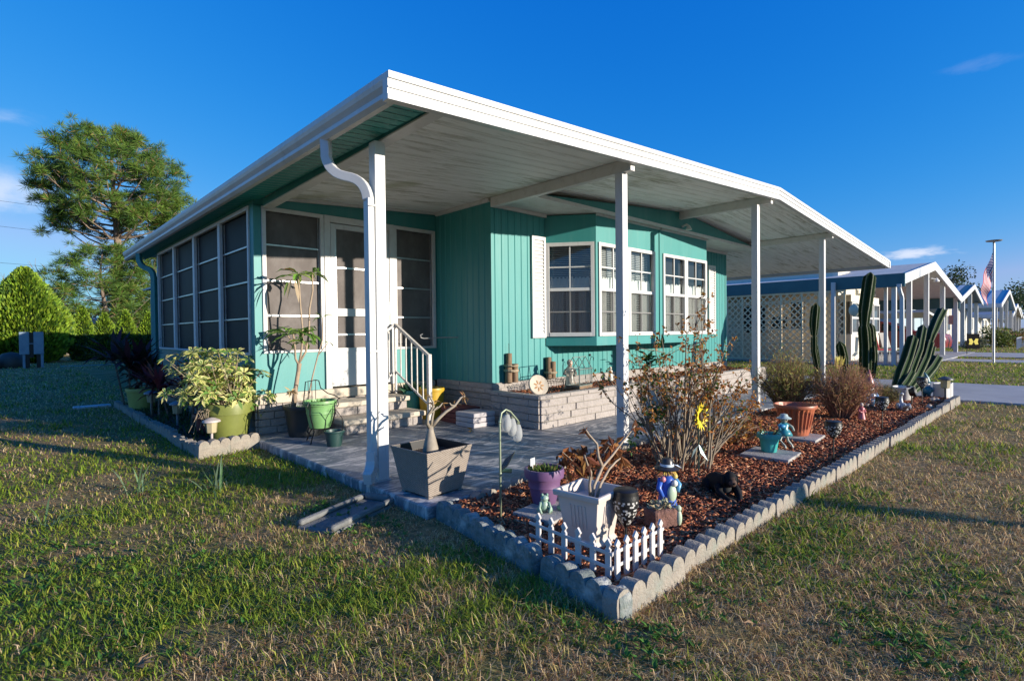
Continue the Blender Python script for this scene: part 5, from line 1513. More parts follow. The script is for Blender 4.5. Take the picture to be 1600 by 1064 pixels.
# dancing girl figurine beside the teal pot
t = thing('child_figurine', 'verdigris figurine of a child in a hat and teal skirt between teal and terracotta pots', 'figurine', (5.44, 1.92, -.03), R(-20))
q = MB()
q.lathe([(.03, .13), (.075, .135), (.06, .17), (.035, .20), (.045, .235), (.02, .255)], n=14, col=(0.03, 0.22, 0.27), flute=lambda k, z: 1 + .12 * (k % 2) * (z < .15))
for s in (-1, 1): q.tube([(s * .022, 0, .15), (s * .03, -.02 * s, .08), (s * .045, -.05, .04), (s * .05, -.06, .005)], [.014, .012, .010, .012], 8, col=(0.33, 0.36, 0.32))
q.tube([(.04, 0, .24), (.075, -.03, .21), (.06, -.06, .18)], [.014, .012, .009], 7, col=(0.34, 0.36, 0.30)); q.tube([(-.04, 0, .24), (-.08, -.01, .235), (-.085, -.03, .19)], [.014, .012, .009], 7, col=(0.05, 0.24, 0.36))
q.ell((-.05, -.02, .225), (.04, .03, .022), 10, 7, col=(0.03, 0.20, 0.40))
q.build('body', MT['painted'], t, smooth='all', colours=True)
q = MB(); q.ell((0, 0, .285), (.034, .034, .038), col=(0.36, 0.34, 0.27)); q.ell((0, -.034, .282), (.007, .007, .008), 6, 5, col=(0.36, 0.34, 0.27)); q.build('head', MT['painted'], t, smooth='all', colours=True)
q = MB(); q.lathe([(.034, .300), (.066, .292), (.068, .298), (.04, .312), (.03, .335), (0, .342)], n=16, col=(0.36, 0.44, 0.42)); q.build('hat', MT['painted'], t, smooth=True, colours=True)

def gnome(loc, label, h, hat, coat, trous, rot=0, bow=0):
    t = thing('garden_gnome', label, 'gnome', loc, rot); s_ = h
    q = MB()
    q.lathe([(0, .16 * s_), (.13 * s_, .16 * s_), (.175 * s_, .24 * s_), (.165 * s_, .36 * s_), (.12 * s_, .46 * s_), (.06 * s_, .49 * s_)], n=16, col=coat)
    for s in (-1, 1):
        q.tube([(s * .07 * s_, 0, .2 * s_), (s * .075 * s_, 0, .06 * s_)], [.07 * s_, .06 * s_], 9, col=trous)
        q.ell((s * .08 * s_, -.04 * s_, .035 * s_), (.055 * s_, .095 * s_, .04 * s_), 10, 7, col=(0.03, 0.025, 0.02))
        q.tube([(s * .13 * s_, 0, .42 * s_), (s * .19 * s_, -.03 * s_, .31 * s_), (s * .12 * s_, -.15 * s_, .26 * s_)], [.055 * s_, .05 * s_, .035 * s_], 9, col=coat)
        q.ell((s * .11 * s_, -.165 * s_, .26 * s_), (.032 * s_, .032 * s_, .032 * s_), 8, 6, col=(0.48, 0.29, 0.2))
    q.build('body', MT['painted'], t, smooth='all', colours=True)
    q = MB(); q.ell((0, -.01 * s_, .545 * s_), (.10 * s_, .10 * s_, .10 * s_), col=(0.48, 0.29, 0.2)); q.ell((0, -.115 * s_, .54 * s_), (.028 * s_, .03 * s_, .028 * s_), 8, 6, col=(0.5, 0.25, 0.18))
    for s in (-1, 1): q.ell((s * .035 * s_, -.1 * s_, .575 * s_), (.012 * s_, .01 * s_, .014 * s_), 6, 5, col=(.02, .02, .03))
    q.build('head', MT['painted'], t, smooth='all', colours=True)
    q = MB(); q.ell((0, -.075 * s_, .43 * s_), (.095 * s_, .06 * s_, .13 * s_), col=(0.62, 0.60, 0.56)); q.ell((0, .03 * s_, .53 * s_), (.115 * s_, .095 * s_, .10 * s_), col=(0.60, 0.58, 0.54)); q.build('beard', MT['matte'], t, smooth='all', colours=True)
    q = MB(); q.tube([(0, 0, .58 * s_), (0, .0, .66 * s_), (0, .01 * s_, .8 * s_), (.01 * s_, .02 * s_ + bow * .05 * s_, .92 * s_), (.03 * s_, .03 * s_ + bow * .1 * s_, 1.0 * s_)], [.125 * s_, .115 * s_, .075 * s_, .04 * s_, .012 * s_], 14, col=hat); q.build('hat', MT['painted'], t, smooth='all', colours=True)
    return t
gnome((9.0, 2.02, -.03), 'garden gnome with tall dull red pointed hat and blue coat in front of the cactus', .56, (0.33, 0.11, 0.095), (0.13, 0.27, 0.46), (0.42, 0.42, 0.42), R(-40))
gnome((11.0, 1.66, -.03), 'garden gnome all in deep teal blue at the driveway end of the bed', .42, (0.02, 0.13, 0.19), (0.02, 0.14, 0.20), (0.02, 0.08, 0.13), R(70), 1)
small_figure('rabbit_figurine', 'small pink and white figurine under the dry brown bush', (7.75, 1.82, -.03), .24, (0.45, 0.14, 0.15), skin=(0.6, 0.5, 0.45), hair=(0.6, 0.55, 0.5), rot=R(-30))
# cow-patterned planter (white with dark patches)
t = thing('cow_planter', 'low white planter with dark patches below the clump of cacti', 'planter', (10.35, 1.86, -.03), R(8))
q = MB(); q.lathe([(.0, 0), (.12, 0), (.17, .10), (.19, .22), (.175, .225), (.15, .15), (0, .15)], n=24, sx=1.2, sy=.8); q.build('pot', M('white_dark_patches', (0.55, 0.53, 0.5), (0.06, 0.05, 0.045), 4.5, lo=.55, hi=.58, rough=.6), t, smooth=True)
# grey swan-like figure lying in the mulch
q = MB(); q.ell((0, 0, .06), (.14, .07, .06), col=(0.34, 0.36, 0.39)); q.tube([(-.10, 0, .08), (-.15, 0, .14), (-.14, 0, .20), (-.10, 0, .23)], [.03, .022, .018, .02], 9, col=(0.42, 0.43, 0.45)); q.ell((-.08, 0, .232), (.035, .022, .022), col=(0.42, 0.43, 0.45)); q.lathe([(.02, 0), (.012, .03), (0, .05)], (0.13, 0, .08), 8, col=(0.3, 0.32, 0.35)); q.tube([(.12, 0, .07), (.2, .02, .10), (.24, .03, .11)], [.03, .02, .006], 8, col=(0.30, 0.32, 0.35)); q.ell((-.045, 0, .23), (.02, .008, .007), 6, 5, col=(0.30, 0.2, 0.1))
for s in (-1, 1): q.ell((.02, s * .062, .075), (.10, .022, .045), 10, 7, col=(0.30, 0.32, 0.35))
tag(q.build('bird_figurine', MT['painted'], None, loc=(9.0, 1.62, -.03), rot=R(200), smooth='all', colours=True), 'grey bird figurine lying on the mulch between gnome and cow planter', 'figurine')
# end post box with lantern
t = thing('white_trellis_box', 'small white slatted planter box at the driveway end of the mulch bed', 'planter box', (11.15, 1.47, -.03), R(-10))
q = MB()
for k in range(5): q.box(-.15 + k * .062, -.15 + k * .062 + .05, -.09, -.075, 0, .25 - .01 * (k % 2)); q.box(-.15 + k * .062, -.15 + k * .062 + .05, .075, .09, 0, .25)
q.box(-.15, .15, -.074, .074, 0.0, .16); q.box(-.155, -.14, -.0745, .0745, .16, .24); q.box(.14, .155, -.0745, .0745, .16, .24)
q.build('box', MT['white_old'], t, bevel=.004)
t = path_light((10.85, 1.40, -.03), 'dark-capped amber path light at the driveway corner of the bed', 1.35, (0.10, 0.10, 0.10))
for k, (x, y) in enumerate(((10.45, 1.50), (10.55, 1.47), (10.62, 1.52), (9.6, 1.42), (9.45, 1.40))):
    q = MB(); q.ell((0, 0, .025), (.05, .04, .035), 10, 7)
    tag(q.build('stone', P('tan_stone', (0.45, 0.36, 0.28), .9), None, loc=(x, y, -.03), rot=k, smooth='all'), 'small tan stone on the mulch near the driveway end of the bed', 'stone', 'tan stones at the end of the bed')
# ================================================================== SHRUBS IN THE BED
def grow(mb, p, d_, L, r_, depth, tips, rr, spread=.5, lift=.15, seg=3, kids=(2, 3), shrink=.72, n=5, col=(1, 1, 1)):
    pts = [p]; q = p.copy(); dd = d_.copy()
    for k in range(seg):
        dd = (dd + rdir(rr) * .16 + Vector((0, 0, lift * .25))).normalized()
        q = q + dd * L / seg; pts.append(q.copy())
    mb.tube(pts, [r_ * (1 - .45 * i / seg) for i in range(seg + 1)], n, cap=False, col=col)
    for a in pts[1:]: tips.append((a.copy(), dd.copy(), depth))
    if depth > 0:
        for k in range(rr.randint(*kids)):
            t = rr.uniform(.4, 1.0); i = min(int(t * seg), seg - 1); b_ = pts[i].lerp(pts[i + 1], t * seg - i)
            nd = (dd + rdir(rr) * spread + Vector((0, 0, lift))).normalized()
            grow(mb, b_, nd, L * shrink * rr.uniform(.75, 1.15), r_ * .58, depth - 1, tips, rr, spread, lift, seg, kids, shrink, n, col)

r3 = random.Random(31)
sh = thing('dry_shrub', 'tall twiggy shrub with curled orange-brown dead leaves beside the second porch post', 'shrub', (4.15, 2.28, -.03))
tw = MB(); tips = []
for k in range(44):
    a = r3.uniform(0, 6.28); rr_ = .24 * math.sqrt(r3.random())
    lean = Vector((math.cos(a) * r3.uniform(.10, 1.0), math.sin(a) * r3.uniform(.05, .45), 1)).normalized()
    if k < 18: lean = (lean + Vector((r3.uniform(.4, 1.3), -.12, -.2))).normalized()
    grow(tw, Vector((rr_ * math.cos(a), rr_ * math.sin(a), 0)), lean, r3.uniform(.40, .60), r3.uniform(.007, .012), 2, tips, r3, .42, .10, 4, (1, 3), .70)
# two long leaders
for (dx, dy, hh) in ((.62, .05, 1.46), (.55, .12, 1.36), (.30, .1, 1.15), (.95, .0, 1.05), (1.25, -.05, .80), (-.25, .1, 1.05), (-.05, .15, 1.12), (.75, .1, 1.2), (.12, .0, 1.22), (-.45, .12, .95), (1.45, .02, .62)):
    pts = [Vector((dx * t ** 1.2 + .02 * math.sin(5 * t), dy * t, hh * t)) for t in [i / 7 for i in range(8)]]
    tw.tube(pts, [.011 * (1 - .8 * i / 7) for i in range(8)], 5, cap=False)
    for i in range(3, 8):
        for q in range(5 if i > 4 else 2): tips.append((pts[i] + rdir(r3) * .05, rdir(r3), 0))
    for i in range(3, 7): grow(tw, pts[i], (rdir(r3) + Vector((.3, 0, .6))).normalized(), r3.uniform(.14, .30), .004, 0, tips, r3, .4, .1, 3)
tw.build('branches', M('grey_brown_twig', (0.27, 0.215, 0.15), (0.17, 0.13, 0.09), 20, rough=.85), sh, smooth='all')
lv = MB()
DEAD = [(0.46, 0.20, 0.045), (0.36, 0.145, 0.035), (0.52, 0.27, 0.07), (0.24, 0.095, 0.028)]
for (p, d_, dep) in tips:
    if p.z < .16: continue
    if dep == 0 and r3.random() < .62 or r3.random() < .14:
        for k in range(r3.randint(2, 5)):
            green = r3.random() < (.34 if p.x < -.05 or p.z < .40 else .06)
            c = jit(r3.choice([(0.07, 0.13, 0.025), (0.11, 0.15, 0.03)]) if green else r3.choice(DEAD), .25, r3)
            lv.leaf(p + rdir(r3) * .015, rdir(r3) + Vector((0, 0, -.25)), r3.uniform(.025, .05), r3.uniform(.014, .028), col=c, fold=.5)
for k in range(90):   # leafy low branch on the left reaching to the post
    t = r3.random(); p = Vector((-.15 - .32 * t, .1 + .1 * t, .42 + .10 * math.sin(3 * t) - .25 * t * t + r3.uniform(-.05, .05)))
    lv.leaf(p, rdir(r3) + Vector((-.3, 0, -.4)), r3.uniform(.035, .06), r3.uniform(.018, .03), col=jit((0.055, 0.12, 0.03), .3, r3), fold=.25)
tw2 = MB(); tw2.tube([(0, 0, .1), (-.15, .1, .40), (-.30, .15, .43), (-.48, .2, .30)], [.008, .006, .004, .002], 5)
tw2.build('low_branch', MT['bark_pale'], sh)
lv.build('leaves', LEAFS, sh, colours=True)
# clump of green big leaves on the planter behind
jp = thing('jade_plant', 'glossy dark green broad-leaved plant in the planter beyond the second porch post', 'plant', (7.3, 4.6, .345))
q = MB(); q.tube([(0, 0, 0), (.0, 0, .3)], [.03, .015], 7); q.build('stem', MT['bark'], jp)
q = MB()
for k in range(46):
    a = r3.uniform(0, 6.28); z = r3.uniform(.05, .42)
    q.leaf((0, 0, z), (math.cos(a), math.sin(a), r3.uniform(-.1, .7)), r3.uniform(.14, .28), .075, up=(0, 0, 1), col=jit((0.025, 0.085, 0.03), .3, r3), fold=.2)
q.leaf((-.1, -.2, .46), (-1, -.1, .02), .22, .06, up=(0, 0, 1), col=(0.03, 0.12, 0.05)); q.leaf((.1, -.2, .5), (-.2, -.2, 1), .25, .08, col=(0.03, 0.10, 0.04))
q.build('leaves', LEAFS, jp, colours=True)

# low brown leaf litter shrub behind the teal pot
r4 = random.Random(41)
t = thing('low_dead_shrub', 'low sprawling shrub of rusty dead leaves behind the teal pot', 'shrub', (5.35, 2.45, -.03))
tw = MB(); tips = []
for k in range(30):
    a = r4.uniform(0, 6.28)
    grow(tw, Vector((.25 * math.cos(a) * r4.random(), .2 * math.sin(a) * r4.random(), 0)), Vector((math.cos(a), math.sin(a) * .7, r4.uniform(.35, 1))).normalized(), .24, .006, 1, tips, r4, .6, .05, 3, (2, 3))
tw.build('branches', MT['bark_pale'], t)
lv = MB()
for (p, d_, dep) in tips:
    for k in range(2):
        lv.leaf(p + rdir(r4) * .03, rdir(r4), r4.uniform(.03, .06), r4.uniform(.018, .034), col=jit(r4.choice(DEAD + [(0.13, 0.05, 0.02), (0.32, 0.20, 0.03)]), .25, r4), fold=.4)
lv.build('leaves', LEAFS, t, colours=True)

def fine_bush(name, label, loc, rx, h, n_, cols, seed, lean=(0, 0), stemcol=None):
    rr = random.Random(seed)
    t = thing(name, label, 'bush', loc)
    st = MB(); lv = MB()
    for k in range(n_):
        a = rr.uniform(0, 6.28); b_ = Vector((.10 * math.cos(a) * rr.random(), .10 * math.sin(a) * rr.random(), 0))
        rad = rx * math.sqrt(rr.random()); e = Vector((rad * math.cos(a) + lean[0], rad * math.sin(a) * .85 + lean[1], h * (1 - .45 * (rad / rx) ** 2) * rr.uniform(.55, 1.0)))
        mid = b_.lerp(e, .5) + Vector((0, 0, h * .10)) + rdir(rr) * .04
        c = jit(rr.choice(cols), .25, rr)
        sc_ = jit(stemcol or (0.20, 0.13, 0.075), .25, rr)
        st.tube([b_, mid, e], [.005, .0035, .0015], 4, cap=False, col=sc_)
        for j in range(rr.randint(9, 16)):
            tt = rr.uniform(.25, 1.02); p = (b_.lerp(mid, tt * 2) if tt < .5 else mid.lerp(e, tt * 2 - 1)) + rdir(rr) * rr.uniform(0, .06)
            d_ = (rdir(rr) + Vector((0, 0, .6)) + (e - b_).normalized() * .5)
            lv.leaf(p, d_, rr.uniform(.035, .075), rr.uniform(.005, .010), col=jit(c, .2, rr), fold=.1)
            if j % 3 == 0: st.tube([p, p + d_.normalized() * rr.uniform(.05, .12)], [.0018, .001], 3, cap=False, col=sc_)
    st.build('stems', MT['matte'], t, colours=True)
    lv.build('leaves', LEAFS, t, colours=True)
    return t
fine_bush('green_feathery_bush', 'feathery yellow-green bush behind the terracotta pot', (7.55, 2.62, -.03), .48, .95, 330, [(0.34, 0.36, 0.07), (0.42, 0.40, 0.10), (0.22, 0.26, 0.06), (0.44, 0.33, 0.10)], 51, (-.05, 0))
fine_bush('brown_dry_bush', 'dry reddish-brown fine-stemmed bush between the feathery green bush and the gnome', (7.75, 2.05, -.03), .52, .80, 380, [(0.44, 0.22, 0.10), (0.33, 0.16, 0.08), (0.52, 0.32, 0.16), (0.32, 0.25, 0.08)], 52, (.1, 0), (0.26, 0.14, 0.09))
fine_bush('small_weedy_bush', 'small olive weedy bush at the foot of the clump of cacti', (9.6, 1.98, -.03), .26, .33, 110, [(0.20, 0.19, 0.06), (0.15, 0.15, 0.04)], 53)
q = MB()
for k in range(9): q.leaf((rnd.uniform(-.03, .03), 0, .0), (rnd.uniform(-.5, .5), rnd.uniform(-.5, .5), 1), .20, .07, col=jit((0.60, 0.53, 0.14), .1))
tag(q.build('yellow_leaf_sprig', LEAFS, None, loc=(8.55, 2.3, .55), colours=True), 'sprig of pale yellow leaves poking out of the brown bush', 'sprig')
# woody dead trunk plants behind
# ================================================================== CACTI
def cactus_col(mb, pts, r_, ribs=6):
    """ribbed column along pts with rounded top; pale spines along every rib"""
    n_ = ribs * 10; star = []
    pts = [Vector(p) for p in pts]
    # resample
    out = []
    for i in range(len(pts) - 1):
        for k in range(5): out.append(pts[i].lerp(pts[i + 1], k / 5))
    out.append(pts[-1])
    N = len(out); rad = []
    L = sum((out[i + 1] - out[i]).length for i in range(N - 1)); acc = 0
    for i in range(N):
        if i: acc += (out[i] - out[i - 1]).length
        t = acc / L; e = max(0.0, (acc - (L - r_ * 1.5)) / (r_ * 1.5))
        rad.append(r_ * (0.62 + .38 * min(1, t * 3.2)) * math.sqrt(max(.03, 1 - e * e)))
    prof = [1.0, .985, .90, .74, .62, .58, .62, .74, .90, .985]
    x = None
    vs, fs = [], []; k0 = len(mb.v)
    cols = []
    for i, p in enumerate(out):
        t = (out[min(i + 1, N - 1)] - out[max(i - 1, 0)]).normalized()
        x = t.orthogonal().normalized() if x is None else (x - t * x.dot(t)).normalized()
        y = t.cross(x)
        for k in range(n_):
            a = 2 * math.pi * k / n_; q = rad[i] * prof[k % 10]
            vs.append(p + x * math.cos(a) * q + y * math.sin(a) * q)
            cols.append((0.24, 0.23, 0.16) if k % 10 == 0 else ((0.030, 0.052, 0.018) if k % 10 in (1, 9) else (0.018, 0.038, 0.011)))
    for i in range(N - 1):
        for k in range(n_):
            k2 = (k + 1) % n_; fs.append((i * n_ + k, i * n_ + k2, (i + 1) * n_ + k2, (i + 1) * n_ + k))
    fs.append(tuple((N - 1) * n_ + k for k in range(n_)))
    rs = random.Random(N)
    for i in range(1, N - 1):
        for k in range(0, n_, 10):
            p = vs[i * n_ + k].lerp(vs[(i + 1) * n_ + k], rs.random()); o_ = (p - out[i]).normalized()
            for q in range(3):
                d_ = (o_ + rdir(rs) * .8).normalized(); sd = d_.orthogonal() * .0022; j_ = len(vs)
                vs += [p + sd, p - sd, p + d_ * rs.uniform(.015, .03)]; cols += [(0.42, 0.38, 0.27)] * 3; fs.append((j_, j_ + 1, j_ + 2))
    if mb.M: vs = [mb.M @ v for v in vs]
    mb.v.extend([tuple(v) for v in vs]); mb.c.extend(cols); mb.f.extend([tuple(k0 + j for j in f) for f in fs]); mb.mi.extend([0] * len(fs))
MT['cactus'] = leaf_mat('cactus_skin', 0, .8, .12)
def at(px_, py_, Y):
    """world point on the plane y = Y seen at this place in the photograph"""
    r_ = RT * ((px_ - 800) / FPX) - UP * ((py_ - 532) / FPX) + FW
    return Vector((0, 0, H)) + r_ * (Y / r_.y)
def cactus(name, label, base, cols):
    t = thing(name, label, 'cactus', base)
    for pts, r_ in cols:
        mb = MB(); cactus_col(mb, [Vector(p) - Vector(base) for p in pts], r_ * .9); mb.build('column', MT['cactus'], t, smooth='all', colours=True)
    return t
Yc = 2.75
b0 = at(1354, 600, Yc)
cactus('tall_cactus', 'tall single-file ribbed cactus column with pinched waist behind the brown bush', (b0.x, b0.y, -.03),
       [([(b0.x, Yc, -.03), at(1352, 580, Yc), at(1352, 540, Yc), at(1350, 512, Yc), at(1350, 505, Yc)], .115),
        ([at(1350, 514, Yc), at(1351, 490, Yc), at(1355, 460, Yc), at(1360, 426, Yc)], .125),
        ([at(1362, 590, Yc - .02), at(1363, 555, Yc - .02), at(1361, 530, Yc - .02), at(1359, 505, Yc)], .10)])
Yc = 2.10
b0 = at(1418, 612, Yc)
cactus('cactus_clump', 'clump of dark ribbed cacti all leaning right beside the driveway', (b0.x, b0.y, -.03),
       [([at(1398, 612, Yc), at(1405, 590, Yc), at(1416, 562, Yc), at(1427, 524, Yc)], .115),
        ([at(1408, 612, Yc), at(1420, 585, Yc), at(1434, 548, Yc), at(1442, 508, Yc + .08)], .10),
        ([at(1412, 616, Yc - .06), at(1430, 590, Yc - .06), at(1444, 560, Yc - .06), at(1452, 532, Yc - .06)], .115),
        ([at(1450, 540, Yc - .03), at(1454, 525, Yc - .03), at(1462, 505, Yc - .03), at(1473, 483, Yc - .03)], .12),
        ([at(1418, 616, Yc - .1), at(1438, 596, Yc - .12), at(1454, 577, Yc - .14), at(1466, 557, Yc - .16)], .12),
        ([at(1425, 606, Yc), at(1440, 582, Yc), at(1450, 560, Yc + .05), at(1455, 540, Yc + .08)], .11),
        ([at(1402, 614, Yc - .1), at(1414, 598, Yc - .1), at(1424, 580, Yc - .1)], .10)])
Yc = 3.2
b0 = at(1277, 595, Yc)
cactus('small_cactus', 'slim dark cactus with narrow waist left of the fourth porch post', (b0.x, b0.y, -.03),
       [([(b0.x, Yc, -.03), at(1277, 575, Yc), at(1272, 548, Yc), at(1272, 522, Yc)], .055), ([at(1272, 524, Yc), at(1272, 505, Yc), at(1275, 474, Yc)], .085), ([at(1279, 575, Yc), at(1276, 555, Yc), at(1273, 535, Yc)], .05)])
# grey knobbly stump plants by the posts
for (px_, py_, lab) in ((1318, 575, 'grey spiky stump-like cactus under the lattice end'),):
    b0 = at(px_, 600, 3.0)
    cactus('stump_cactus', lab, (b0.x, b0.y, -.03), [([(b0.x, 3.0, -.03), at(px_, 560, 3.0), at(px_ - 6, 534, 3.0)], .09)])

# ================================================================== SIDE BED: red cordylines
def cordyline(loc, label, n_, L, seed, cols, hgt=.5):
    rr = random.Random(seed)
    t = thing('red_cordyline', label, 'plant', loc)
    st = MB(); lv = MB()
    for h_ in range(n_):
        b_ = Vector((rr.uniform(-.2, .2), rr.uniform(-.3, .3), 0)); top = b_ + Vector((rr.uniform(-.15, .15), rr.uniform(-.15, .15), hgt * rr.uniform(.5, 1.2)))
        st.tube([b_, top], [.015, .011], 6)
        for k in range(26):
            a = rr.uniform(0, 6.28); el_ = rr.uniform(.0, 1.3)
            lv.strap(top - Vector((0, 0, rr.uniform(0, .12))), (math.cos(a) * math.cos(el_), math.sin(a) * math.cos(el_), math.sin(el_)), L * rr.uniform(.6, 1.1), L * .13, jit(rr.choice(cols), .25, rr), 4, rr.uniform(.4, 1.3))
    st.build('stems', MT['bark'], t); lv.build('leaves', LEAFS, t, colours=True)
RC = [(0.30, 0.06, 0.07), (0.20, 0.04, 0.045), (0.36, 0.13, 0.08), (0.13, 0.05, 0.04)]
cordyline((1.82, 7.25, -.03), 'reddish cordyline with bronze strap leaves next to the variegated shrub', 7, .40, 61, RC + [(0.32, 0.15, 0.08)], .62)
cordyline((1.72, 8.75, -.03), 'dark red cordyline halfway along the shaded side bed', 5, .48, 62, RC, .45)
cordyline((1.60, 10.3, -.03), 'dark green and maroon strap-leaved cordyline at the far end of the side bed', 6, .62, 63, [(0.05, 0.03, 0.028), (0.04, 0.045, 0.025), (0.09, 0.03, 0.035)], .85)
op = pot('lime_pot', 'yellow-green pot in shade at the far end of the side bed', 'flower pot', (1.58, 10.0, -.03), .16, .21, .34, (0.36, 0.38, 0.10), rim=.012, rimh=.06)
rp = pot('maroon_pot', 'small maroon pot in the shade beside the olive pot', 'flower pot', (1.72, 6.95, -.03), .10, .14, .24, (0.12, 0.03, 0.035), rimh=.05)
r5 = random.Random(71)
q = MB()
for k in range(700):
    p = Vector((r5.uniform(1.42, 2.0), r5.uniform(6.5, 11), -.02)); q.leaf(p, rdir(r5) + Vector((0, 0, 1)), r5.uniform(.04, .12), r5.uniform(.012, .03), col=jit((0.05, 0.09, 0.025), .4, r5))
o = q.build('ground_cover', LEAFS, None, colours=True); kind(o, 'stuff')

# ================================================================== TREES BEHIND
def arborvitae(name, label, loc, R_, Hh, n_, seed, group=None, zb_=0.0):
    """teardrop conifer clad in small upright fans"""
    rr = random.Random(seed)
    t = thing(name, label, 'conifer', loc, 0, group)
    q = MB(); q.tube([(0, 0, 0), (0, 0, Hh * .8)], [R_ * .08, R_ * .03], 7); q.build('trunk', MT['bark'], t)
    lv = MB()
    def rad(z):
        u = z / Hh
        return R_ * (min(1, (u + .10) / .30) ** .5 if u < .2 else 1) * (1 - max(0, (u - .30) / .70) ** 1.8) * (1 - .10 * max(0, math.sin((u - .55) / .45 * math.pi)) if u > .55 else 1)
    ph = [(rr.uniform(0, 6.28), rr.uniform(3, 9), rr.uniform(0, 6.28), rr.uniform(1.5, 4)) for _ in range(5)]
    for k in range(n_):
        z = Hh * (1 - (1 - rr.random()) ** .75) * .985 + .02; a = rr.uniform(0, 6.28)
        w_ = sum(math.sin(a * round(p[1]) + p[0] + z * p[3] * 2 / Hh * 3) for p in ph) / 5
        dd = rr.random() ** 2 * .30
        r_ = rad(z) * (1 + .05 * w_ - dd) + rr.uniform(-.02, .02) * R_
        p = Vector((r_ * math.cos(a), r_ * math.sin(a), z))
        d_ = Vector((math.cos(a) * .55, math.sin(a) * .55, 1.0)) + rdir(rr) * .5
        c = mixc((0.16, 0.26, 0.025), (0.30, 0.42, 0.035), rr.random()); c = jit(c, .25, rr)
        if rr.random() < .25: c = jit((0.06, 0.12, 0.02), .2, rr)
        s_ = (.06 + R_ * .035) * rr.uniform(.7, 1.4)
        lv.leaf(p, d_, s_ * 1.6, s_ * .8, up=(math.cos(a + 1.57) + rr.uniform(-.7, .7), math.sin(a + 1.57) + rr.uniform(-.7, .7), 0), col=c, fold=.1)
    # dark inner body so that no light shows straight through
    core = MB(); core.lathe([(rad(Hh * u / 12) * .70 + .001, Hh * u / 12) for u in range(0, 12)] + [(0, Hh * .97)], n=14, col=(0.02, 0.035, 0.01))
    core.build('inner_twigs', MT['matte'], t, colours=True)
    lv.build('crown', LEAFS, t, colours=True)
    return t
YH = 33.0
arborvitae('arborvitae', 'huge bright yellow-green teardrop arborvitae behind the grey utility boxes', (0.85, YH + .2, ZG), 1.70, 4.30, 15000, 81)
hed = [('first of the small pointed arborvitae right of the gap beside the big one', 2.91), ('small pointed arborvitae second from the gap in the back row', 3.78), ('small rounded-top arborvitae third from the gap in the back row', 4.64), ('small arborvitae half hidden by the teal corner downspout', 5.6)]
for k, (lab, x) in enumerate(hed):
    arborvitae('arborvitae', lab, (x, YH + .4, ZG), .56, [2.62, 2.32, 2.46, 2.4][k], 4200, 82 + k, 'small arborvitae in the back row')
arborvitae('arborvitae', 'arborvitae at the far left edge partly out of view', (-1.3, YH + 1.2, ZG), 1.2, 3.0, 3500, 90)
# low dark hedge body beneath and between
rr = random.Random(95)
q = MB()
for k in range(5200):
    x = rr.uniform(2.45, 8.2); z = rr.uniform(-.05, 1.15)
    q.leaf((x, YH + .1 + rr.uniform(-.45, .5), z), rdir(rr) + Vector((0, -.3, .5)), rr.uniform(.10, .2), rr.uniform(.05, .1), col=jit((0.045, 0.085, 0.022), .35, rr))
hd = thing('clipped_hedge', 'low dark hedge linking the small arborvitae in the back row', 'hedge', (5, YH, ZG))
q.build('leaves', LEAFS, hd, shift=(5, YH, ZG), colours=True)

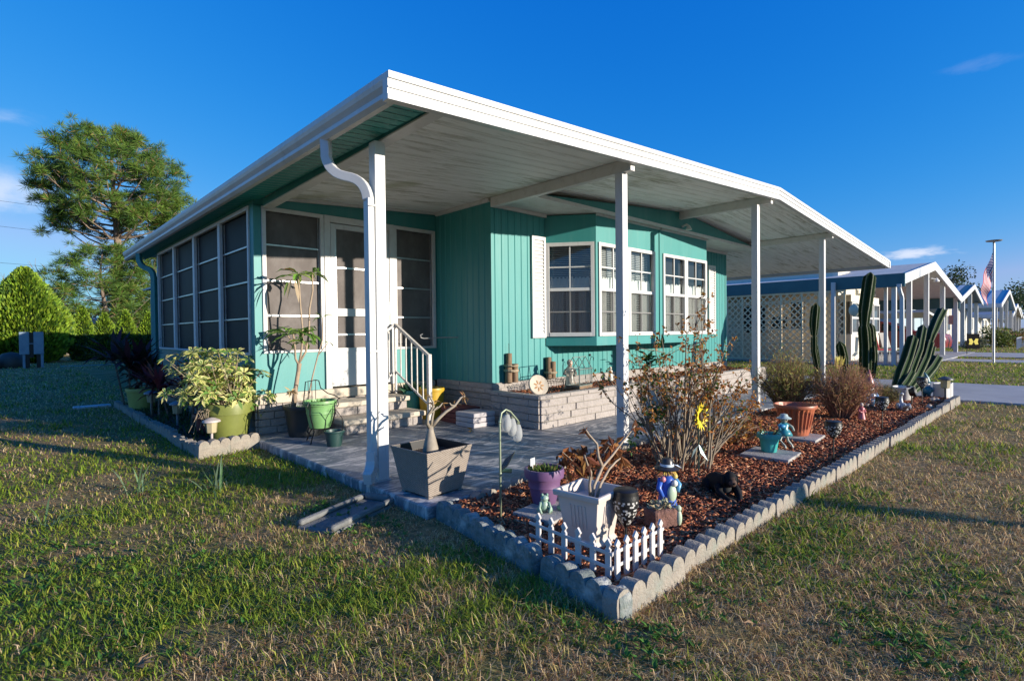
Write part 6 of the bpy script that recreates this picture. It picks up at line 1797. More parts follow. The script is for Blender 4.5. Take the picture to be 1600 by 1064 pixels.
def pine(label, loc, Hh, seed, crown_lo, Rmax, n_br, clump, name='pine_tree', dens=1.0, subs=(3, 6), flat=.6):
    rr = random.Random(seed)
    t = thing(name, label, 'tree', loc)
    tr = MB(); nd = MB()
    lean = Vector((rr.uniform(-.02, .02), 0, 1))
    spine = [Vector((math.sin(i * .8 + seed) * .12, math.cos(i * .7) * .1, Hh * .97 * i / 9)) for i in range(10)]
    tr.tube(spine, [Hh * .026 * (1 - .86 * i / 9) for i in range(10)], 9, cap=False)
    ends = []
    cz, rz = Hh * (crown_lo + 1) / 2, Hh * (1 - crown_lo) / 2
    for b in range(n_br):
        # a limb that climbs from the trunk to the rounded shell of the crown
        el_ = math.asin(min(1, -.62 + 1.6 * (b + rr.random()) / n_br)); a = b * 2.399 + rr.uniform(-.35, .35); k_ = rr.uniform(.84, .98)
        tgt = Vector((math.cos(a) * math.cos(el_) * Rmax * k_, math.sin(a) * math.cos(el_) * Rmax * k_, cz + math.sin(el_) * rz * k_))
        z = max(Hh * crown_lo * .95, tgt.z - (.25 + .55 * rr.random()) * math.hypot(tgt.x, tgt.y)); z = min(z, Hh * .93)
        i = min(int(z / (Hh * .97) * 9), 8); p = spine[i].lerp(spine[i + 1], z / (Hh * .97) * 9 - i)
        sagp = Vector((0, 0, -.10 * (tgt - p).length))
        pts = [p] + [p.lerp(tgt, t) + sagp * math.sin(t * math.pi) + rdir(rr) * .12 for t in (.25, .5, .75)] + [tgt]
        L = (tgt - p).length
        tr.tube(pts, [max(.012, Hh * .0052 * (1 - .78 * k / 4) * min(1, L / (Rmax * .8))) for k in range(5)], 5, cap=False)
        for k in range(rr.randint(*subs)):
            tt = rr.uniform(.55, 1); j = min(int(tt * 4), 3); b_ = pts[j].lerp(pts[j + 1], tt * 4 - j)
            e = b_ + ((tgt - p).normalized() * .5 + rdir(rr) * .9 + Vector((0, 0, .35))).normalized() * Rmax * rr.uniform(.08, .19)
            tr.tube([b_, b_.lerp(e, .5) + rdir(rr) * .05, e], [Hh * .0018, Hh * .0014, Hh * .0009], 4, cap=False)
            ends.append(e)
        ends.append(tgt)
    for e in ends:
        for s in range(rr.randint(2, 3)):
            off = rdir(rr); c0 = e + Vector((off.x, off.y, off.z * flat * .5)) * clump * .6; base = mixc((0.05, 0.115, 0.018), (0.15, 0.235, 0.035), rr.random())
            for k in range(int(62 * dens)):
                d_ = rdir(rr); d_ = Vector((d_.x, d_.y, d_.z * flat + .35)).normalized()
                cc = (0.30, 0.18, 0.07) if rr.random() < .05 else base
                nd.leaf(c0 + d_ * clump * .04, d_, clump * rr.uniform(.28, .62), clump * .030, col=jit(cc, .3, rr), fold=0)
    tr.build('trunk', M('pine_bark_' + str(seed), (0.27, 0.20, 0.15), (0.14, 0.11, 0.085), 3, rough=.95), t, smooth='all')
    nd.build('crown', MT['needle'], t, colours=True)
    return t
pine('tall round-crowned pine tree rising behind the hedge with open branches', (5.55, 43, ZG), 14.6, 11, .44, 4.25, 74, .95, dens=1.15, subs=(3, 5), flat=.75)
pine('lower bushy pine growing in front of the tall pine', (4.4, 39, ZG), 6.6, 12, .10, 2.7, 46, .85, dens=.85, subs=(2, 4))
pine('dense low pine beside the teal downspout behind the small arborvitae', (7.2, 40.5, ZG), 7.0, 13, .10, 2.8, 48, .85, dens=.85, subs=(2, 4))
def bare_tree(label, loc, Hh, seed):
    rr = random.Random(seed); t = thing('bare_tree', label, 'tree', loc); mb = MB(); tips = []
    for k in range(5):
        a = rr.uniform(0, 6.28)
        grow(mb, Vector((0, 0, 0)), Vector((math.cos(a) * .45, math.sin(a) * .45, 1)).normalized(), Hh * .38, Hh * .012, 4, tips, rr, .62, .10, 4, (2, 3), .70, 4)
    mb.build('branches', M('grey_branch_%d' % seed, (0.30, 0.25, 0.22), (0.20, 0.165, 0.145), 5, rough=.9), t)
bare_tree('leafless pale grey tree between the big arborvitae and the pine', (1.75, 46, ZG), 6.6, 15)
bare_tree('leafless grey tree at the left edge behind the big arborvitae', (-0.2, 48, ZG), 6.2, 16)
rr = random.Random(99)
q = MB()
for k in range(5200):
    x = rr.uniform(-3, 13); z = abs(rr.gauss(0, 1.1)); y = 47 + rr.uniform(-1, 3)
    q.leaf((x, y, z), rdir(rr), rr.uniform(.25, .5), rr.uniform(.12, .25), col=jit(rr.choice([(0.06, 0.075, 0.03), (0.11, 0.09, 0.06), (0.05, 0.09, 0.03)]), .35, rr))
o = q.build('background_thicket', LEAFS, None, colours=True); kind(o, 'stuff')
# grey rail and shed seen through the hedge gap
fs = thing('wooden_fence', 'low grey-brown fence seen in the gap beside the big arborvitae', 'fence', (5, 44.5, ZG))
q = MB()
for k in range(40): q.box(-7 + k * .36, -7 + k * .36 + .33, 0, .03, 0, 1.55)
q.build('boards', M('grey_boards', (0.20, 0.17, 0.14), (0.13, 0.11, 0.09), 3, rough=.9), fs)
q = MB(); q.box(-7.1, 7.5, -.05, -.01, 1.3, 1.42); q.box(-7.1, 7.5, -.05, -.01, .3, .42); q.build('rail', M('pale_rail', (0.45, 0.42, 0.38), rough=.8), fs)
ba = thing('far_building', 'pale grey shed roof behind the small arborvitae', 'shed', (7.0, 44, ZG))
q = MB(); q.box(-2.6, 3.5, 0, .3, 0, 2.0); q.build('wall', P('shed_grey', (0.33, 0.31, 0.29), .9), ba)
q = MB(); q.add([(-2.8, -.3, 1.98), (3.7, -.3, 1.98), (3.7, .6, 2.35), (-2.8, .6, 2.35), (-2.8, -.3, 2.05), (3.7, -.3, 2.05), (3.7, .6, 2.42), (-2.8, .6, 2.42)], [(0, 1, 5, 4), (4, 5, 6, 7), (0, 4, 7, 3), (1, 2, 6, 5), (3, 2, 1, 0)]); q.build('roof', P('shed_roof', (0.50, 0.47, 0.43), .7), ba)

# ---- utility pedestal
up_ = thing('utility_pedestal', 'blue-grey double utility meter cabinet on a post in the back lawn', 'utility box', (0.85, 27.6, ZG), R(-6))
gm = M('grey_enamel', (0.20, 0.27, 0.33), (0.16, 0.22, 0.28), 4, rough=.45)
q = MB(); q.box(-.33, -.04, -.10, .10, .52, 1.38); q.box(.08, .37, -.10, .10, .52, 1.38); q.build('cabinet', gm, up_, bevel=.02)
q = MB(); q.box(-.0399, .0799, -.06, .08, .40, 1.36); q.box(-.16, -.04, -.05, .05, 0, .52); q.box(.16, .28, -.05, .05, 0, .52); q.build('post', MT['metal_dark'], up_)
for bb in ((-.24, -.16, -.07, .05, 0, .519), (.28, .36, -.07, .05, 0, .519), (-.05, .09, -.105, -.101, .92, .95)):
    q = MB(); q.box(*bb); q.build('bracket', gm, up_, bevel=.01)
for (x, y, lab, col, sz_) in ((-0.35, 27.9, 'small blue-grey cylinder meter on the grass left of the utility cabinet', (0.20, 0.27, 0.32), (.30, .30, .45)), (0.3, 28.4, 'dark dome-shaped equipment cover beside the utility cabinet', (0.05, 0.045, 0.04), (.45, .45, .62))):
    q = MB(); q.lathe([(sz_[0] * .9, 0), (sz_[0], .1), (sz_[0] * .95, sz_[2] * .6), (sz_[0] * .6, sz_[2] * .9), (0, sz_[2])], n=18); q.box(-.06, .06, -.38, -.28, .0, .2)
    tag(q.build('equipment_cover', P('cover_%d' % int(col[0] * 100), col, .6), None, loc=(x, y, ZG), smooth=True), lab, 'utility cover')
q = MB(); q.box(0, 1.9, 0, .06, 0, .035); q.box(0.2, 1.7, .061, .10, 0, .02)
tag(q.build('blue_strap', P('blue_plastic', (0.12, 0.28, 0.33), .6), None, loc=(1.7, 27.5, ZG), rot=R(4)), 'faded blue strip lying on the ground right of the utility cabinet', 'strip')
# ---- power lines
for k, (z, dz, lab) in enumerate(((8.6, 0, 'highest thin power line at the left edge of the sky'), (7.2, 0, 'middle thin power line at the left edge of the sky'), (5.2, 0, 'lowest thin power line crossing in front of the bare trees'))):
    q = MB(); q.tube([(-14, 40.5, z + .5), (-6, 40.6, z + .15), (2.2, 40.8, z - .06), (8, 41, z - .05), (14, 41.2, z)], .008, 5)
    tag(q.build('power_line', MT['black'], None), lab, 'power line')
# ================================================================== NEIGHBOUR WITH CARPORT
NB = M('cream_siding', (0.68, 0.64, 0.54), (0.60, 0.56, 0.47), 3, rough=.6)
BL = M('slate_blue_fascia', (0.030, 0.125, 0.145), (0.026, 0.105, 0.125), 3, rough=.5)
def gable_roof(parent, sh, xl, xa, xr, y0, y1, ze_l, za, ze_r, mat, t=.12, name='roof', stripes=None):
    q = MB()
    for (x0, z0, x1, z1) in ((xl, ze_l, xa, za), (xa, za, xr, ze_r)):
        q.add([(x0, y0, z0 - t), (x1, y0, z1 - t), (x1, y1, z1 - t), (x0, y1, z0 - t), (x0, y0, z0), (x1, y0, z1), (x1, y1, z1), (x0, y1, z0)],
              [(3, 2, 1, 0), (4, 5, 6, 7), (0, 1, 5, 4), (1, 2, 6, 5), (2, 3, 7, 6), (3, 0, 4, 7)])
    ro = q.build(name, mat, parent, shift=sh)
    if stripes:
        s = MB(); y = y0 + .4; 
        while y < y1 - .4:
            for (x0, z0, x1, z1) in ((xl, ze_l, xa, za), (xa, za, xr, ze_r)):
                s.add([(x0, y, z0 + .012), (x1, y, z1 + .012), (x1, y + stripes[1], z1 + .012), (x0, y + stripes[1], z0 + .012)], [(0, 1, 2, 3)])
            y += stripes[0]
        s.build('roof_stripe', MT['white'], ro, shift=sh)
    return ro
def rake2(parent, sh, xl, xa, xr, y, ze_l, za, ze_r, h, mat, t=.05):
    for (x0, z0, x1, z1) in ((xl, ze_l, xa, za), (xa, za, xr, ze_r)):
        q = MB()
        q.add([(x0, y - t, z0 - h), (x1, y - t, z1 - h), (x1, y - t, z1 + .02), (x0, y - t, z0 + .02), (x0, y - .002, z0 - h), (x1, y - .002, z1 - h), (x1, y - .002, z1 + .02), (x0, y - .002, z0 + .02)],
              [(0, 1, 2, 3), (3, 2, 6, 7), (4, 5, 1, 0), (1, 5, 6, 2), (4, 0, 3, 7), (5, 4, 7, 6)])
        q.build('fascia', mat, parent, shift=sh)
def bx_part(parent, sh, name, mat, *boxes, bevel=0):
    q = MB()
    for b in boxes: q.box(*b)
    return q.build(name, mat, parent, shift=sh, bevel=bevel)
sh = (26, 5, ZG)
nb = thing('neighbour_house', 'cream neighbouring mobile home with blue fascia, white posts and a carport', 'house', sh)
xl, xa, xr, y0 = 20.5, 25.9, 33.0, 3.7
gable_roof(nb, sh, xl, xa, xr, y0, 20, 2.80, 3.62, 2.60, P('roof_cream', (0.70, 0.66, 0.58), .9, spec=.05), .10)
rake2(nb, sh, xl, xa, xr, y0, 2.80, 3.62, 2.60, .30, MT['white'])
bx_part(nb, sh, 'fascia', BL, (xl - .05, xl + .02, y0 - .06, 20, 2.42, 2.84))
bx_part(nb, sh, 'fascia', BL, (xr - .3, xr - .22, y0, 20, 2.02, 2.52))
for (x, y, w_) in ((20.62, 3.95, .13), (21.0, 4.25, .10), (22.3, 3.85, .15), (25.4, 3.85, .15), (29.0, 3.85, .16), (32.7, 3.85, .16), (20.36, 5.6, .12), (20.6, 9.45, .13)):
    zt_ = 2.80 + (3.62 - 2.80) * (x - xl) / (xa - xl) if x < xa else 3.62 - (3.62 - 2.60) * (x - xa) / (xr - xa)
    bx_part(nb, sh, 'porch_post', MT['white'], (x - w_ / 2, x + w_ / 2, y - w_ / 2, y + w_ / 2, ZG, zt_ - .10), bevel=.01)
q = MB(); spout(q, [(20.42, 3.78, 2.50), (20.42, 3.78, 2.40)] + arc((20.42, 3.78, 2.38), (20.44, 3.76, 2.22), (20.52, 3.74, 2.15)) + [(20.54, 3.73, 2.05), (20.54, 3.73, ZG)], .10, .12); q.build('downspout', MT['white'], nb, shift=sh)
# body of the house with its bow windows
q = MB(); ribs(q, (22.2, 5.95), (26.3, 5.95), ZG, 3.3, .20, .012); q.box(22.2, 26.3, 5.951, 19.5, ZG, 3.2); wal = q.build('wall', NB, nb, shift=sh)
bx_part(nb, sh, 'wall', P('carport_back_wall', (0.22, 0.215, 0.21), .8), (26.31, 32.7, 12.0, 12.1, ZG, 2.6))
def nwin(x0, x1, z0, z1, y):
    f = bx_part(nb, sh, 'window', MT['white'], (x0, x0 + .07, y - .05, y + .01, z0, z1), (x1 - .07, x1, y - .05, y + .01, z0, z1), (x0 + .07, x1 - .07, y - .05, y + .01, z1 - .07, z1), (x0 + .07, x1 - .07, y - .05, y + .01, z0, z0 + .07), (x0 + .07, x1 - .07, y - .045, y + .008, (z0 + z1) / 2 - .035, (z0 + z1) / 2 + .035))
    bx_part(f, sh, 'pane', P('grey_glass', (0.10, 0.115, 0.13), .12), (x0 + .07, x1 - .07, y - .012, y + .002, z0 + .07, (z0 + z1) / 2 - .035), (x0 + .07, x1 - .07, y - .012, y + .002, (z0 + z1) / 2 + .035, z1 - .07))
bx_part(nb, sh, 'bay', NB, (22.25, 26.25, 5.55, 5.93, ZG, .92), (22.25, 26.25, 5.55, 5.93, 2.10, 2.35))
for (a, b_) in ((22.25, 23.2), (23.25, 24.2), (24.3, 25.2), (25.3, 26.25)): nwin(a, b_, .92, 2.10, 5.57)
bx_part(nb, sh, 'wall_light', P('lamp_dark', (0.05, 0.05, 0.05), .5), (24.9, 25.02, 5.40, 5.5, 2.35, 2.75))
q = MB(); q.tube([(25.45, 3.72, 2.98), (25.6, 3.6, 2.95)], .02, 6); q.lathe([(.02, 0), (.09, -.1), (.09, -.14)], (25.7, 3.6, 3.0), 12); q.lathe([(.02, 0), (.09, -.1), (.09, -.14)], (25.95, 3.62, 3.02), 12); q.build('floodlight', MT['white_old'], nb, shift=sh)

# ---- lattice screen along the neighbour's carport side
LATW = M('cream_lattice', (0.80, 0.66, 0.42), (0.68, 0.55, 0.34), 5, rough=.7)
la = thing('lattice_screen', 'long white diamond lattice screen between the two carports', 'lattice', (20.5, 7.4, ZG))
sh2 = (20.5, 7.4, ZG)
def lattice(ya, yb_, za, zb_, x, pitch=.165, w_=.042):
    q = MB()
    L, Hh = yb_ - ya, zb_ - za
    for s in (1, -1):
        k = -Hh
        while k < L:
            # line v = s*(u-k); clip to panel
            u0, v0 = k, 0.0; u1, v1 = k + Hh, Hh
            if u0 < 0: v0 -= u0; u0 = 0
            if u1 > L: v1 -= (u1 - L); u1 = L
            if u1 - u0 > .03:
                A = (x + s * .006, ya + u0, za + v0) if s > 0 else (x + s * .006, yb_ - u0, za + v0)
                B = (x + s * .006, ya + u1, za + v1) if s > 0 else (x + s * .006, yb_ - u1, za + v1)
                q.bar(A, B, .010, w_, up=(0, 0, 1))
            k += pitch * 1.414
    return q
for (ya, yb_) in ((5.27, 5.93), (6.05, 9.35)):
    lattice(ya, yb_, .02, 2.42, 20.5).build('slats', LATW, la, shift=sh2)
    q = MB(); q.box(20.47, 20.53, ya, ya + .06, ZG, 2.42); q.box(20.47, 20.53, yb_ - .06, yb_, ZG, 2.42); q.box(20.472, 20.528, ya + .06, yb_ - .06, 2.36, 2.42); q.box(20.472, 20.528, ya + .06, yb_ - .06, .0, .05)
    if yb_ > 6:
        for z in (.62, 1.12, 1.45, 2.08): q.box(20.505, 20.53, ya + .06, yb_ - .06, z, z + .035)
        for y in (6.6, 7.3, 8.2, 8.7): q.box(20.474, 20.526, y, y + .05, .05, 2.36)
    q.build('frame', LATW, la, shift=sh2)
# things standing behind the lattice: pale panels and a dark glazed wall
scr = thing('white_screen_panels', 'pale panels and dark window openings behind the lattice', 'screen wall', (21.6, 8, ZG))
q = MB(); q.box(21.3, 21.36, 6.1, 14, ZG, 2.6); q.build('panel', P('pale_panel', (0.66, 0.55, 0.36), .8), scr, shift=(21.6, 8, ZG))
q = MB(); q.box(21.28, 21.2995, 8.2, 9.0, 1.0, 2.0); q.box(21.28, 21.2995, 6.8, 7.25, 1.15, 2.1); q.box(21.28, 21.2995, 7.4, 7.95, 1.15, 1.6); q.build('window', P('dark_glass', (0.02, 0.02, 0.022), .2), scr, shift=(21.6, 8, ZG))
q = MB(); q.ell((0, 0, 0), (.05, .16, .2), 14, 10); q.tube([(0, -.14, .18), (0, 0, .3), (0, .14, .18)], .008, 5)
tag(q.build('hanging_globe', P('pale_green_glass', (0.55, 0.60, 0.48), .3), None, loc=(20.38, 5.0, 1.72), smooth='all'), 'pale hanging globe ornament in front of the lattice end', 'ornament')

# ---- car under the carport
car = thing('parked_car', 'dark red sedan parked in the shade of the cream carport', 'car', (30.2, 6.1, -.03), R(90))
cr = M('dark_red_paint', (0.20, 0.012, 0.018), rough=.25, spec=.6)
side = [(-2.3, .28), (-2.34, .55), (-2.28, .82), (-1.7, .93), (-1.0, 1.0), (-.35, 1.36), (.1, 1.44), (.7, 1.43), (1.25, 1.30), (1.75, 1.05), (2.2, .98), (2.3, .8), (2.32, .5), (2.26, .28)]
# front is at -x (deep in the carport after rotation), boot at +x
mb = MB(); n_ = len(side)
rows = []
for (wf, zz) in ((-.88, 0), (-.80, 1), (.80, 1), (.88, 0)): rows.append((wf, zz))
vs = []
for (wf, up__) in rows:
    for (x, z) in side:
        inset = max(0, (z - .95)) * .42
        w_ = (abs(wf) - (inset if up__ else inset * .98)) * (1 if wf > 0 else -1)
        if not up__: w_ = (.88 - inset) * (1 if wf > 0 else -1); 
        vs.append((x * (.995 if up__ else 1), w_ if not up__ else (.80 - inset) * (1 if wf > 0 else -1), z + (.03 if up__ and z > .5 else 0)))
fs = []
for r_ in range(3):
    for k in range(n_): fs.append((r_ * n_ + k, r_ * n_ + (k + 1) % n_, (r_ + 1) * n_ + (k + 1) % n_, (r_ + 1) * n_ + k))
fs.append(tuple(range(n_ - 1, -1, -1))); fs.append(tuple(3 * n_ + k for k in range(n_)))
mb.add(vs, fs)
mb.build('body', cr, car, smooth=True, bevel=.03)
mb = MB()
for s in (-1, 1):
    def gp2(x, z): return (x, s * (.88 - max(0, z - .95) * .42 + .008), z)
    mb.add([gp2(-.85, 1.02), gp2(.02, 1.02), gp2(.02, 1.36), gp2(-.32, 1.30)], [(0, 1, 2, 3)]); mb.add([gp2(.08, 1.02), gp2(.9, 1.02), gp2(.75, 1.35), gp2(.08, 1.37)], [(0, 1, 2, 3)]); mb.add([gp2(.96, 1.03), gp2(1.5, 1.06), gp2(1.18, 1.24), gp2(.84, 1.32)], [(0, 1, 2, 3)])
mb.add([(1.30, -.62, 1.315), (1.30, .62, 1.315), (1.76, .70, 1.09), (1.76, -.70, 1.09)], [(0, 1, 2, 3)]); mb.add([(-.40, -.62, 1.37), (-.40, .62, 1.37), (-.98, .72, 1.05), (-.98, -.72, 1.05)], [(3, 2, 1, 0)])
mb.build('window', P('car_glass', (0.012, 0.014, 0.018), .05), car)
for s in (-1, 1):
    q = MB(); q.box(2.20, 2.335, s * .84 - .10, s * .84 + .05, .70, .92); q.build('tail_light', P('tail_red', (0.55, 0.02, 0.03), .2), car, bevel=.03)
    for x in (-1.42, 1.38):
        q = MB(); q.M = Matrix.Translation((x, s * .80, .32)) @ Matrix.Rotation(R(90), 4, 'X'); q.lathe([(.16, -.10), (.32, -.10), (.33, -.06), (.33, .06), (.32, .10), (.16, .10)], n=24); q.M = None
        w_ = q.build('tyre', P('rubber', (0.02, 0.02, 0.02), .8), car, smooth=True)
        q = MB(); q.M = Matrix.Translation((x, s * .80, .32)) @ Matrix.Rotation(R(90), 4, 'X'); q.lathe([(0, -.08), (.21, -.09), (.21, .09), (0, .08)], n=20); q.M = None
        q.build('rim', MT['alu'], w_)
q = MB(); q.box(2.325, 2.342, -.25, .25, .55, .68); q.build('number_plate', MT['white_old'], car)
q = MB(); q.box(2.28, 2.38, -.86, .86, .30, .48); q.build('bumper', cr, car, bevel=.04)

# porch chairs and low wall
def chair(loc, label, col, rot):
    t = thing('patio_chair', label, 'chair', loc, rot)
    q = MB(); q.obox((0, 0, .42), (.5, .5, .035)); q.build('seat', P('chair_%d' % int(col[0] * 100), col, .7), t, bevel=.01)
    q = MB(); q.obox((0, .27, .72), (.48, .04, .55), mat=Matrix.Rotation(R(-14), 3, 'X')); q.build('backrest', P('chair_%d' % int(col[0] * 100), col, .7), t, bevel=.01)
    for sx in (-1, 1):
        for sy in (-1, 1):
            q = MB(); q.tube([(sx * .22, sy * .22, 0), (sx * .23, sy * .23, .42)], .016, 6); q.build('leg', MT['white_old'], t)
chair((21.9, 4.55, -.03), 'white patio chair with red back on the neighbour porch', (0.62, 0.06, 0.07), R(40))
chair((23.2, 4.5, -.03), 'grey patio chair on the neighbour porch beside the car', (0.30, 0.28, 0.26), R(-20))
wl3 = thing('low_porch_wall', 'low cream wall at the edge of the neighbour porch', 'wall', (21, 3.75, ZG))
bx_part(wl3, (0, 0, 0), 'panel', NB, (-.45, 1.3, -.05, .05, 0, .45)); bx_part(wl3, (0, 0, 0), 'coping', MT['white_old'], (-.48, 1.33, -.07, .07, .451, .50))

# ---- flag pole with a hanging flag
fp = thing('flagpole', 'tall grey flagpole with flat finial standing on the sunny neighbour lawn', 'flagpole', (23.7, 1.82, ZG))
q = MB(); q.tube([(0, 0, 0), (0, 0, 2.2), (0, 0, 3.95)], [.04, .036, .03], 10); q.build('pole', MT['alu'], fp, smooth=True)
q = MB(); q.lathe([(.03, 3.95), (.03, 4.0), (.20, 4.02), (.22, 4.05), (.06, 4.07), (0, 4.075)], n=18); q.build('finial', P('grey_cap', (0.20, 0.21, 0.22), .5), fp, smooth=True)
q = MB(); q.tube([(.04, -.02, .3), (.045, -.02, 3.9)], .005, 4); q.build('halyard', MT['rope'], fp)
fl = MB()
nu, nv = 39, 60; Lf, Hf = 1.45, .92
# the flag hangs limp: gathered at the hoist, fly edge dropping straight down
def fpt(u, v):
    """u along the fly 0..1, v down the hoist 0..1"""
    a_ = u * Lf; drop = .80 * a_; out = -.04 - .36 * a_ * (1 - .25 * u) + .20 * v * u
    y = .05 * math.sin(u * 9 + v * 5.0) * (.3 + .7 * u)
    return Vector((out * .72 - y * .69, out * -.69 - y * .72, 3.66 - v * Hf * (1 - .35 * u) - drop))
for i in range(nu + 1):
    for jj in range(nv + 1): pass
vs = [fpt(i / nu, j_ / 39) for i in range(nu + 1) for j_ in range(40)]
fs, mi = [], []
for i in range(nu):
    for j_ in range(39):
        u, v = (i + .5) / nu, (j_ + .5) / 39
        stripe = int(v * 13)
        if u < .40 and v < 7 / 13:
            si, sj = (i % 3 == 1), (j_ % 4 == 2); m_ = 1 if (si and sj) else 2
        else: m_ = 0 if stripe % 2 == 0 else 1
        fs.append((i * 40 + j_, i * 40 + j_ + 1, (i + 1) * 40 + j_ + 1, (i + 1) * 40 + j_)); mi.append(m_)
fl.v = [tuple(p) for p in vs]; fl.f = fs; fl.mi = mi; fl.c = [(1, 1, 1)] * len(vs)
o = fl.build('flag', [P('flag_cloth_red', (0.70, 0.012, 0.025), .8), P('flag_white', (0.80, 0.79, 0.78), .8), P('flag_blue', (0.025, 0.04, 0.17), .8)], None, loc=(23.7, 1.82, ZG), smooth='all')
tag(o, 'limp United States flag with red and white stripes hanging from the flagpole', 'flag')
t = thing('garden_sign', 'small black garden flag with a yellow butterfly beside the neighbour driveway', 'sign', (30.6, 3.0, ZG), R(-40))
q = MB(); q.tube([(-.3, 0, 0), (-.3, 0, .95), (.3, 0, .95)], .012, 6); q.build('stand', MT['metal_dark'], t)
q = MB(); q.box(-.28, .28, -.008, .008, .28, .92); q.build('banner', P('matte_black_cloth', (0.012, 0.012, 0.012), .95, spec=.05), t)
q = MB()
for s in (-1, 1): q.add([(0, -.010, .58), (s * .10, -.010, .72), (s * .22, -.010, .70), (s * .19, -.010, .58), (s * .22, -.010, .46), (s * .08, -.010, .45)], [(0, 1, 2, 3, 4, 5) if s > 0 else (5, 4, 3, 2, 1, 0)])
q.build('butterfly', P('butterfly_yellow', (0.62, 0.50, 0.04), .7), t)

# ================================================================== HOUSES FURTHER DOWN THE STREET
def far_house(name, label, xl, xa, xr, y0, zl, za, zr, roofmat, wallmat, stripes, depth=16, carport=3.2, posts=4, win=True):
    sh = ((xl + xr) / 2, y0 + 4, ZG)
    t = thing(name, label, 'house', sh)
    gable_roof(t, sh, xl, xa, xr, y0, y0 + depth, zl, za, zr, roofmat, .12, stripes=stripes)
    rake2(t, sh, xl, xa, xr, y0, zl, za, zr, .28, MT['white'])
    bx_part(t, sh, 'fascia', MT['white'], (xl - .04, xl + .02, y0, y0 + depth, zl - .26, zl + .03))
    bx_part(t, sh, 'wall', wallmat, (xl + .8, xr - .6, y0 + carport, y0 + depth - .5, ZG, min(zl, zr) - .1))
    q = MB(); q.add([(xl + .8, y0 + carport, min(zl, zr) - .1), (xr - .6, y0 + carport, min(zl, zr) - .1), (xa, y0 + carport, za - .15)], [(0, 1, 2)]); q.build('gable', wallmat, t, shift=sh)
    for k in range(posts):
        x = xl + .35 + (xr - xl - .7) * k / (posts - 1); zt_ = (zl + (za - zl) * (x - xl) / (xa - xl) if x < xa else za - (za - zr) * (x - xa) / (xr - xa)) - .14
        bx_part(t, sh, 'porch_post', MT['white'], (x - .10, x + .10, y0 + .2, y0 + .4, ZG, zt_))
    for k in range(2): bx_part(t, sh, 'porch_post', MT['white'], (xl + .25, xl + .43, y0 + 3 + k * 3, y0 + 3.18 + k * 3, ZG, zl - .13))
    if win:
        for k in range(2):
            x = xl + 2 + k * 3.2; f = bx_part(t, sh, 'window', MT['white'], (x - .08, x + 1.28, y0 + carport - .05, y0 + carport - .01, .85, 2.05))
            bx_part(f, sh, 'pane', P('grey_glass', (0.10, 0.115, 0.13), .12), (x, x + 1.2, y0 + carport - .06, y0 + carport - .051, .93, 1.97))
        for k in range(2):
            y = y0 + 5 + k * 4; f = bx_part(t, sh, 'window', MT['white'], (xl + .75, xl + .79, y, y + 1.4, .85, 2.0)); bx_part(f, sh, 'pane', P('grey_glass', (0.10, 0.115, 0.13), .12), (xl + .74, xl + .749, y + .08, y + 1.32, .93, 1.92))
    return t
rb = M('blue_metal_roof', (0.045, 0.19, 0.36), (0.04, 0.16, 0.31), 3, rough=.35)
rd_ = M('dark_metal_roof', (0.05, 0.10, 0.13), (0.04, 0.08, 0.11), 3, rough=.4)
pb = P('pale_blue_siding', (0.34, 0.45, 0.54), .7); pw = P('pale_siding', (0.62, 0.60, 0.55), .7)
far_house('pale_blue_house', 'pale blue house with dark striped metal roof just beyond the cream carport', 39.0, 45.1, 49.7, 4.4, 2.75, 3.85, 2.90, rd_, pb, (1.1, .28), depth=12)
far_house('blue_roofed_house', 'white house with bright blue and white striped metal roof behind the flagpole', 50.5, 57.5, 64.3, 3.5, 2.75, 4.05, 2.63, rb, pw, (1.5, .55), depth=13)
far_house('distant_white_house', 'small white gabled house at the right edge of the street', 68, 74, 80, 3.9, 2.3, 3.45, 2.3, P('grey_roof', (0.35, 0.36, 0.38), .6), pw, None)
far_house('distant_grey_house', 'farthest grey-roofed house at the right edge', 86, 92, 98, 4.6, 2.4, 3.6, 2.4, P('grey_roof2', (0.25, 0.26, 0.28), .6), pw, None)
# awning flag and red white bunting on the blue house, shrubs and carts
q = MB(); q.obox((0, 0, 0), (.9, .02, .5), 0); q.tube([(-.45, 0, -.9), (-.45, 0, .3)], .02, 6)
tag(q.build('small_flag', P('flag_red', (0.5, .03, .04)), None, loc=(38.0, 4.6, 1.55), rot=R(30)), 'small red flag on a stick in front of the pale blue house', 'flag')
aw = thing('white_awning', 'white pitched canopy roof behind the neighbour carport', 'awning', (35.8, 7.0, ZG))
q = MB(); q.add([(-1.5, -1.8, 2.0), (1.6, -1.8, 1.75), (1.6, 2, 1.75), (-1.5, 2, 2.0), (-1.5, -1.8, 2.12), (1.6, -1.8, 1.87), (1.6, 2, 1.87), (-1.5, 2, 2.12)], [(3, 2, 1, 0), (4, 5, 6, 7), (0, 1, 5, 4), (1, 2, 6, 5), (2, 3, 7, 6), (3, 0, 4, 7)]); q.build('canopy', MT['white'], aw)
for (x, y) in ((-1.4, -1.7), (1.5, -1.7), (1.5, 1.9), (-1.4, 1.9)):
    q = MB(); q.box(x - .04, x + .04, y - .04, y + .04, 0, 1.9 if x < 0 else 1.75); q.build('post', MT['white_old'], aw)
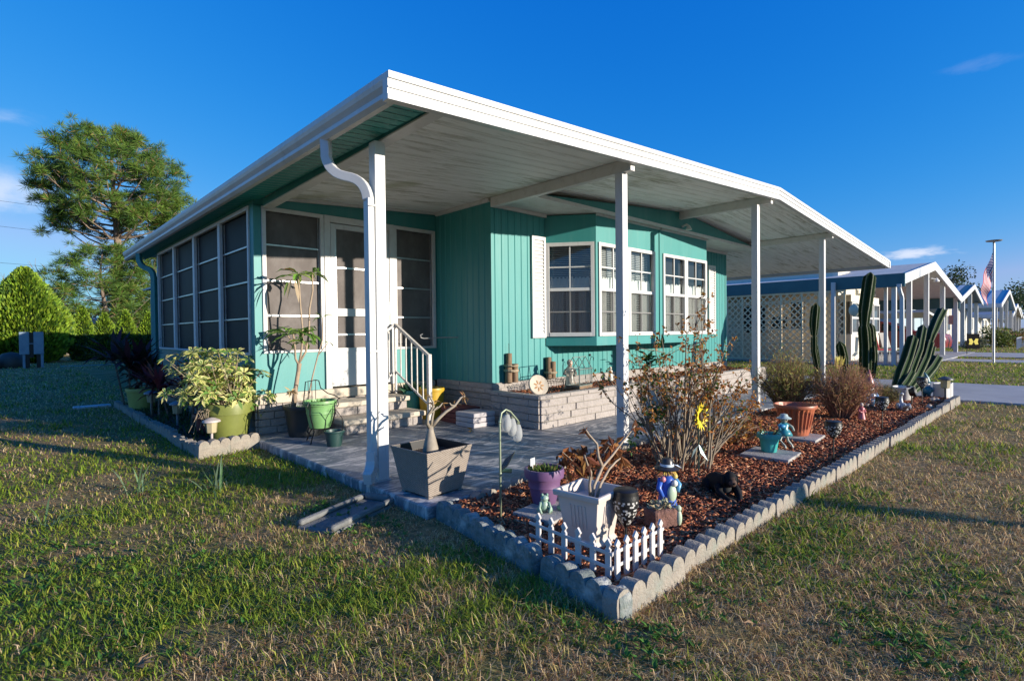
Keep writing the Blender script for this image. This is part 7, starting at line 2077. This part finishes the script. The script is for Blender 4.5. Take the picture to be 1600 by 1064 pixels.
def ball_bush(loc, label, r_, cols, seed, n_=900, name='round_bush', h=1.0, group=None):
    rr = random.Random(seed); t = thing(name, label, 'bush', loc, 0, group); q = MB()
    cl = [Vector((rr.gauss(0, r_ * .35), rr.gauss(0, r_ * .35), r_ * h * rr.uniform(.3, 1.1))) for _ in range(9)]
    for k in range(n_):
        c = rr.choice(cl); p = c + rdir(rr) * r_ * .48 * rr.random() ** .4
        if p.z < 0: p.z = -p.z
        q.leaf(p, rdir(rr) + Vector((0, 0, .4)), r_ * rr.uniform(.12, .25), r_ * .09, col=jit(rr.choice(cols), .3, rr))
    q.build('leaves', LEAFS, t, colours=True); s_ = MB(); s_.tube([(0, 0, 0), (0, 0, r_ * .6)], [.05 * r_ + .01, .02], 6); s_.build('stem', MT['bark'], t)
ball_bush((42.5, 2.9, ZG), 'yellow-green shrub in front of the blue-roofed house left of the flagpole', 1.0, [(0.16, 0.19, 0.04), (0.10, 0.14, 0.03)], 201)
ball_bush((44.0, 2.6, ZG), 'rusty brown shrub in front of the blue-roofed house right of the flagpole', .8, [(0.24, 0.13, 0.06), (0.14, 0.14, 0.04)], 202)
ball_bush((46.5, 2.05, ZG), 'dark green round bush at the right edge near the farther driveway', .9, [(0.05, 0.11, 0.03), (0.08, 0.14, 0.03)], 203, h=.8)
ball_bush((53.5, 2.0, ZG), 'small dark bush at the far right edge', .8, [(0.06, 0.10, 0.03)], 204, h=.8)
ball_bush((39.5, 3.7, ZG), 'low grey-green bush beside the pale blue house', .6, [(0.10, 0.12, 0.07)], 205, h=.6)
gs = thing('wire_garden_edging', 'low white wire fence round the shrubs by the blue-roofed house', 'fence', (41, 2.7, ZG)); q = MB()
for k in range(16): q.tube([(-1.5 + k * .4, -.6, 0), (-1.5 + k * .4, -.6, .55), (-1.3 + k * .4, -.6, .62), (-1.1 + k * .4, -.6, .55)], .015, 5)
q.build('wire', MT['white'], gs)
def far_tree(loc, label, r_, hh, seed, cols, n_=2600):
    rr = random.Random(seed); t = thing('leafy_tree', label, 'tree', loc); q = MB()
    cl = [(Vector((rr.gauss(0, r_ * .45), rr.gauss(0, r_ * .45), hh * rr.uniform(.5, .95))), r_ * rr.uniform(.25, .5)) for _ in range(16)]
    for k in range(n_):
        c, cr_ = rr.choice(cl); p = c + rdir(rr) * cr_ * rr.random() ** .45
        q.leaf(p, rdir(rr) + Vector((0, 0, .3)), r_ * rr.uniform(.05, .11), r_ * .05, col=jit(rr.choice(cols), .35, rr))
    s_ = MB(); s_.tube([(0, 0, 0), (.1, 0, hh * .4), (0, .1, hh * .8)], [r_ * .08, r_ * .06, r_ * .02], 7); 
    for c, _ in cl[:8]: s_.tube([(0.05, .05, hh * .35), tuple(c)], [r_ * .03, r_ * .01], 5)
    s_.build('trunk', MT['bark'], t); q.build('crown', LEAFS, t, colours=True)
DG = [(0.035, 0.06, 0.022), (0.05, 0.085, 0.028), (0.03, 0.045, 0.02)]
far_tree((88, 12.0, ZG), 'dark leafy tree above the right slope of the cream carport roof', 3.6, 8.4, 211, DG)
far_tree((100, 7.4, ZG), 'dark tree behind the distant white house at the right edge', 4.2, 6.6, 212, DG)
far_tree((118, 6.2, ZG), 'hazy dark tree at the far right end of the street', 5, 7.2, 213, DG)
far_tree((125, 14, ZG), 'dark tree low behind the blue-roofed house', 5, 8.0, 214, DG)
# ================================================================== GRASS AND MULCH (uncountable: one object each)
rng = np.random.default_rng(5)
def vnoise(x, y, s, seed):
    g_ = np.random.default_rng(seed).random((256, 256))
    u, v = x / s, y / s
    i, j_ = np.floor(u).astype(int), np.floor(v).astype(int)
    fu, fv = u - i, v - j_; fu = fu * fu * (3 - 2 * fu); fv = fv * fv * (3 - 2 * fv)
    a = g_[i % 256, j_ % 256]; b = g_[(i + 1) % 256, j_ % 256]; c = g_[i % 256, (j_ + 1) % 256]; d = g_[(i + 1) % 256, (j_ + 1) % 256]
    return (a * (1 - fu) + b * fu) * (1 - fv) + (c * (1 - fu) + d * fu) * fv
def mesh_np(name, verts, faces_flat, nper, cols, mat):
    me = bpy.data.meshes.new(name)
    nv_, nf_ = len(verts), len(faces_flat) // nper
    me.vertices.add(nv_); me.vertices.foreach_set('co', verts.astype(np.float32).ravel())
    me.loops.add(nf_ * nper); me.loops.foreach_set('vertex_index', faces_flat.astype(np.int32))
    me.polygons.add(nf_); me.polygons.foreach_set('loop_start', np.arange(0, nf_ * nper, nper, dtype=np.int32))
    at_ = me.color_attributes.new('Col', 'FLOAT_COLOR', 'POINT')
    c4 = np.ones((nv_, 4), np.float32); c4[:, :3] = cols; at_.data.foreach_set('color', c4.ravel())
    me.materials.append(mat); me.update(calc_edges=True); me.validate()
    o = bpy.data.objects.new(name, me); C.objects.link(o); return o
def box_ex(x, y, x0, x1, y0, y1): return (x > x0) & (x < x1) & (y > y0) & (y < y1)

N = 460000
# distance by a density that stays even close to the camera and thins with the square of distance
dmin, d1, dmax = 0.7, 2.6, 55.0
A1 = (d1 ** 2 - dmin ** 2) / 2; A2 = d1 ** 2 * math.log(dmax / d1)
u = rng.random(N); near = u < A1 / (A1 + A2)
dist = np.where(near, np.sqrt(dmin ** 2 + 2 * np.minimum(u, A1 / (A1 + A2)) * (A1 + A2)), d1 * np.exp(np.maximum(u - A1 / (A1 + A2), 0) * (A1 + A2) / d1 ** 2))
ang = R(46.3) + rng.uniform(-R(54), R(54), N)
x = dist * np.cos(ang); y = dist * np.sin(ang)
ex = box_ex(x, y, 1.985, 15, 2.86, 24) | (box_ex(x, y, 1.70, 11.2, 1.31, 3.0) & (x > 1.80 + (y - 1.285) * .127)) | box_ex(x, y, 1.39, 2.2, 5.90, 11.25) | box_ex(x, y, 11.18, 14.62, -60, 24) | box_ex(x, y, 24.2, 26, -60, 3.2) | box_ex(x, y, 20.4, 33.2, 3.2, 40) | box_ex(x, y, 28.2, 33, -60, 4)
n1 = vnoise(x, y, .55, 1); n2 = vnoise(x, y, .16, 2); n3 = vnoise(x, y, 1.7, 3); n4 = vnoise(x, y, .07, 4)
nb_ = vnoise(x, y, .30, 9); sb_u = (x - 1.93) * -math.sin(R(112)) + (y - 3.40) * math.cos(R(112)); sb_v = (x - 1.93) * math.cos(R(112)) + (y - 3.40) * math.sin(R(112))
ex = ex | ((np.abs(sb_v) < .165) & (sb_u > -.05) & (sb_u < .64))
bare = (nb_ * .55 + n2 * .2 + n4 * .25) < .335
keep = ~ex & ~(bare & (rng.random(N) < .75) & (dist < 12))
x, y, dist, n1, n2, n3 = x[keep], y[keep], dist[keep], n1[keep], n2[keep], n3[keep]
N = len(x)
side = np.clip((x * .72 - y * .69 + .35) / 1.6, -1, 1)          # left of the picture is greener, right is drier
green = np.clip(.42 - .32 * side + (n1 - .5) * 1.35 + (n2 - .5) * .95 + (n3 - .5) * .6, .04, .95)
green = np.where((x > 14.6), np.clip(green + .45, 0, .95), green)
green = np.where((y > 7.5) & (x < 9), np.clip(green - .10 * np.minimum(y - 7.5, 6), 0.03, .8), green)
isg = rng.random(N) < green
sc = 1 + np.maximum(dist - 2.4, 0) / 4.0
L = np.where(isg, rng.uniform(.022, .055, N), rng.uniform(.026, .066, N)) * (1 + .12 * np.minimum(sc, 5)) * (.62 + .75 * n1) * np.where(x > 14.6, 1.2, 1)
wd = np.where(isg, rng.uniform(.0027, .0055, N), rng.uniform(.0019, .0038, N)) * sc
az = rng.uniform(0, 2 * np.pi, N)
tilt = np.where(isg, rng.uniform(.25, 1.15, N), rng.uniform(.45, 1.40, N))       # from vertical
bend = rng.uniform(.1, .8, N)
thatch = ~isg & (rng.random(N) < .38)
tilt = np.where(thatch, rng.uniform(1.35, 1.56, N), tilt)
dx, dy = np.cos(az), np.sin(az); sx, sy = -dy, dx
z0 = ZG - .004
P0 = np.stack([x, y, np.full(N, z0)], 1)
h1 = L * .5
P1_ = P0 + np.stack([dx * np.sin(tilt) * h1, dy * np.sin(tilt) * h1, np.cos(tilt) * h1], 1)
t2 = np.minimum(tilt + bend, 1.62); curl = rng.uniform(-.7, .7, N); dx2, dy2 = np.cos(az + curl), np.sin(az + curl)
P2_ = P1_ + np.stack([dx2 * np.sin(t2) * h1, dy2 * np.sin(t2) * h1, np.cos(t2) * h1], 1)
up_z = np.where(isg, 0, rng.uniform(0, .016, N)); P0[:, 2] += np.where(thatch, up_z, 0); P1_[:, 2] += up_z; P2_[:, 2] += np.where(thatch, up_z * .8, 0); P2_[:, 2] = np.maximum(P2_[:, 2], ZG + .006)
S = np.stack([sx, sy, np.zeros(N)], 1) * (wd / 2)[:, None]
V = np.stack([P0 - S, P0 + S, P1_ + S * .85, P1_ - S * .85, P2_ + S * .15, P2_ - S * .15], 1).reshape(-1, 3)
b_ = np.arange(N) * 6
F = np.stack([b_, b_ + 1, b_ + 2, b_ + 3, b_ + 3, b_ + 2, b_ + 4, b_ + 5], 1).reshape(-1)
gA = np.array([[.19, .28, .025], [.25, .34, .035], [.36, .37, .055], [.11, .20, .025]]); dA = np.array([[.72, .50, .27], [.80, .60, .34], [.50, .32, .16], [.62, .48, .18], [.34, .18, .09]])
col = np.where(isg[:, None], gA[rng.integers(0, 4, N)], dA[rng.integers(0, 5, N)]) * rng.uniform(.7, 1.3, (N, 1))
col = np.repeat(col, 6, 0)
grass = mesh_np('grass', V, F, 4, col, leaf_mat('grass_blade', .42, .6, .2)); kind(grass, 'stuff')

# low broad-leaved weeds in patches
def ground(px_, py_, z=ZG):
    r_ = RT * ((px_ - 800) / FPX) - UP * ((py_ - 532) / FPX) + FW
    return Vector((0, 0, H)) + r_ * ((z - H) / r_.z)
wd_ = MB(); r6 = random.Random(77)
for (px_, py_, n_, sp) in ((600, 812, 150, .20), (500, 800, 60, .10), (660, 790, 60, .16), (440, 720, 80, .18), (470, 700, 50, .12), (470, 740, 60, .16), (420, 712, 50, .1), (100, 880, 90, .22), (60, 950, 80, .2), (330, 900, 60, .2), (560, 900, 60, .15), (880, 950, 80, .12), (1010, 1000, 60, .1), (1200, 860, 90, .2), (1250, 820, 70, .2), (1480, 920, 90, .2), (1420, 1010, 90, .14), (1150, 880, 60, .16), (1330, 770, 60, .2), (300, 760, 60, .2), (220, 1000, 60, .2), (720, 850, 60, .2), (1380, 700, 60, .3), (1100, 930, 50, .12)):
    c = ground(px_, py_)
    for k in range(n_):
        p = c + Vector((r6.gauss(0, sp), r6.gauss(0, sp), 0)); p.z = ZG + r6.uniform(0, .018)
        if (1.78 < p.x < 11.2 and p.y > 1.25) or (p.x > 1.9 and p.y > 2.8): continue
        for j_ in range(r6.randint(3, 5)):
            a = r6.uniform(0, 6.28)
            wd_.leaf(p, (math.cos(a), math.sin(a), r6.uniform(.15, .9)), r6.uniform(.022, .05), r6.uniform(.010, .018), up=(0, 0, 1), col=jit(r6.choice([(0.085, 0.20, 0.03), (0.06, 0.155, 0.025), (0.13, 0.21, 0.035)]), .25, r6), fold=.2)
o = wd_.build('lawn_weeds', LEAFS, None, colours=True); kind(o, 'stuff')
# bluish strap-leaved clumps
for (px_, py_, n_, lab) in ((215, 772, 24, 'pale bluish clump of strap-leaved grass in the lawn, the leftmost of the pale clumps'), (335, 768, 26, 'pale bluish clump of strap-leaved grass in the lawn nearest the patio edge'), (83, 822, 16, 'small upright grass clump in the left foreground lawn')):
    c = ground(px_, py_); q = MB()
    for k in range(n_):
        a = r6.uniform(0, 6.28); e = r6.uniform(.3, 1.35)
        q.strap((r6.gauss(0, .03), r6.gauss(0, .03), 0), (math.cos(a) * math.cos(e), math.sin(a) * math.cos(e), math.sin(e)), r6.uniform(.14, .32), .011, jit(r6.choice([(0.17, 0.25, 0.13), (0.11, 0.19, 0.07)]), .2, r6), 5, r6.uniform(.8, 1.6))
    tag(q.build('grass_clump', LEAFS, None, loc=(c.x, c.y, ZG), colours=True), lab, 'grass clump')
for (px_, py_, s_, lab) in ((215, 1040, .06, 'curled brown dead leaf on the lawn at the lower left'), (1182, 975, .06, 'pale tan dead leaf on the dry lawn below the kerb'), (1510, 935, .035, 'tiny white and red scrap of leaf in a green tuft at the right')):
    c = ground(px_, py_, ZG + .03); q = MB()
    for k in range(4): q.leaf((0, 0, 0), (math.cos(k * .7 - 1), math.sin(k * .7 - 1), .25), s_, s_ * .45, up=(0, 0, 1), col=jit((0.42, 0.27, 0.14), .1), fold=.3)
    tag(q.build('fallen_leaf', LEAFS, None, loc=c, rot=r6.uniform(0, 6), colours=True), lab, 'leaf')

# mulch chips
n_ = 46000
x = 1.86 + 9.2 * rng.random(n_) ** 1.9; y = rng.uniform(1.37, 2.95, n_)
k_ = (y < 2.82 + .055 * (x - 2)) & (x > 1.87 + (y - 1.285) * .127) ; x, y = x[k_], y[k_]
# planter and beds inside get their share too
m2 = 2600; xp = rng.uniform(4.55, 10.8, m2); yp = rng.uniform(4.32, 5.34, m2)
x = np.concatenate([x, xp]); y = np.concatenate([y, yp]); zz = np.concatenate([np.full(len(x) - m2, -.027), np.full(m2, .346)])
N = len(x)
dist = np.hypot(x, y)
L = rng.uniform(.012, .042, N) * (1 + .05 * dist); w_ = L * rng.uniform(.22, .5, N)
az = rng.uniform(0, 2 * np.pi, N); ti = rng.normal(0, .28, N); ro = rng.normal(0, .45, N)
d_ = np.stack([np.cos(az) * np.cos(ti), np.sin(az) * np.cos(ti), np.sin(ti)], 1)
s_ = np.stack([-np.sin(az) * np.cos(ro), np.cos(az) * np.cos(ro), np.sin(ro)], 1)
c_ = np.stack([x, y, zz + rng.uniform(.002, .016, N) + np.abs(np.sin(ti)) * L * .4], 1)
D = d_ * (L / 2)[:, None]; Sx = s_ * (w_ / 2)[:, None]; Z = np.cross(d_, s_) * (.0022)
k1_, k2_ = rng.uniform(.5, 1, (N, 1)), rng.uniform(.5, 1, (N, 1))
V = np.stack([c_ - D - Sx * k1_ + Z, c_ + D - Sx * k2_ + Z, c_ + D * .9 + Sx * k2_ + Z, c_ - D * .9 + Sx * k1_ + Z,
              c_ - D - Sx * k1_ - Z, c_ + D - Sx * k2_ - Z, c_ + D * .9 + Sx * k2_ - Z, c_ - D * .9 + Sx * k1_ - Z], 1).reshape(-1, 3)
b_ = (np.arange(N) * 8)[:, None]
F = np.concatenate([b_ + np.array(q) for q in ((0, 1, 2, 3), (0, 4, 5, 1), (1, 5, 6, 2), (2, 6, 7, 3), (3, 7, 4, 0))], 1).reshape(-1)
mA = np.array([[.32, .098, .045], [.22, .066, .033], [.42, .165, .075], [.52, .26, .13], [.11, .036, .022], [.52, .31, .18]])
col = mA[rng.choice(6, N, p=[.28, .24, .20, .12, .10, .06])] * rng.uniform(.75, 1.25, (N, 1))
mc = mesh_np('mulch_chips', V, F, 4, np.repeat(col, 8, 0), leaf_mat('bark_chip', 0, .85, .2)); kind(mc, 'stuff')
# a few fallen dry leaves on the patio
q = MB()
for (px_, py_) in ((738, 672),):
    c = ground(px_, py_, .02)
    for k in range(4): q.leaf((0, 0, 0), rdir(), .07, .03, col=jit((0.45, 0.24, 0.08), .2), fold=.4)
tag(q.build('fallen_leaf', LEAFS, None, loc=c, colours=True), 'orange-brown dead leaf on the patio beside the paver stacks', 'leaf')
# mailbox on its post by the street, behind the picture: it throws the long shadow over lawn and mulch

t = thing('mailbox', 'dark mailbox on a wooden post by the street edge of the lawn', 'mailbox', (6.75, -5.2, ZG), R(25))
q = MB(); q.box(-.05, .05, -.05, .05, 0, 1.22); q.build('post', MT['wood_old'], t, bevel=.006)
q = MB(); q.prism([(-.10, 0), (.10, 0), (.10, .12)] + [(.10 * math.cos(math.pi * k / 8), .12 + .10 * math.sin(math.pi * k / 8)) for k in range(1, 8)] + [(-.10, .12)], 'y', -.26, .26); q.build('box', MT['black'], t, bevel=.004).location.z = 1.225
q = MB(); q.box(-.115, -.102, .0, .02, 1.30, 1.52); q.build('signal_arm', P('flag_red', (0.5, .03, .04)), t)
